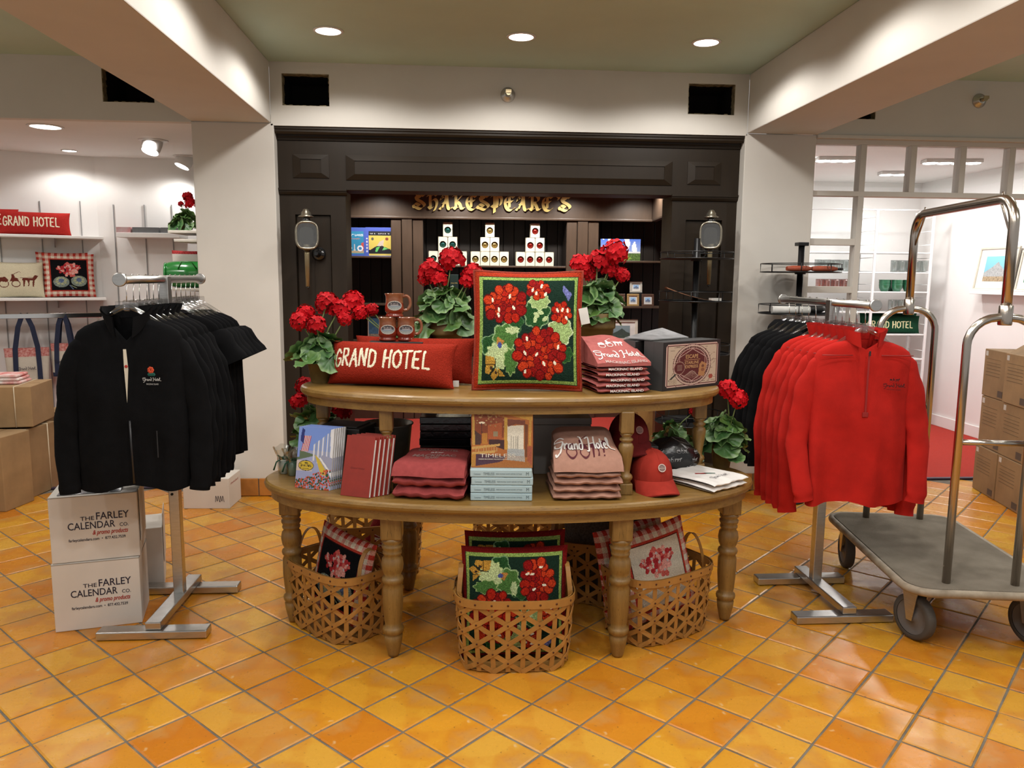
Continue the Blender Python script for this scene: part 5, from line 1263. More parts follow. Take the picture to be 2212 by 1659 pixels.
# picture books leaning in a row
def hotel_canvas():
    c = Canvas(92, 142, (.16, .26, .62)); A = 142/92
    c.put(c.Y < .62, (.30, .33, .52)); c.poly([(.0, .45), (.55, .55), (.0, .62)], (.10, .14, .08)); c.rect(0, .28, .45, .45, (.55, .46, .42))
    for k in range(9):
        x = .45+.06*k; c.poly([(x, .46-.02*k), (x+.035, .46-.02*k), (x+.035, .74+.03*k), (x, .72+.03*k)], (.62, .62, .64) if k % 2 == 0 else (.26, .30, .40))
    c.poly([(.95, .25), (1, .2), (1, 1), (.9, .98)], (.68, .68, .70)); c.poly([(.62, .36), (1, .26), (1, .52), (.7, .56)], (.30, .31, .42)); c.poly([(.50, .56), (.62, .50), (.95, .22), (.70, .24)], (.55, .40, .05)); c.poly([(.62, .51), (.98, .24), (1, .28), (.66, .52)], (.7, .7, .7))
    for k in range(9): c.poly([(.10+.022*k, .60), (.12+.022*k, .60), (.19+.022*k, .86), (.17+.022*k, .86)], (.48, .04, .05) if k % 2 == 0 else (.62, .58, .56))
    c.poly([(.05, .78), (.16, .72), (.17, .95), (.10, .98)], (.02, .03, .16)); c.put((c.X < .06) & (c.Y > .5), (.2, .28, .6))
    r = random.Random(3)
    for k in range(240): x = r.random(); y = r.uniform(0, .12+.24*x); c.ell(x, y, .022, .016, r.choice(((.02, .05, .02), (.03, .08, .03), (.45, .05, .02), (.55, .08, .03), (.5, .12, .08))), .2)
    c.poly([(0, 0), (.5, 0), (.2, .12), (0, .20)], (.40, .28, .30)) if 0 else None
    c.ell(.27, .37, .22, .085, (.02, .018, .01)); c.ell(.27, .37, .205, .075, (.55, .40, .04))
    c.tris(lambda mb: add_script(mb, .10, .345, .34, lambda u, v: (u, v, 0), .22, sy=.9), (.03, .025, .01)); c.rect(.23, .41, .31, .425, (.03, .025, .01)); c.rect(.17, .315, .36, .322, (.03, .02, .01))
    return c
HOTC = hotel_canvas(); PAGES = mat('page_block', (.66, .63, .58), .8, var=.1, scale=90, stretch=(1, 40, 1)); WHITEC = mat('white_cover', (.70, .68, .66), .5)
q0, q1 = fl(637, 1053, ZL), fl(716, 1059, ZL); bang = face_angle(q0, q1)-R_(4); bwid = (q1-q0).length; bh = .245
nB = Vector((-math.sin(bang), math.cos(bang), 0)); dB = Vector((math.cos(bang), math.sin(bang), 0))
cov = panel(HOTC, bwid, bh, -.0008).mesh('printed_cover', CARDM); blk = MB().rbox(0, bwid, 0, .0085, 0, bh, .001).mesh('page_block', WHITEC)
for k in range(6):
    t = thing('picture_book', ('front picture book with flag and hotel porch cover on the lower tier' if k == 0 else '%s picture book behind the flag cover, leaning in the row' % ords[k]), 'book', Vector(q0)+nB*(.0105*k)+dB*(.0035*k)+Vector((0, 0, .001)), rot=(R_(-11), 0, bang), group='picture books leaning in a row')
    obj('printed_cover', cov, t); obj('page_block', blk, t)
bx = Vector(q0)+nB*.125+dB*.02
t = thing('black_box', 'black display box supporting the leaning picture books', 'box', bx+Vector((0, 0, .001)), bang+R_(3)); MB().rbox(0, .20, 0, .17, 0, .225, .003).build('box_body', BLACKC, t); MB().rbox(.02, .18, .02, .15, .225, .230, .002).build('box_lid', BLACKC, t)
# red notebooks
REDL = mat('red_leatherette', (.27, .022, .012), .5, var=.08, scale=30, bump=.08, bscale=300)
r0, r1 = fl(735, 1070, ZL), fl(798, 1076, ZL); rang = face_angle(r0, r1)-R_(3); rw_ = (r1-r0).length; rh = .235
nR = Vector((-math.sin(rang), math.cos(rang), 0)); dR = Vector((math.cos(rang), math.sin(rang), 0))
nbf = MB().rbox(0, rw_, 0, .0022, 0, rh, .0008).mesh('front_cover', REDL); nbp = MB().rbox(.004, rw_+.002, .0024, .0098, .003, rh-.012, .0008).mesh('pages', PAPER); nbb = MB().rbox(0, rw_+.004, .010, .0122, 0, rh, .0008).mesh('back_cover', REDL)
g = MB(); add_text(g, 'Grand Hotel', rw_/2, rh*.45, .008, lambda u, v: (u, -.0004, v), w=rw_*.5, align='c', shear=.2); nbt = g.mesh('stamped_name', mat('blind_stamp', (.16, .012, .008), .4))
for k in range(5):
    t = thing('red_notebook', ('front red notebook leaning on the lower tier, cover facing out' if k == 0 else '%s red notebook in the leaning row, white page edges showing' % ords[k]), 'notebook', Vector(r0)+nR*(.016*k)+dR*(.011*k)+Vector((0, 0, .001)), rot=(R_(-15), 0, rang), group='red notebooks leaning in a row')
    for nm, me in (('front_cover', nbf), ('pages', nbp), ('back_cover', nbb), ('stamped_name', nbt)): obj(nm, me, t)
# bucket behind
BUCK = mat('galvanised_bucket', (.30, .29, .25), .45, .6, var=.2, scale=14)
bp_ = tw(-.38, .10, ZL); bp_.x = wy(838, 930, bp_.y).x
t = thing('metal_bucket', 'round galvanised bucket behind the red notebooks', 'bucket', bp_+Vector((0, 0, .001))); MB().lathe([(.001, .002), (.085, 0), (.105, .20), (.108, .203), (.108, .208), (.103, .206), (.083, .01), (.001, .012)], 36, cap=False).build('bucket_body', BUCK, t)
MB().tube([(.108*math.cos(a), .108*math.sin(a), .206) for a in np.linspace(0, 6.283, 40, endpoint=False)], .004, 6, True).build('rolled_rim', BUCK, t)
# rose sweatshirts
s0, s1 = fl(847, 1079, ZL), fl(1003, 1085, ZL); sg = face_angle(s0, s1); sl_ = (s1-s0).length; nX = Vector((-math.sin(sg), math.cos(sg), 0)); sm = (Vector(s0)+Vector(s1))/2+nX*.13
zz = ZL+.001
for k, lab in enumerate(('folded rose sweatshirt, bottom of the pile of three', 'folded rose sweatshirt, middle of the pile of three')):
    folded('folded_sweatshirt', lab, 'sweatshirt', (sm.x, sm.y, zz), sg+R_(k*2-1), sl_*(1-.01*k), .26, .050, ROSE, 120+k, 'rose sweatshirts on the lower tier', .15); zz += .046
def top_sweater(name, label, sm, sg, w, zz, back_z, m, d, group, prints):
    t = thing(name, label, 'sweatshirt', (sm.x, sm.y, zz), sg, group)
    H = back_z-zz
    def sf(u, v, lift=0.0):
        v = min(1, max(0, v)); u = min(1, max(0, u))
        x = (u-.5)*w*(1-.12*v+.02*math.sin(v*7)); y = -d/2+d*.94*v; z_ = .048*min(1, v*6)**.5+(H-.048)*max(0, (v-.10)/.9)**.9+.004*math.sin(u*8+v*5)*(1-v)
        e = 1-abs(u*2-1)**8; z_ = z_*(.82+.18*e); nn = Vector((0, -H, d)).normalized(); return (x+nn.x*lift, y+nn.y*lift, z_+nn.z*lift)
    mb = MB().grid(lambda u, v: sf(u, v), 36, 28)
    for s in (0, 1): mb.grid(lambda u, v: (sf(s, u)[0]*(1+.02*math.sin(v*9)), sf(s, u)[1], sf(s, u)[2]*v), 28, 6)
    mb.grid(lambda u, v: (sf(u, 1)[0], sf(u, 1)[1]+.02*math.sin(v*3.14), sf(u, 1)[2]*v), 36, 6); mb.grid(lambda u, v: (sf(u, 0)[0], sf(u, 0)[1]-.004*math.sin(v*3.14), .001+(sf(u, 0)[2])*v), 36, 3)
    mb.build('folded_body', m, t)
    prints(t, lambda u, v: sf(u, v, .0022)); return t
def pr_rose(t, fn):
    g = MB(); add_text(g, 'GRAND HOTEL', .5, .80, .10, fn, w=.66, bold=.02, align='c'); GI = mat('grey_ink', (.36, .22, .20), .85); g.build('printed_text', GI, t); g = MB(); add_text(g, 'MACKINAC', .5, .46, .13, fn, w=.66, bold=.03, align='c'); g.build('printed_text', GI, t); g = MB(); add_text(g, 'ISLAND', .48, .37, .06, fn, w=.20, bold=.03, align='c'); g.build('printed_text', GI, t)
    g = MB(); add_carriage(g, .40, .66, .22, fn, None); g.build('printed_emblem', INKW, t)
top_sweater('folded_sweatshirt', 'top folded rose sweatshirt printed GRAND HOTEL MACKINAC ISLAND', sm, sg, sl_, zz, wy(930, 968, sm.y+.12).z, ROSE, .27, 'rose sweatshirts on the lower tier', pr_rose)
# shrink-wrapped black books
SHRINK = mat('shrink_wrapped_black', (.013, .013, .016), .18, var=.4, scale=40, bump=.25, bscale=60, coat=.3)
y_bk = tw(0, .02).y; x0_, x1_ = wy(907, 960, y_bk).x, wy(1018, 960, y_bk).x
ztop_ = wy(960, 900, y_bk).z; nbk = 8; hb = (ztop_-ZL-.002)/nbk
for k in range(nbk):
    t = thing('wrapped_book', 'shrink-wrapped black coffee-table book, %s in the tall pile' % (['bottom', 'second up', 'third up', 'fourth up', 'fifth up', 'sixth up', 'seventh up', 'topmost'][k]), 'book', (x0_+random.uniform(-.003, .003), y_bk+random.uniform(-.003, .003), ZL+.001+k*hb), R_(-2), 'shrink-wrapped books on the lower tier')
    MB().rbox(0, x1_-x0_, 0, .22, .0005, hb-.0008, .003).build('wrapped_cover', SHRINK, t)
    if k == nbk-1: MB().rbox(.012, x1_-x0_, .15, .215, hb-.0008, hb+.012, .002).build('blue_cover_edge', mat('sky_cover', (.12, .20, .55), .3, scale=20, col2=(.5, .5, .6)), t)
# TIMELESS books
LBLUE = mat('pale_blue_spine', (.42, .56, .60), .45, var=.04); COVER_W = mat('book_page_edge', (.62, .58, .50), .8)
t0, t1 = fl(1017, 1082, ZL), fl(1150, 1083, ZL); tang = face_angle(t0, t1); tw_ = (t1-t0).length; nT = Vector((-math.sin(tang), math.cos(tang), 0))
ths = .0305; sp = MB()
fn = lambda u, v: (u, -.0008, v)
spine = MB(); add_text(spine, 'Cantanese', .014, .010, .006, fn, w=.026); add_text(spine, 'TIMELESS', .050, .009, .010, fn, w=.042, bold=.0); add_text(spine, 'INSIDE MACKINAC ISLAND’S HISTORIC COTTAGES', .098, .011, .005, fn, w=.098); add_text(spine, 'M', tw_-.022, .008, .013, fn, w=.010)
spine_me = spine.mesh('spine_lettering', mat('spine_grey', (.12, .17, .19), .6)); bk_me = MB().rbox(0, tw_, 0, .25, 0.0004, ths-.0012, .003).mesh('book_cover', LBLUE)
pg_me = MB().box(-.0006, .0, .01, .245, .003, ths-.004).box(tw_, tw_+.0006, .01, .245, .003, ths-.004).mesh('page_edges', COVER_W)
for k in range(4):
    t = thing('blue_book', 'pale blue book with TIMELESS on the spine, %s of the flat pile' % ['bottom', 'second from bottom', 'third from bottom', 'top'][k], 'book', Vector(t0)+Vector((random.uniform(-.003, .002), 0, .001+ths*k)), tang, 'pale blue books lying flat')
    obj('book_cover', bk_me, t); obj('spine_lettering', spine_me, t); obj('page_edges', pg_me, t)
def timeless_canvas():
    c = Canvas(135, 140, (.36, .12, .03)); f = lambda x, y: ((x-30)/1065, 1-(y-30)/1080)
    def P(col, *pts, jit=.2): c.poly([f(*p) for p in pts], col, jit)
    P((.45, .24, .04), (30, 30), (1090, 30), (1090, 250), (300, 60)); P((.22, .20, .05), (830, 30), (1090, 30), (1090, 90), (840, 100)); P((.20, .05, .02), (60, 60), (600, 200), (590, 560), (80, 700)); P((.34, .09, .03), (310, 330), (560, 280), (560, 640), (320, 640)); P((.40, .17, .03), (210, 480), (310, 480), (310, 680), (210, 680))
    P((.06, .03, .025), (80, 420), (200, 520), (190, 690), (90, 690)); P((.05, .02, .02), (330, 590), (600, 600), (600, 780), (330, 680)); P((.62, .58, .48), (655, 340), (940, 330), (940, 900), (655, 800)); P((.34, .36, .36), (655, 760), (950, 770), (950, 1000), (655, 880), jit=.3); P((.16, .05, .03), (640, 220), (960, 240), (960, 330), (800, 310), (660, 360))
    P((.45, .26, .05), (595, 180), (650, 190), (660, 780), (605, 780)); P((.45, .24, .05), (1030, 230), (1075, 230), (1060, 700), (1020, 700)); P((.15, .05, .02), (950, 300), (1010, 320), (1000, 940), (960, 940)); P((.45, .26, .06), (40, 30), (75, 30), (95, 700), (50, 700)); P((.50, .30, .09), (40, 730), (530, 670), (530, 710), (40, 780)); P((.50, .30, .09), (40, 830), (460, 790), (430, 840), (40, 870))
    for k in range(9): c.line([f(110+45*k, 740), f(110+45*k, 810)], .012, (.42, .26, .10))
    P((.42, .2, .04), (30, 870), (110, 860), (95, 1090), (30, 1090)); P((.07, .03, .05), (110, 860), (640, 900), (560, 1000), (110, 1080)); P((.34, .12, .03), (400, 1050), (640, 960), (1090, 900), (1090, 1110), (300, 1110)); P((.30, .08, .04), (1000, 720), (1090, 720), (1090, 1080), (1000, 980)); P((.35, .30, .26), (655, 880), (960, 900), (960, 1000), (655, 970), jit=.4)
    r = random.Random(9)
    for k in range(70):
        x, y = r.uniform(80, 600), 60+r.uniform(0, 300)*(1 if r.random() < .4 else .45); c.ell(*f(x, y), .012, .012, (.46, .30, .12)); c.ell(*f(x, y), .006, .006, (.10, .03, .02))
    c.ell(*f(210, 290), .05, .018, (.75, .68, .5)); c.line([f(205, 300), f(210, 480)], .012, (.05, .02, .02)); c.rect(*f(405, 540), *f(490, 450), (.25, .2, .12)); 
    for k in range(7): c.line([f(720+20*k, 520+10*(k % 3)), f(720+20*k, 760)], .006, (.2, .18, .15))
    if 0: c.text('TIMELESS', .43, f(0, 915)[1], .062, w=.58, col=(.80, .74, .60), align='c'); c.text('INSIDE MACKINAC ISLAND’S HISTORIC COTTAGES', .45, f(0, 962)[1], .018, w=.66, col=(.78, .72, .6), bold=.02, align='c'); c.text('BY MOIRA CROGHAN   PHOTOGRAPHY BY THOMAS KACHADURIAN' if 0 else 'PHOTOGRAPHY AND TEXT', .5, f(0, 185)[1], .012, w=.55, col=(.7, .6, .4), align='c')
    return c
TMC = timeless_canvas(); th_ = wy(1085, 885, t0.y+.03).z-(ZL+.001+ths*4)
t = thing('upright_book', 'upright TIMELESS picture book with porch photograph, standing on the blue books', 'book', Vector(t0)+nT*.03+Vector((0, 0, .001+ths*4)), rot=(R_(-7), 0, tang))
panel(TMC, tw_*1.0, th_*1.01, -.0008).build('printed_cover', CARDM, t); MB().rbox(0, tw_, 0, .024, 0, th_*1.01, .002).build('page_block', COVER_W, t)
g = MB(); fq = lambda u, v: (u*tw_, -.0016, v*th_*1.01); add_text(g, 'TIMELESS', .43, .175, .062, fq, w=.58, align='c'); g.build('cover_title', mat('cover_white_ink', (.72, .66, .55), .6), t)
g = MB(); add_text(g, 'INSIDE MACKINAC ISLAND’S HISTORIC COTTAGES', .45, .135, .018, fq, w=.66, bold=.02, align='c'); g.build('cover_subtitle', MATS['cover_white_ink'], t)
# grey box
GREYB = mat('grey_presentation_box', (.36, .34, .32), .45, var=.06)
yg = tw(0, .0).y; gx0, gx1 = wy(1153, 940, yg).x, wy(1276, 940, yg).x; gz = wy(1215, 903, yg).z
t = thing('grey_box', 'tall grey presentation box behind the mauve sweatshirts', 'box', (gx0, yg, ZL+.001), R_(-2)); MB().rbox(0, gx1-gx0, 0, .16, 0, gz-ZL-.03, .003).build('box_body', GREYB, t); MB().rbox(-.002, gx1-gx0+.002, -.002, .162, gz-ZL-.029, gz-ZL, .003).build('box_lid', GREYB, t)
# mauve sweatshirts
u0, u1 = fl(1200, 1083, ZL), fl(1342, 1082, ZL); ug = face_angle(u0, u1); uw = (u1-u0).length*1.05; nU = Vector((-math.sin(ug), math.cos(ug), 0)); um = (Vector(u0)+Vector(u1))/2+nU*.125
zz = ZL+.001
for k in range(4):
    h = .031; folded('folded_sweatshirt', 'folded mauve sweatshirt, %s of the pile of five' % ['bottom', 'second from bottom', 'third from bottom', 'fourth from bottom'][k], 'sweatshirt', (um.x+random.uniform(-.008, .008), um.y, zz), ug+R_(random.uniform(-3, 3)), uw+random.uniform(-.015, .015), .25, h, MAUVE, 140+k, 'mauve sweatshirts on the lower tier', .25); zz += h-.003
def pr_mauve(t, fn):
    g = MB(); add_carriage(g, .16, .24, .70, lambda u, v: fn(u, .24+(v-.24)*1.6), None, .05); g.build('printed_carriage', INKM, t)
    g = MB(); add_script(g, .00, .26, .94, lambda u, v: (lambda q: (q[0], q[1]-.0008, q[2]+.0014))(fn(u, v)), .26, sy=2.1); o = g.build('printed_script', INKW, t)
top_sweater('folded_sweatshirt', 'top folded mauve sweatshirt with white Grand Hotel script over a carriage', um, ug, uw, zz, wy(1265, 922, um.y+.10).z, MAUVE, .25, 'mauve sweatshirts on the lower tier', pr_mauve)
# caps
def cap_meshes(m, patch):
    def dome(u, v):
        a = u*6.28318; k = math.sin(v*math.pi/2); return (.082*k*math.cos(a), .094*k*math.sin(a)-.0, .125*math.cos(v*math.pi/2)**.75+.004*math.sin(6*a)*v*(1-v)*2)
    d = MB().grid(dome, 48, 14).mesh('crown', m)
    def brim(u, v):
        x = (u*2-1); w = .082*x; y0 = -.094*math.sqrt(max(0, 1-(w/.084)**2)); y = y0-.072*v*math.sqrt(max(0, 1-x*x*.55)); return (w*(1+.12*v), y, .012-.030*v-.030*x*x*(v*.9+.1))
    b = MB().grid(brim, 24, 8).grid(lambda u, v: (brim(u, v)[0], brim(u, v)[1], brim(u, v)[2]-.004), 24, 8).mesh('brim', m)
    s = MB().sphere((0, 0, .126), .007, 10, 6, (1, 1, .5))
    for k in range(6): a = R_(30+60*k); s.tube([dome(a/6.28318, q) for q in np.linspace(.06, 1, 10)], .0012, 4)
    s = s.mesh('button_and_seams', m)
    pc = MB(); M = Matrix.Translation((.004, -.0885, .066)) @ Euler((R_(68), 0, 0)).to_matrix().to_4x4()
    for r0_, r1_, c in ((0.0001, .013, (.16, .10, .09)), (.013, .0165, patch)):
        n0 = len(pc.f); pc.lathe([(r0_, .002), (r1_, .002)], 24, M, cap=False); pc.c = (pc.c or [])+[(*c, 1)]*(len(pc.f)-n0)
    fnp = lambda u, v: M @ Vector((u, v, .0026)); add_text(pc, 'MACKINAC', 0, -.003, .0045, fnp, w=.024, align='c', col=patch, bold=.03); add_text(pc, 'GRAND', 0, .004, .003, fnp, w=.014, align='c', col=patch); add_text(pc, 'HOTEL', 0, -.009, .003, fnp, w=.014, align='c', col=patch)
    return d, b, s, pc.mesh('round_patch', PRINT)
CAPR = mat('red_cotton_twill', (.36, .030, .018), .85, var=.10, scale=30, bump=.15, bscale=300, spec=.2); CAPD = mat('dark_red_twill', (.13, .009, .009), .85, var=.12, scale=30, bump=.15, bscale=300, spec=.2)
cp = fl(1415, 1070, ZL)+Vector((.012, .115, .001))
t = thing('baseball_cap', 'bright red baseball cap with round patch, lying on the lower tier', 'cap', cp+Vector((0, 0, .035)), R_(10))
for nm, me in zip(('crown', 'brim', 'button_and_seams', 'round_patch'), cap_meshes(CAPR, (.55, .45, .40))): obj(nm, me, t)
MB().lathe([(.001, -.034), (.084, -.034), (.084, .012)], 36, cap=False, sy=1.12).build('sweatband', CAPR, t)
sp_ = tw(.52, -.10, ZL); sp_.x = wy(1368, 980, sp_.y).x
t = thing('cap_stand', 'black block carrying the dark red cap on the lower tier', 'stand', sp_+Vector((0, 0, .001)), R_(4)); szt = wy(1395, 965, sp_.y-.07).z-ZL
MB().rbox(-.085, .085, -.07, .07, 0, szt, .004).build('stand_block', BLACKC, t)
t = thing('baseball_cap', 'dark red baseball cap with round patch perched on the black block', 'cap', sp_+Vector((-.02, .01, szt+.004)), R_(14))
for nm, me in zip(('crown', 'brim', 'button_and_seams', 'round_patch'), cap_meshes(CAPD, (.30, .15, .13))): obj(nm, me, t)
# black quilted bag
BAGM = mat('black_coated_fabric', (.010, .010, .011), .25, var=.3, scale=9, bump=.5, bscale=22, spec=.6)
g = mat_attr('bag_print', .4)
bp_ = tw(.70, .02, ZL); bp_.x = wy(1450, 960, bp_.y).x
t = thing('black_bag', 'shiny black printed bag slumped behind the red cap', 'bag', bp_+Vector((0, 0, .001)), R_(6))
def bagf(u, v): a = u*6.28318; k = math.sin(math.pi*min(1, .12+.88*v))**.45 if v < 1 else 0; return (.125*k*math.copysign(abs(math.cos(a))**.8, math.cos(a))*(1+.05*math.sin(5*a+v*6)), .075*k*math.copysign(abs(math.sin(a))**.8, math.sin(a))*(1+.05*math.sin(4*a)), .155*v*(1+.05*math.sin(3*a))+.0008)
MB().grid(bagf, 48, 16).build('bag_body', BAGM, t)
g2 = MB()
for k in range(9):
    a = R_(205+15*k); u = a/6.28318; v = .3+.22*(k % 3)
    fn = lambda p, q, u=u, v=v: tuple(np.array(bagf(u+p*.9, v+q*4))*np.array([1.02, 1.03, 1]))
    add_carriage(g2, -.035, -.02, .07, fn, (.30, .30, .30))
g2.build('bag_print', g, t)
# white t-shirts
w0, w1 = fl(1536, 1066, ZL), fl(1613, 1046, ZL); wa = face_angle(w0, w1); dW = (Vector(w1)-Vector(w0)).normalized(); nW = Vector((-dW.y, dW.x, 0)); wc = (Vector(w0)+Vector(w1))/2 + nW*.12 - dW*.01
for k, lab in enumerate(('folded white t-shirt, lower of two on the lower tier', 'folded white t-shirt with small flower print, upper of two on the lower tier')):
    t = folded('folded_t_shirt', lab, 't-shirt', (wc.x, wc.y, ZL+.001+.021*k), wa+R_(2*k), .225, .27, .022, WHITEF, 160+k, 'white t-shirts on the lower tier', .05)
    if k:
        fn = lambda u, v: (u, v, .0245); g = MB(); add_script(g, -.055, -.085, .115, fn, .18); g.build('printed_script', INK, t)
        g = MB(); add_stroke(g, [(-.05, .01), (-.03, -.005), (-.01, -.015)], .014, fn, col=(.30, .02, .02)); add_stroke(g, [(-.015, -.01), (.01, -.03), (.02, -.04)], .012, fn, col=(.01, .08, .05)); g.build('printed_flower', PRINT, t)
# ================================================================ left room: shelves, goods, lights
def ray_plane(px, py, P0, n):
    d = Vector(_ray(px, py)); c = Vector(_C); return c + d*((Vector(P0)-c).dot(n)/d.dot(n))
LN = Vector((math.sin(LA), -math.cos(LA), 0))             # out of the angled wall, towards the viewer
LX = Vector((math.cos(LA), math.sin(LA), 0))              # along it, to the right
def lw(px, py, out=0.0): return ray_plane(px, py, LC+LN*out, LN)
RAILM = mat('grey_slot', (.30, .30, .30), .5)
def standard(p, z0, z1, ang, lab): 
    t = thing('shelf_standard', 'thin grey shelf standard on the white wall, '+lab, 'shelf standard', (p.x, p.y, 0), ang, 'shelf standards on the white walls'); MB().box(-.004, .004, -.003, .002, z0, z1).build('upright_strip', RAILM, t)
for px, lb in ((7, 'at the left picture edge'), (97, 'behind the red lettered pillow'), (183, 'right of the red lettered pillow')):
    p = lw(px, 600, .004); standard(p, .35, lw(px, 435).z, LA, lb)
for px, lb in ((254, 'nearest the room corner'), (319, 'above the left rack bar'), (377, 'nearest the shelf geranium')):
    p = wy(px, 600, 7.0); p.y = 7.0 + (p.x-LC.x)*.034; standard(Vector((p.x, p.y-.006, 0)), .35, wy(px, 442, 7.0).z, R_(2), lb)
# shelves on the angled wall
SD = .27
def wall_shelf(label, py_r, px_r):
    f = lw(px_r, py_r, SD); s0 = (f-LC).dot(LX); t = thing('wall_shelf', label, 'shelf', LC+LX*s0+Vector((0, 0, f.z)), LA, 'white wall shelves in the left room')
    MB().rbox(-2.2, 0, -SD, -.003, -.022, 0, .003).build('shelf_board', WHITEG, t)
    for x in (-.35, -.82, -1.3): MB().add([(x-.004, -.004, -.022), (x-.004, -SD*.8, -.022), (x-.004, -.004, -.09), (x+.004, -.004, -.022), (x+.004, -SD*.8, -.022), (x+.004, -.004, -.09)], [(0, 1, 2), (3, 5, 4), (0, 3, 4, 1), (1, 4, 5, 2), (2, 5, 3, 0)]).build('bracket', RAILM, t)
    return t, f.z
sh1, zS1 = wall_shelf('upper white shelf with the red lettered pillows, far left', 511, 224); sh2, zS2 = wall_shelf('lower white shelf with the gingham pillows, far left', 643, 230)
def on_shelf(px, z, out):
    """point on the angled shelf at height z, out from the wall, under pixel column px"""
    a = lw(px, 600, out); return Vector((a.x, a.y, z))
def width_px(p0, p1, out): return (on_shelf(p1, 0, out)-on_shelf(p0, 0, out)).length
c0 = on_shelf(84, zS1+.002, .15); pillow('lumbar_pillow', 'long red GRAND HOTEL pillow on the upper shelf at far left', width_px(6, 163, .15), lw(84, 458, .15).z-zS1, .12, grand_hotel_canvas((.36, .022, .018), y0=.34, y1=.72), (.3, .02, .015), c0, (R_(-6), 0, LA), group='red pillows on the upper left shelf')
c0 = on_shelf(-30, zS1+.002, .13); pillow('lumbar_pillow', 'red lettered pillow cut off by the left picture edge, upper shelf', width_px(6, 163, .15), .20, .10, grand_hotel_canvas((.36, .022, .018)), (.3, .02, .015), c0, (R_(-6), 0, LA), group='red pillows on the upper left shelf')
def carriage_canvas():
    c = Canvas(110, 80, (.62, .56, .40)); c.tris(lambda mb: add_carriage(mb, .04, .36, .88, lambda u, v: (u, v, 0), (0, 0, 0)), (.13, .03, .02)); return wool(c, .08)
c0 = on_shelf(42, zS2+.002, .15); pillow('carriage_pillow', 'cream pillow with a brown horse carriage on the lower left shelf', width_px(-12, 95, .15), lw(42, 566, .15).z-zS2, .12, carriage_canvas(), (.6, .54, .4), c0, (R_(-6), 0, LA))
c0 = on_shelf(150, zS2+.002, .13); wg = width_px(95, 208, .13); pillow('gingham_pillow', 'black gingham-edged geranium pillow, front one on the lower left shelf', wg, lw(150, 548, .13).z-zS2, .10, GB, (.5, .45, .4), c0, (R_(-5), 0, LA), group='gingham pillows on the lower left shelf')
c0 = on_shelf(137, zS2+.002, .062); pillow('gingham_pillow', 'gingham pillow tucked behind the black one on the lower left shelf', wg, lw(150, 548, .13).z-zS2+.01, .06, GB, (.5, .45, .4), c0, (0, 0, LA), group='gingham pillows on the lower left shelf')
# hanging rail with canvas totes
zr_ = lw(100, 682, .20).z; e0, e1 = on_shelf(-60, zr_, .20), on_shelf(215, zr_, .20)
t = thing('wall_rail', 'chrome rail under the lower shelf with canvas totes on it', 'rail', (e0+e1)/2, LA); L_ = (e1-e0).length/2
MB().rbox(-L_, L_, -.012, .012, -.02, .02, .003).build('rail_bar', CHROME, t)
for s in (-.9, .9): MB().rbox(s*L_-.01, s*L_+.01, .01, .195, -.01, .01, .002).build('rail_arm', CHROME, t)
CANV = mat('tote_canvas', (.56, .50, .41), .9, var=.06, scale=20, bump=.2, bscale=200); NAVY = mat('navy_webbing', (.012, .018, .05), .85); TRIMR = mat('tote_red_print', (.40, .06, .05), .9, scale=70, col2=(.62, .36, .32))
def tote(label, px, zt, zb, w, out, rz=0, d=.10):
    p = on_shelf(px, zb, out); t = thing('canvas_tote', label, 'tote bag', p, LA+rz, 'canvas totes on the rail'); h = zt-zb
    def body(u, v): a = u*6.28318; return (w/2*(.9+.1*v)*math.copysign(abs(math.cos(a))**.35, math.cos(a)), d/2*(1-.5*v)*math.copysign(abs(math.sin(a))**.5, math.sin(a))*(1+.08*math.sin(v*9+a*2)), h*v)
    MB().grid(lambda u, v: body(u, .12+v*.66), 40, 8).build('canvas_body', CANV, t)
    MB().grid(lambda u, v: body(u, v*.125), 40, 3).build('navy_base', NAVY, t)
    MB().grid(lambda u, v: tuple(c*1.004 for c in body(u, .77+v*.23)), 40, 3).build('red_band', TRIMR, t)
    hz = zr_+.02-zb
    for sy in (-1, 1):
        for x in (-w*.26, w*.26):
            MB().strip([(x, sy*(d/2+.003), .01), (x, sy*(d/2*.8+.004), h*.5), (x*.95, sy*(d/4+.004), h), (x*.6, sy*.02, (h+hz)/2+.03), (x*.12, 0, hz)], [(0, sy, 0)]*5, .035, .003).build('navy_strap', NAVY, t)
    a = MB(); add_script(a, -.07, h*.42, .13, lambda u, v: (u, -d/2-.004, v), .2); a.build('printed_script', INK, t)
    return t
zt_, zb_ = lw(48, 752, .2).z, lw(48, 832, .2).z
tote('canvas tote with navy straps and red band, left one on the rail', 46, zt_, zb_, width_px(-4, 96, .2), .2)
tote('canvas tote with navy straps, right one beside the black jackets', 130, lw(128, 742, .2).z, lw(128, 812, .2).z, width_px(96, 160, .2), .2, R_(-16))
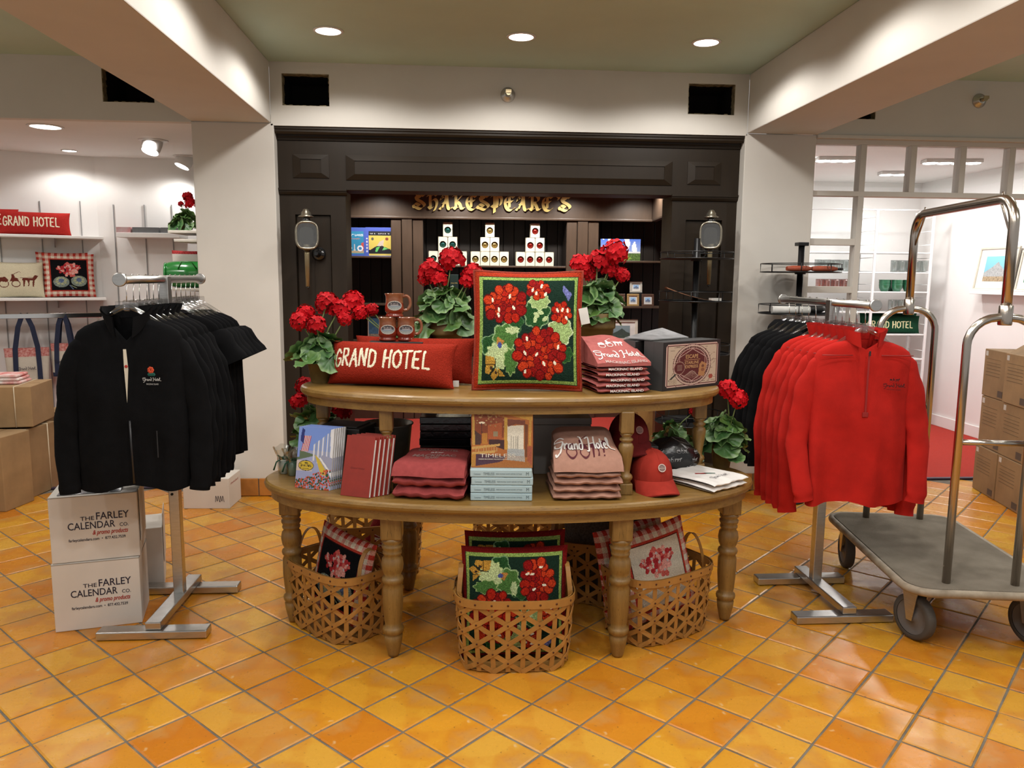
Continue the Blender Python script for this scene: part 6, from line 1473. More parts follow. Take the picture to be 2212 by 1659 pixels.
# back wall shelf with chrome trays
yb = 7.04; zs3 = wy(330, 500, yb-.25).z
t = thing('wall_shelf', 'narrow white shelf with grey trays on the far wall of the left room', 'shelf', (wy(250, 500, yb-.25).x, yb-.02, zs3), R_(2)); lx = wy(385, 500, yb-.25).x-wy(250, 500, yb-.25).x
MB().rbox(0, lx, -.25, 0, -.05, -.012, .003).build('shelf_board', WHITEG, t)
TRAY = mat('grey_tray', (.16, .16, .165), .4, .3)
for k, (a, b, m) in enumerate(((.0, .14, mat('grey_red_tray', (.45, .42, .42), .4, scale=8, col2=(.5, .12, .12))), (.16, .42, TRAY), (.44, .62, TRAY))):
    q = thing('display_tray', ['clear tray with a red card, left end of the far shelf', 'dark grey tray in the middle of the far shelf', 'dark grey tray, right on the far shelf'][k], 'tray', (wy(250, 500, yb-.25).x+a*lx/.62, yb-.24, zs3-.011), R_(2), 'trays on the far shelf'); w = (b-a)*lx/.62
    MB().box(0, w, 0, .18, 0, .006).box(0, .006, 0, .18, .006, .045).box(w-.006, w, 0, .18, .006, .045).box(.006, w-.006, 0, .006, .006, .045).box(.006, w-.006, .174, .18, .006, .045).build('tray_body', m, q)
# gondola shelves beside the pillar
yq = 6.35
def side_shelf(label, px0, py, d=.42):
    p = wy(px0, py, yq); t = thing('wall_shelf', label, 'shelf', (p.x, yq, p.z), 0, 'cream shelves behind the pillar'); MB().rbox(0, .75, 0, d, -.022, 0, .003).build('shelf_board', mat('cream_shelf', (.62, .58, .50), .5), t)
    MB().add([(.12, .03, -.022), (.7, .03, -.022), (.7, .03, -.075), (.12, .045, -.022), (.7, .045, -.022), (.7, .045, -.075)], [(0, 1, 2), (3, 5, 4), (0, 2, 5, 3), (0, 3, 4, 1), (1, 4, 5, 2)]).build('bracket', RAILM, t); return p
pS = side_shelf('cream shelf carrying the geranium, beside the left pillar', 362, 497); side_shelf('empty cream shelf under the geranium shelf, beside the left pillar', 375, 516); pS2 = side_shelf('cream shelf carrying the green bags, behind the left rack', 372, 622)
pg_ = Vector((wy(402, 480, yq+.15).x, yq+.12, pS.z+.001))
geranium('red geranium on the cream shelf beside the left pillar', pg_, .045, .05, hp([(405, 426, .0, .9), (411, 440, .0, .95), (391, 441, .0, .5)], pg_.y), .085, .17, 16, 8, 1.5)
GRN = mat('green_vinyl', (.015, .20, .03), .2, coat=.4)
def green_bag(label, px, w, rz):
    p = wy(px, 600, yq+.1); t = thing('duffel_bag', label, 'bag', (p.x, yq+.08, pS2.z+.001), rz, 'green vinyl bags'); h = .21
    MB().grid(lambda u, v: ((v-.5)*w, .09*math.cos(u*6.283)*(1-.3*abs(v-.5)*2)**.5, h/2+h/2*math.sin(u*6.283)*(1-.15*(abs(v-.5)*2)**4)), 28, 14).build('bag_body', GRN, t)
    MB().lathe([(.001, 0), (.09, 0), (.095, .01), (.09, .018), (.03, .02)], 24, Matrix.Translation((-w/2, 0, h/2)) @ Matrix.Rotation(R_(-90), 4, 'Y'), cap=False).build('round_end', GRN, t)
    MB().tube([(-w*.2, -.085, h*.7), (-w*.1, -.12, h*.95), (w*.15, -.12, h*.95), (w*.25, -.085, h*.7)], .006, 6).build('carry_handle', GRN, t)
green_bag('shiny green duffel bag on the cream shelf behind the left rack', 408, .30, R_(12))
c0 = Vector((wy(412, 570, yq+.28).x, yq+.30, pS2.z+.002)); pillow('white_pillow', 'white pillow with red edge behind the green bag', .32, .30, .08, (lambda c: (c.rect(0, .9, 1, 1, (.45, .05, .05), .3), c)[1])(Canvas(40, 40, (.7, .66, .6))), (.6, .57, .5), c0, (R_(-4), 0, 0))
# left room ceiling lights
EYE = mat('eyeball_white', (.80, .79, .77), .4); GLOW = mat_emit('lamp_face', (1.0, .97, .93), 14)
def eyeball(label, px, py, z, tilt, rz, energy=15, group='eyeball spotlights in the left room'):
    p = fl(px, py, z); t = thing('eyeball_spotlight', label, 'ceiling light', (p.x, p.y, z), group=group)
    MB().lathe([(.062, -.012), (.098, -.006), (.104, -.001), (.09, 0)], 30, cap=False).build('trim_ring', EYE, t)
    M = Euler((tilt, 0, rz)).to_matrix().to_4x4()
    MB().lathe([(.058, -.095), (.066, -.07), (.070, -.02), (.066, .02)], 28, M, cap=False).build('eyeball', EYE, t)
    MB().lathe([(.001, -.078), (.056, -.078)], 24, M, cap=False).build('lamp_face', GLOW, t)
    l = lamp('eyeball_lamp', 'SPOT', (p.x, p.y, z-.11), energy, (1, .96, .92), .05, spot=150, blend=.5, rot=(tilt, 0, rz)); return t
eyeball('eyeball spotlight nearest the left pillar, upper of the lit group', 331, 303, Z_SIDE, R_(25), R_(160)); eyeball('eyeball spotlight half hidden by the left pillar edge', 402, 338, Z_SIDE, R_(25), R_(130))
eyeball('eyeball spotlight at the left of the white room ceiling', 160, 343, Z_SIDE, R_(25), R_(190)); eyeball('eyeball spotlight lowest on the white room ceiling, by the dark mark', 325, 348, Z_SIDE, R_(25), R_(170))
p = fl(98, 273, Z_SIDE); can('recessed_downlight', 'round recessed downlight in the white ceiling at far left', (p.x, p.y), .11, Z_SIDE, 'recessed lights in the left room'); lamp('left_room_downlight', 'SPOT', (p.x, p.y, Z_SIDE-.02), 15, (1, .96, .92), .06, spot=150, blend=.4)
p = fl(150, 325, Z_SIDE); can('recessed_downlight', 'small recessed downlight in the white ceiling at far left', (p.x, p.y), .06, Z_SIDE, 'recessed lights in the left room'); lamp('left_room_downlight', 'SPOT', (p.x, p.y, Z_SIDE-.02), 12, (1, .96, .92), .06, spot=150, blend=.4)
lamp('left_room_downlight', 'SPOT', (-3.9, 5.85, Z_SIDE-.02), 20, (1, .96, .92), .06, spot=150, blend=.4); lamp('left_room_downlight', 'SPOT', (-2.2, 6.0, Z_SIDE-.02), 20, (1, .96, .92), .06, spot=150, blend=.4)
# ================================================================ right room
YG = 5.345; FR = WALLP
win = structure(thing('window_1', '', '')); del win['label']; del win['category']
def gx(px, py): return wy(px, py, YG).x
def gz(py, px=1850): return wy(px, py, YG).z
xm = [gx(1764, 360), gx(1864.5, 360), gx(1973, 360), gx(2080, 360), gx(2186, 360)]; pit = (xm[4]-xm[1])/3; xm += [xm[4]+pit, xm[4]+2*pit, xm[4]+3*pit]
zt0, zt1 = gz(305), gz(419); mwid = .021; dep = .075
MB().rbox(2.452, xm[-1], YG, YG+dep, gz(312), 2.475, .002).build('head_rail', FR, win)
MB().rbox(2.452, xm[-1], YG-.045, YG+.01, gz(302), gz(294), .004).build('head_moulding', FR, win)
MB().rbox(2.452, xm[-1], YG, YG+dep, gz(424), gz(413), .002).build('transom_rail', FR, win)
for x in xm[1:]: MB().rbox(x-mwid, x+mwid, YG, YG+dep-.002, gz(413), gz(312), .002).build('mullion', FR, win)
MB().rbox(xm[1]-mwid, xm[1]+mwid, YG, YG+dep-.002, 0, gz(424), .002).build('jamb', FR, win)
MB().rbox(2.452, 2.462, YG, YG+dep, 0, gz(312), .002).build('jamb', FR, win)
rows = [425, 523, 626, 730, 840, 950]
for y in rows[1:]: MB().rbox(2.462, xm[1]-mwid, YG, YG+dep, gz(y+7), gz(y-7), .002).build('glazing_bar', FR, win)
MB().rbox(2.462, xm[1]-mwid, YG, YG+dep, 0, gz(957), .002).build('bottom_panel', FR, win)
PANE = mat_glass('window_glass', (.97, .98, .98), .01, .03)
for k in range(len(xm)-1):
    a = xm[k]+(mwid if k else .01); MB().box(a, xm[k+1]-mwid, YG+.036, YG+.039, gz(412.5), gz(312.5)).build('pane', PANE, win)
for a, b in zip(rows[:-1], rows[1:]): MB().box(2.463, xm[1]-mwid-.001, YG+.036, YG+.039, gz(b-7.5), gz(a+(7.5 if a != 425 else 1))).build('pane', PANE, win)
# white string shelving with glassware
ys = 7.62; sx0, sx1 = 3.35, wy(2008, 600, ys).x; szt = wy(2008, 455, ys).z
t = thing('white_shelving', 'white wire-sided shelving unit with glassware in the right room', 'shelf unit', (0, ys, 0)); POWD = mat('powder_white', (.80, .81, .81), .4, var=.02)
for x in (sx0, wy(1886, 600, ys).x, sx1):
    for y in (0, .30): MB().rbox(x-.011, x+.011, y-.011, y+.011, 0.005, szt, .003).build('upright', POWD, t)
    for k in range(16): MB().tube([(x, 0, .12+k*(szt-.12)/15.5), (x, .30, .12+k*(szt-.12)/15.5)], .004, 5).build('rung', POWD, t)
shz = [wy(1940, y, ys).z for y in (545, 588, 630, 674, 722, 775, 830)]
for z_ in shz: MB().rbox(sx0, sx1, 0.002, .30, z_-.012, z_, .002).build('shelf_board', POWD, t)
MB().tube([(sx0, 0, szt), (sx1, 0, szt)], .008, 6).build('top_bar', POWD, t)
GLS = mat_glass('clear_tumbler', (.90, .93, .92), .04, .12); GLR = mat_glass('red_printed_tumbler', (.90, .55, .45), .05, .16)
tumb = MB().lathe([(.026, 0), (.030, .004), (.034, .10), (.034, .12), (.032, .12), (.028, .01), (.001, .008)], 16, cap=False).mesh('tumbler_wall', GLS); tumr = MB().lathe([(.026, 0), (.030, .004), (.034, .10), (.034, .12), (.032, .12), (.028, .01), (.001, .008)], 16, cap=False).mesh('tumbler_wall', GLR)
ORD9 = ['first', 'second', 'third', 'fourth', 'fifth', 'sixth', 'seventh', 'eighth', 'ninth']
for row, (zi, me, x0p, x1p, k_, desc) in enumerate(((1, tumb, 1760, 1850, 9, 'clear tumbler on the shelf seen through the window grid'), (1, tumb, 1925, 2000, 9, 'clear tumbler on the shelf above the green bowls'), (2, tumr, 1765, 1850, 9, 'red printed tumbler seen through the window grid'), (3, tumb, 1925, 1985, 6, 'clear tumbler on the shelf under the green bowls'))):
    xa, xb = wy(x0p, 600, ys+.1).x, wy(x1p, 600, ys+.1).x
    for k in range(k_):
        q = tag(obj('drinking_glass', me, None, (xa+(xb-xa)*(k+.5)/k_, ys+.10+.05*(k % 2), shz[zi]+.0005)), desc+', %s from the left' % ORD9[k], 'glass', desc.replace('tumbler', 'tumblers'))
GBOWL = mat('green_glaze', (.03, .16, .08), .15, var=.15, scale=12, coat=.5)
bowl = MB().lathe([(.030, 0), (.034, .003), (.050, .035), (.053, .06), (.055, .064), (.053, .068), (.054, .085), (.056, .089), (.054, .093), (.055, .112), (.058, .118), (.055, .118), (.049, .04), (.001, .012)], 28, cap=False)
for k, (px, dy, lab) in enumerate(((1911, .10, 'green ridged bowl, left of the group on the white shelf'), (1926, .19, 'green ridged bowl at the back of the group on the white shelf'), (1938, .08, 'green ridged bowl, middle of the group on the white shelf'), (1962, .10, 'green ridged bowl, right of the group on the white shelf'))):
    p = wy(px, 610, ys+dy); t = thing('green_bowl', lab, 'bowl', (p.x, ys+dy, shz[2+0]+.0005), 0, 'green bowls'); bowl.build('bowl_body', GBOWL, t)
p0_, p1_ = wy(1860, 700, ys+.12), wy(1987, 700, ys+.12); c0 = Vector(((p0_.x+p1_.x)/2, ys+.12, shz[4]+.001))
pillow('lumbar_pillow', 'long dark green GRAND HOTEL pillow on the white shelving', p1_.x-p0_.x, wy(1920, 682, ys+.12).z-shz[4], .13, grand_hotel_canvas((.012, .06, .03), (.72, .70, .42), y0=.30, y1=.66), (.01, .05, .03), c0, (R_(-5), 0, 0))
c1 = c0+Vector((.03, .10, .0)); pillow('lumbar_pillow', 'plain dark green pillow behind the lettered green one', p1_.x-p0_.x, .22, .09, Canvas(20, 10, (.012, .06, .03)), (.01, .05, .03), c1, (R_(-3), 0, 0))
# picture ledge on the side wall
LX_ = 4.985; lz = wx(2140, 628, LX_-.10).z; ly0, ly1 = wx(2096, 622, LX_-.10).y, 5.7
t = thing('picture_ledge', 'white picture ledge on the right-hand wall', 'shelf', (LX_, ly0, lz)); MB().rbox(-.11, -.001, ly1-ly0, 0, -.035, 0, .003).rbox(-.11, -.10, ly1-ly0, 0, 0, .012, .002).build('ledge_board', WALLW, t)
def picture(name, label, w, h, fw, frame_m, canvas, loc, rot, group=None, mat_col=(.72, .70, .66), matw=.18):
    t = thing(name, label, 'picture', loc, rot=rot, group=group)
    MB().rbox(-w/2, w/2, -.008, .012, 0, fw, .003).rbox(-w/2, w/2, -.008, .012, h-fw, h, .003).rbox(-w/2, -w/2+fw, -.008, .012, fw, h-fw, .003).rbox(w/2-fw, w/2, -.008, .012, fw, h-fw, .003).build('frame', frame_m, t)
    MB().box(-w/2+fw*.8, w/2-fw*.8, .0, .008, fw*.8, h-fw*.8).build('mount', mat('picture_mount', mat_col, .8), t)
    mx, mz = (w-2*fw)*matw, (h-2*fw)*matw; mb = MB(); canvas.to(mb, lambda u, v: (-w/2+fw+mx+u*(w-2*fw-2*mx), -.0012, fw+mz+v*(h-2*fw-2*mz))); mb.build('print', CARDM, t)
    return t
def landscape(sky, land, hill, w=36, h=26, seed=1):
    c = Canvas(w, h, sky); r = np.random.RandomState(seed); c.a *= (.9+.25*c.Y[..., None]); c.put(c.Y < .35, land, .25); c.poly([(0, .35), (.3, .55), (.55, .78), (.8, .5), (1, .4), (1, .2), (0, .2)], hill, .2); c.put((c.Y < .18), tuple(v*.8 for v in land), .35); return c
CRF = mat('cream_frame', (.62, .58, .48), .5)
pa, pb = wx(2112, 615, LX_-.06), wx(2178, 622, LX_-.06); pw_ = abs(pa.y-pb.y)
picture('framed_picture', 'cream framed mountain picture on the ledge of the right-hand wall', pw_*1.25, .40, .02, CRF, landscape((.18, .45, .55), (.42, .32, .2), (.35, .36, .36)), (LX_-.07, (pa.y+pb.y)/2, lz+.001), (R_(-8), 0, R_(-90)))
picture('framed_picture', 'framed picture cut off at the right picture edge, on the ledge', .42, .36, .02, CRF, landscape((.2, .45, .6), (.05, .2, .12), (.1, .25, .2), seed=4), (LX_-.07, pb.y-.30, lz+.001), (R_(-8), 0, R_(-90)))
# ceiling lights of the right room
def strip_light(label, px0, py0, px1, py1, n):
    a, b = fl(px0, py0, 2.53), fl(px1, py1, 2.53); c = (a+b)/2; t = thing('strip_light', label, 'ceiling light', (c.x, c.y, 2.53), face_angle(a, b), 'spot strips in the right room'); L = (b-a).length
    MB().rbox(-L/2, L/2, -.06, .06, -.03, -.001, .004).build('housing', EYE, t)
    for k in range(n): x = -L/2+L*(k+.5)/n; MB().lathe([(.001, -.034), (.055, -.034), (.06, -.03)], 20, Matrix.Translation((x, 0, 0)), cap=False).build('lamp_face', GLOW, t)
    lamp('right_room_lamp', 'AREA', (c.x, c.y, 2.49), 12, (1, .98, .96), L, size_y=.12, rot=(0, 0, face_angle(a, b)))
strip_light('lit spot strip on the right room ceiling, behind the first window pane', 1765, 340, 1845, 340, 3); strip_light('lit spot strip on the right room ceiling, behind the third and fourth panes', 1995, 345, 2118, 345, 4); strip_light('small lit spot strip farthest back on the right room ceiling', 1900, 371, 1960, 371, 2)
lamp('right_room_downlight', 'SPOT', (4.1, 6.2, 2.5), 20, (1, .98, .96), .06, spot=150, blend=.5); lamp('right_room_downlight', 'SPOT', (3.2, 7.0, 2.5), 20, (1, .98, .96), .06, spot=150, blend=.5)
# ================================================================ middle shop: sign, shelf goods
GOLD = mat('gilded_letter', (.80, .60, .20), .35, .2, var=.05)
BLK_L = {'S': [[(.80,.86),(.55,1.0),(.22,.84),(.30,.62),(.66,.44),(.84,.24),(.55,.02),(.22,.10)], [(.30,.12),(.05,.14),(.02,.28),(.20,.36),(.48,.24)], [(.28,.98),(.50,.78),(.74,.92)]],
 'H': [[(.10,.84),(.24,.98),(.38,1.0)], [(.32,1.0),(.30,.60),(.32,.10)], [(.18,.20),(.32,.06),(.50,.12)], [(.36,.52),(.62,.66),(.80,.50),(.76,.20),(.60,-.10)], [(.52,.92),(.66,1.0),(.80,.9)]],
 'A': [[(.04,.10),(.20,.06),(.32,.30),(.50,.66),(.56,1.0)], [(.22,.84),(.40,1.0),(.58,.92)], [(.60,1.0),(.62,.50),(.68,.12),(.84,.02),(.94,.14)], [(.28,.44),(.64,.42)], [(.14,.62),(.20,.78),(.30,.72)]],
 'K': [[(.10,.86),(.24,.98),(.38,1.0)], [(.30,1.0),(.30,.10)], [(.14,.18),(.30,.06),(.46,.16)], [(.34,.52),(.56,.72),(.78,.94)], [(.40,.52),(.60,.34),(.72,.08),(.94,.10)]],
 'E': [[(.84,.84),(.58,1.0),(.24,.78),(.16,.44),(.32,.10),(.60,.0),(.88,.16)], [(.24,.54),(.74,.60)], [(.50,.90),(.48,.16)], [(.70,.98),(.86,.90)]],
 'P': [[(.08,.86),(.22,.98),(.36,1.0)], [(.32,1.0),(.32,.50),(.32,-.16)], [(.36,.90),(.62,.98),(.86,.76),(.80,.40),(.56,.22),(.36,.30)], [(.10,.30),(.30,.20)], [(.54,.92),(.54,.30)]],
 'R': [[(.08,.86),(.22,.98),(.36,1.0)], [(.30,1.0),(.30,.10)], [(.12,.18),(.30,.04),(.44,.14)], [(.34,.90),(.62,1.0),(.80,.78),(.66,.56),(.36,.52)], [(.46,.52),(.62,.30),(.74,.06),(.94,.12)]], "'": [[(.30,1.0),(.44,.90),(.36,.74)]]}
ya = YB-.02; a0, a1 = wy(893, 440, ya), wy(1235, 447, ya); zb_ = wy(1065, 454, ya).z; ht = wy(1065, 421, ya).z-zb_
t = thing('shop_sign', "gilded blackletter sign reading SHAKESPEARE'S on the brown board", 'sign', (a0.x, ya, zb_), 0)
TW_ = a1.x-a0.x; cw = TW_/12.45; x = 0
for ch in "SHAKESPEARE'S":
    mb = MB()
    for j, st in enumerate(BLK_L[ch]): add_stroke(mb, [(x+p[0]*cw*1.02, p[1]*ht) for p in st], .23*cw, lambda u, v, j=j: (u, -.0006*j, v), nib=38)
    o = mb.build('letter', GOLD, t); md = o.modifiers.new('thick', 'SOLIDIFY'); md.thickness = .014; md.offset = 0
    x += cw*(.45 if ch == "'" else 1.0)
YS = YB+.05
IVORY = mat('ivory_card', (.66, .61, .47), .6, var=.03); BAUB = {'green': mat('green_bauble', (.02, .10, .085), .12, .6), 'gold': mat('gold_bauble', (.36, .24, .07), .14, .7), 'red': mat('red_bauble', (.30, .015, .010), .12, .6)}
zsh = SHELF[1][0]; bxw = (wy(1198, 556, YS).x-wy(1116, 556, YS).x)/4; bxh = wy(1150, 544, YS).z-zsh
def orn_box(label, x, z, colr):
    t = thing('ornament_box', label, 'ornament', (x, YS, z+.0005), random.uniform(-.03, .03), '%s bauble boxes in a pyramid' % colr); w = bxw*.96; r = w*.36; h = bxh*.985
    mb = MB(); n = 28; ring = [(w/2+r*math.cos(2*math.pi*k/n), -.0, h*.46+r*math.sin(2*math.pi*k/n)) for k in range(n)]
    sq = []
    for k in range(n):
        a = 2*math.pi*k/n; c, s = math.cos(a), math.sin(a); m = max(abs(c)/(w/2), (s/(h*.54) if s > 0 else -s/(h*.46))); sq.append((w/2+c/m, 0, h*.46+s/m))
    mb.add(ring+sq, [(k, (k+1) % n, n+(k+1) % n, n+k)[::-1] for k in range(n)]); mb.add([(p[0], .03, p[2]) for p in ring]+ring, [(k, (k+1) % n, n+(k+1) % n, n+k) for k in range(n)])
    mb.box(0, .002, .0, w, 0, h).box(w-.002, w, 0, w, 0, h).box(0, w, 0, w, h-.002, h).box(0, w, 0, w, 0, .002).box(0, w, w-.002, w, 0, h); mb.build('card_box', IVORY, t)
    MB().sphere((w/2, w*.42, h*.46), r*.98, 20, 12).build('bauble', BAUB[colr], t); return t
pos = {4: ['left', 'centre-left', 'centre-right', 'right'], 2: ['left', 'right'], 1: ['']}
for colr, px in (('green', 926), ('gold', 1017), ('red', 1115)):
    x0 = wy(px, 556, YS).x
    for row, n in enumerate((4, 2, 1)):
        for k in range(n): orn_box('boxed %s bauble, %s' % (colr, 'at the peak of its pyramid' if n == 1 else '%s of the %s row in its pyramid' % (pos[n][k], ('bottom', 'middle')[row])), x0+(row*1.0+k+(0 if row < 2 else -.5))*bxw, zsh+row*bxh, colr)
# jigsaw boxes, left bay
def puzzle(label, x0p, x1p, y0p, y1p, c):
    a, b = wy(x0p, y1p, YS), wy(x1p, y0p, YS); t = thing('jigsaw_box', label, 'puzzle box', (a.x, YS, SHELF[0][0]+.0005), 0, 'jigsaw boxes'); w, h = b.x-a.x, b.z-a.z; MB().rbox(0, w, 0, .05, 0, h, .002).build('box_body', mat('jigsaw_blue', (.05, .09, .35), .4), t); panel(c, w, h, -.001).build('printed_front', CARDM, t)
c = Canvas(44, 60, (.06, .11, .42)); c.rect(.0, .06, .92, .86, (.03, .22, .38)); c.text('GREAT LAKES', .47, .70, .07, w=.85, col=(.75, .78, .8), bold=.02, align='c'); c.text('Historic', .5, .58, .05, w=.5, col=(.5, .2, .15), align='c'); c.poly([(.45, .1), (.5, .5), (.55, .1)], (.5, .5, .52)); c.poly([(.75, .15), (.92, .2), (.92, .5), (.8, .45)], (.5, .08, .06)); c.rect(.05, .1, .92, .18, (.4, .32, .2))
for x in (.25, .75): c.ell(x, .27, .13, .10, (.75, .75, .78)); c.ell(x, .27, .07, .055, (.05, .2, .4))
puzzle('blue jigsaw box with a city skyline, left on the shop shelf', 742, 789.5, 491, 552, c)
c = Canvas(50, 60, (.07, .11, .45)); c.rect(.13, .02, 1, .86, (.015, .015, .02)); c.rect(.13, .22, 1, .72, (.62, .48, .10)); c.rect(.13, .02, 1, .09, (.6, .48, .12)); c.text('GREAT LAKES CRUISE', .57, .76, .045, w=.78, col=(.6, .6, .6), align='c'); c.poly([(.4, .3), (.55, .5), (.72, .58), (.7, .36)], (.55, .45, .38)); c.poly([(.15, .2), (.4, .34), (.65, .36), (.98, .24), (.98, .12), (.15, .12)], (.015, .015, .02)); c.poly([(.38, .14), (.40, .30), (.56, .34), (.46, .16)], (.12, .5, .12)); c.poly([(.65, .20), (.72, .32), (.9, .26)], (.15, .5, .15)); c.ell(.27, .60, .05, .05, (.1, .1, .08)); c.ell(.84, .60, .06, .055, (.25, .06, .04))
for k in range(5): c.rect(.03, .14+.11*k, .09, .2+.11*k, (.6, .6, .65))
puzzle('blue jigsaw box with a yellow steamer picture on the shop shelf', 790.5, 844, 491.5, 553, c)
# dark green boxes, second shelf centre, small hanging ornaments
DKG = mat('dark_green_box', (.008, .022, .018), .45); zc2 = SHELF[1][1]
for k, (a, b, lab) in enumerate(((972, 990, 'dark green gift box, leftmost on the middle shop shelf'), (1030, 1060, 'dark green gift box behind the geranium flower, middle shop shelf'), (1061, 1094, 'dark green gift box in the centre of the middle shop shelf'), (1134, 1168, 'dark green gift box at the right of the middle shop shelf'))):
    pa, pb = wy(a, 600, YS), wy(b, 600, YS); t = thing('gift_box', lab, 'box', (pa.x, YS, zc2+.0005), 0, 'dark green gift boxes'); h = wy(1080, 594, YS).z-zc2; w = pb.x-pa.x
    MB().rbox(0, w, 0, .12, 0, h*.28, .002).build('box_base', DKG, t); MB().rbox(-.001, w+.001, -.001, .121, h*.285, h, .002).build('box_lid', DKG, t)
    g = MB(); add_text(g, 'GRAND HOTEL', w/2, h*.80, .008, lambda u, v: (u, -.002, v), w=w*.8, align='c'); g.build('gilt_lettering', GOLD, t)
WIRE = mat('dark_wire', (.03, .028, .026), .4, .7)
for px, lab, cc in ((1100, 'small stand with a hanging picture tag on the middle shop shelf', (.35, .38, .5)), (1186, 'small stand with white hanging tag on the middle shop shelf', (.7, .7, .7))):
    p = wy(px, 640, YS); t = thing('ornament_stand', lab, 'stand', (p.x, YS-.01, zc2+.0005), 0, 'ornament stands'); h = wy(px, 594, YS).z-zc2
    MB().lathe([(.03, 0), (.03, .004), (.004, .006)], 16).tube([(0, 0, .004), (0, 0, h*.85), (.01, 0, h), (.035, 0, h), (.045, 0, h*.9)], .003, 6).build('wire_stand', WIRE, t)
    MB().rbox(.02, .075, -.004, -.001, h*.38, h*.75, .001, Matrix.Rotation(R_(8), 4, 'Y')).build('hanging_tag', mat('tag_print_%d' % px, cc, .5, scale=30, col2=tuple(v*.4 for v in cc)), t)
# pictures in the right bay
pc = wy(1340, 563, YS)
c = Canvas(46, 26, (.05, .12, .45)); c.a[:] = np.stack([.05+.3*(1-c.Y), .12+.3*(1-c.Y), .45+.1*(1-c.Y)], -1); c.put((c.Y > .4) & (np.sin(c.X*14+c.Y*5)+np.sin(c.X*31) > .3), (.65, .66, .7)); c.put(c.Y < .42, (.55, .56, .58)); c.put(c.Y < .34, (.07, .12, .03), .5); c.poly([(.05, 0), (.5, .34), (.8, .1), (.6, 0)], (.16, .26, .04), .3)
a, b = wy(1297, 560, YS), wy(1384, 517, YS); t = thing('canvas_print', 'panoramic hotel landscape print on the right shop shelf', 'picture', (a.x, YS, SHELF[2][0]+.0005)); w, h = b.x-a.x, b.z-SHELF[2][0]; MB().rbox(0, w, 0, .02, 0, h, .002).build('canvas_block', PAPER, t); panel(c, w, h, -.001).build('printed_view', CARDM, t)
tiny = lambda s: landscape((.25, .40, .60), (.5, .5, .5), (.12, .16, .25), 12, 10, s)
PINE = mat('pine_frame', (.36, .22, .08), .5); WALN = mat('walnut_frame', (.10, .05, .03), .45); SILV = mat('pale_frame', (.48, .44, .38), .5)
z2 = SHELF[2][1]; fw_ = wy(1385, 640, YS).x-wy(1358, 640, YS).x
for px, m, lab in ((1338, WALN, 'small dark framed picture half hidden by the geranium'), (1368, PINE, 'small pine framed picture in the lower shop row'), (1400, WALN, 'small walnut framed picture in the lower shop row, right')):
    p = wy(px, 650, YS); picture('small_picture', lab, fw_*.97, wy(1368, 635, YS).z-z2, .022, m, tiny(2), (p.x, YS+.01, z2+.001), (R_(-6), 0, 0), 'small framed pictures')
p = wy(1374, 620, YS+.1); o = picture('small_picture', 'small pale framed picture standing behind and above the pine one', fw_, wy(1374, 608, YS+.1).z-wy(1374, 632, YS+.1).z, .022, SILV, tiny(3), (p.x, YS+.10, wy(1374, 632, YS+.1).z), (R_(-4), 0, 0), 'small framed pictures', (.03, .03, .03))
t = thing('picture_riser', 'dark block under the pale framed picture', 'riser', (p.x, YS+.07, z2+.0005)); MB().rbox(-.07, .07, 0, .07, 0, wy(1374, 632, YS+.1).z-z2-.001, .002).build('riser_block', BLACKC, t)
z3 = SHELF[2][2]; p = wy(1342, 720, YS); picture('framed_picture', 'larger cream framed landscape on the lowest shop shelf', wy(1374, 700, YS).x-wy(1302, 700, YS).x, wy(1340, 690, YS).z-z3, .03, CRF, landscape((.18, .24, .26), (.06, .09, .07), (.05, .07, .06), 36, 28, 5), (p.x, YS, z3+.001), (R_(-5), 0, 0))
p = wy(820, 690, YS); picture('framed_picture', 'blue picture on the lower left shop shelf behind the geranium', .26, .26, .012, WALN, landscape((.03, .07, .12), (.25, .2, .15), (.05, .1, .16), 24, 20, 6), (p.x, YS, SHELF[0][2]+.001), (R_(-4), 0, 0), None, (.2, .2, .2), .02)
# board of wood strands and post leaning inside the right column
def osb_material():
    m, n, l, b = _nt('strand_board'); tc = n.new('ShaderNodeTexCoord'); v = n.new('ShaderNodeTexVoronoi'); v.inputs['Scale'].default_value = 26; mp = n.new('ShaderNodeMapping'); mp.inputs['Scale'].default_value = (1, 1, .4); mp.inputs['Rotation'].default_value = (0, .6, 0); l.new(tc.outputs['Object'], mp.inputs[0]); l.new(mp.outputs[0], v.inputs['Vector'])
    l.new(_mixcol(n, l, v.outputs['Color'], (.50, .27, .08), (.22, .10, .03)), b.inputs['Base Color']); b.inputs['Roughness'].default_value = .7; return m
yo = 6.1; a, b = wy(1370, 880, yo), wy(1412, 880, yo); t = thing('strand_board', 'upright strand board panel seen under the upper tier, right', 'board', (a.x, yo, .005)); MB().rbox(0, b.x-a.x, 0, .018, 0, 1.0, .001).build('board_sheet', osb_material(), t)
a, b = wy(1414, 880, yo-.1), wy(1432, 880, yo-.1); t = thing('wooden_post', 'reddish wooden post beside the strand board', 'post', (a.x, yo-.1, .005)); MB().rbox(0, b.x-a.x, 0, .05, 0, 1.05, .003).build('post_timber', mat('red_pine', (.20, .085, .035), .6, var=.2, scale=6, stretch=(8, 8, 1)), t)
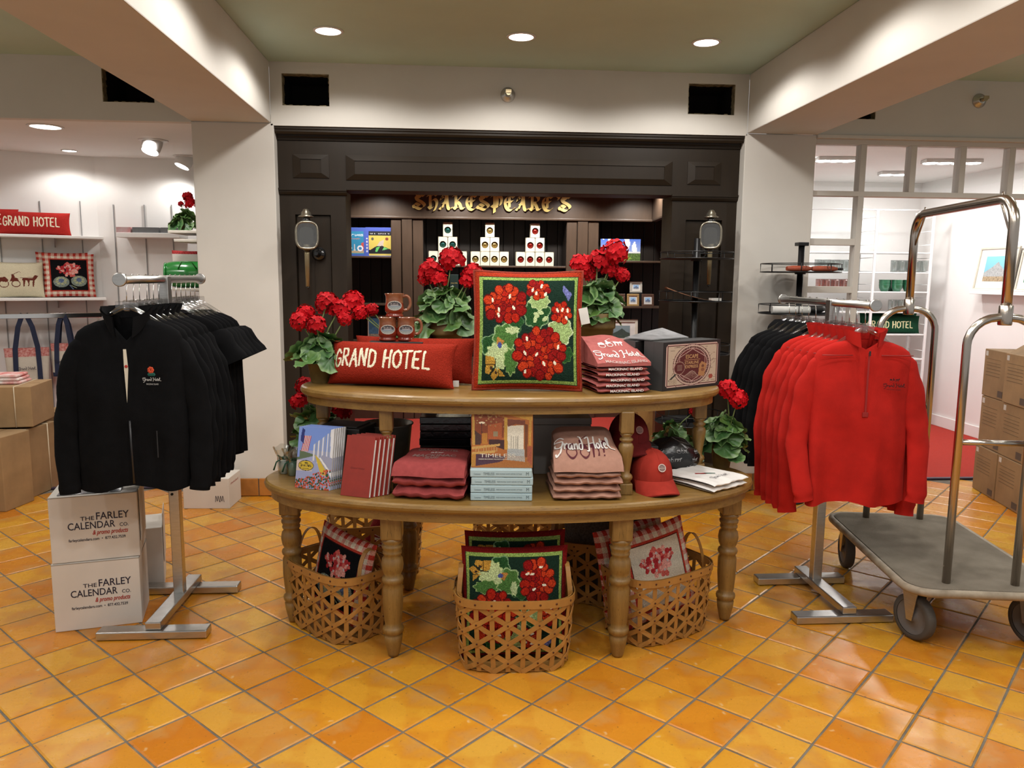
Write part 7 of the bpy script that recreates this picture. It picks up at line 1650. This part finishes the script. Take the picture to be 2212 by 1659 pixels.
# ================================================================ carriage lanterns
LBLK = mat('black_lacquer', (.008, .008, .009), .15, coat=.5); LSIL = mat('tarnished_silver', (.42, .38, .30), .28, .9, var=.2, scale=30); LBR = mat('pale_brass_tube', (.36, .30, .18), .4, .7)
LENS = mat_glass('bevelled_glass', (.80, .80, .76), .05, .22)
def lantern(label, px, py, rz):
    p = wy(px, py, YC-.14); t = thing('carriage_lantern', label, 'lantern', p, rz, 'carriage lanterns on the columns'); w, h = .068, .085
    def se(k, a): c, s = math.cos(a), math.sin(a); return (w*k*math.copysign(abs(c)**.62, c), h*k*math.copysign(abs(s)**.62, s))
    A = np.linspace(0, 2*math.pi, 48, endpoint=False)
    MB().tube([(se(1, a)[0], -.055, se(1, a)[1]) for a in A], .008, 8, True).build('bezel', LSIL, t)
    mb = MB().grid(lambda u, v: (se(.96-.30*v, u*6.28318)[0], -.052+.05*v, se(.96-.30*v, u*6.28318)[1]), 48, 5); mb.build('reflector', LSIL, t)
    MB().add([(se(.66, a)[0], -.002, se(.66, a)[1]) for a in A], [tuple(range(48))]).build('reflector_back', mat('dark_mirror', (.16, .15, .13), .12, .9), t)
    MB().add([(se(.97, a)[0], -.058, se(.97, a)[1]) for a in A], [tuple(range(48))]).build('lens', LENS, t)
    MB().rbox(-.045, .055, .0, .07, -.075, .075, .012).build('lantern_body', LBLK, t)
    MB().lathe([(.025, .082), (.028, .10), (.022, .115)], 20, cap=False).build('chimney', LBLK, t); MB().lathe([(.020, .112), (.048, .118), (.050, .124), (.034, .132), (.030, .15), (.022, .158), (.020, .166), (.008, .174), (.001, .175)], 24, cap=False).build('chimney_cap', LSIL, t)
    MB().lathe([(.020, -.105), (.026, -.09), (.024, -.078)], 18).build('lower_collar', LBLK, t); MB().lathe([(.013, -.33), (.017, -.12), (.018, -.10)], 18).build('handle_tube', LBR, t); MB().sphere((0, 0, -.338), .009, 10, 6).build('finial', LBLK, t)
    M = Matrix.Rotation(-rz, 4, 'Z') @ Matrix.Translation((.055 if px < 1000 else -.02, .138, -.115)) @ Matrix.Rotation(R_(90), 4, 'X')
    MB().lathe([(.045, 0), (.047, .012), (.03, .022), (.018, .03), (.012, .06), (.012, .12)], 24, M).build('wall_mount', LBLK, t)
lantern('black and silver carriage lantern on the left dark column', 662, 509, R_(14)); lantern('black and silver carriage lantern on the right dark column', 1535, 509, R_(-18))
# ================================================================ spinner racks of wire baskets
SPB = mat('black_wire', (.010, .010, .011), .35, .3)
def spinner(label, X, Y, pole_top, rings, r, cap):
    t = thing('spinner_rack', label, 'display rack', (X, Y, 0)); MB().lathe([(.11, .002), (.11, .010), (.05, .025), (.02, .06)], 32).build('base_plate', SPB, t)
    MB().tube([(0, 0, .03), (0, 0, pole_top)], .020, 16).build('pole', SPB, t)
    if cap: MB().rbox(-.034, .034, -.034, .034, pole_top-.001, pole_top+.022, .003).build('pole_cap', SPB, t)
    A = np.linspace(0, 2*math.pi, 48, endpoint=False)
    for zt, zb in rings:
        mb = MB(); mb.tube([(r*math.cos(a), r*math.sin(a), zt) for a in A], .0032, 6, True).tube([(r*math.cos(a), r*math.sin(a), zb) for a in A], .0042, 6, True)
        o = mb.build('basket_rim', SPB, t); o['kind'] = 'stuff'
        for k in range(8): a = R_(22+45*k); MB().tube([(r*math.cos(a), r*math.sin(a), zt), (r*math.cos(a), r*math.sin(a), zb), (.02*math.cos(a), .02*math.sin(a), zb)], .0032, 6).build('basket_wire', SPB, o)
        MB().lathe([(.001, zb-.004), (r*.98, zb-.004), (r*.98, zb-.002)], 40, cap=False).build('basket_floor', mat('mesh_floor', (.02, .02, .02), .5), o)
        MB().lathe([(.034, zb-.014), (.036, zb-.006), (.03, zb-.002)], 20).build('hub', SPB, o)
    return t
Y1 = 5.0; x1 = wy(1503, 600, Y1).x; r1 = (wy(1582, 550, Y1).x-wy(1431, 550, Y1).x)/2; zc_ = lambda px, y: wy(px, y, Y1).z
spinner('black wire spinner rack in front of the right dark column', x1, Y1, zc_(1503, 515), [(zc_(1503, 545), zc_(1503, 559)), (zc_(1503, 630), zc_(1503, 650)), (zc_(1503, 742), zc_(1503, 762)), (.62, .56)], r1, False)
Y2 = 5.04; x2 = wy(1728, 600, Y2).x; r2 = (wy(1812, 580, Y2).x-wy(1652, 580, Y2).x)/2; zd_ = lambda y: wy(1730, y, Y2).z
spinner('black wire spinner rack with umbrellas in front of the right pillar', x2, Y2, zd_(531), [(zd_(570), zd_(588)), (zd_(658), zd_(677)), (zd_(760), zd_(780)), (.60, .54)], r2, True)
UMB = mat('orange_nylon', (.40, .075, .030), .6, var=.2, scale=30)
for k, (dx, dy, rz, lab) in enumerate(((-.05, -.10, R_(5), 'folded orange umbrella, left one in the top spinner basket'), (.125, -.09, R_(2), 'folded orange umbrella, right one in the top spinner basket'))):
    t = thing('folded_umbrella', lab, 'umbrella', (x2+dx, Y2+dy, zd_(588)+.022), rz, 'folded umbrellas'); MB().lathe([(.014, -.09), (.019, -.05), (.018, .05), (.010, .08)], 14, Matrix.Rotation(R_(90), 4, 'Y')).build('folded_canopy', UMB, t); MB().lathe([(.008, .08), (.009, .115), (.006, .12)], 10, Matrix.Rotation(R_(90), 4, 'Y')).build('handle', BLACKC, t)
    MB().tube([(.02+.015*math.cos(a), -.017, .012+.015*math.sin(a)) for a in np.linspace(0, 6, 14)], .0016, 5).build('wrist_loop', BLACKC, t)
t = thing('paper_roll', 'white rolled poster in the second spinner basket', 'poster', (x2-.09, Y2-.09, zd_(677)+.026), R_(-8)); MB().lathe([(.024, -.12), (.025, -.118), (.025, .12), (.022, .121), (.010, .119)], 20, Matrix.Rotation(R_(90), 4, 'Y')).build('rolled_sheet', PAPER, t)
t = thing('folded_umbrella', 'folded black umbrella in the second spinner basket', 'umbrella', (x2+.08, Y2-.06, zd_(677)+.03), R_(20), 'folded umbrellas'); MB().lathe([(.014, -.09), (.024, -.03), (.026, .05), (.012, .09)], 16, Matrix.Rotation(R_(90), 4, 'Y')).build('folded_canopy', BLACKC, t); MB().tube([(.09, 0, 0), (.13, 0, 0), (.14, 0, -.01)], .008, 8).build('handle', BLACKC, t)
t = thing('curled_brochure', 'curled copper-coloured brochure in the second basket of the left spinner rack', 'brochure', (x1-.02, Y1-.05, zc_(1503, 650)+.003), R_(-6))
MB().grid(lambda u, v: (-r1*.80+u*r1*1.35, -.06+.12*v, .075*(1-u)**1.6+.002+.01*math.sin(v*3)*(1-u)), 24, 6).build('brochure_sheet', mat('copper_paper', (.36, .17, .095), .4), t)
t = thing('white_card_pack', 'small pack of white cards in the left spinner rack', 'cards', (x1+.11, Y1-.07, zc_(1503, 650)+.003), R_(10))
for k in range(3): MB().rbox(-.035, .035, -.02, .02, .006*k, .006*k+.0055, .001).build('card', PAPER, t)
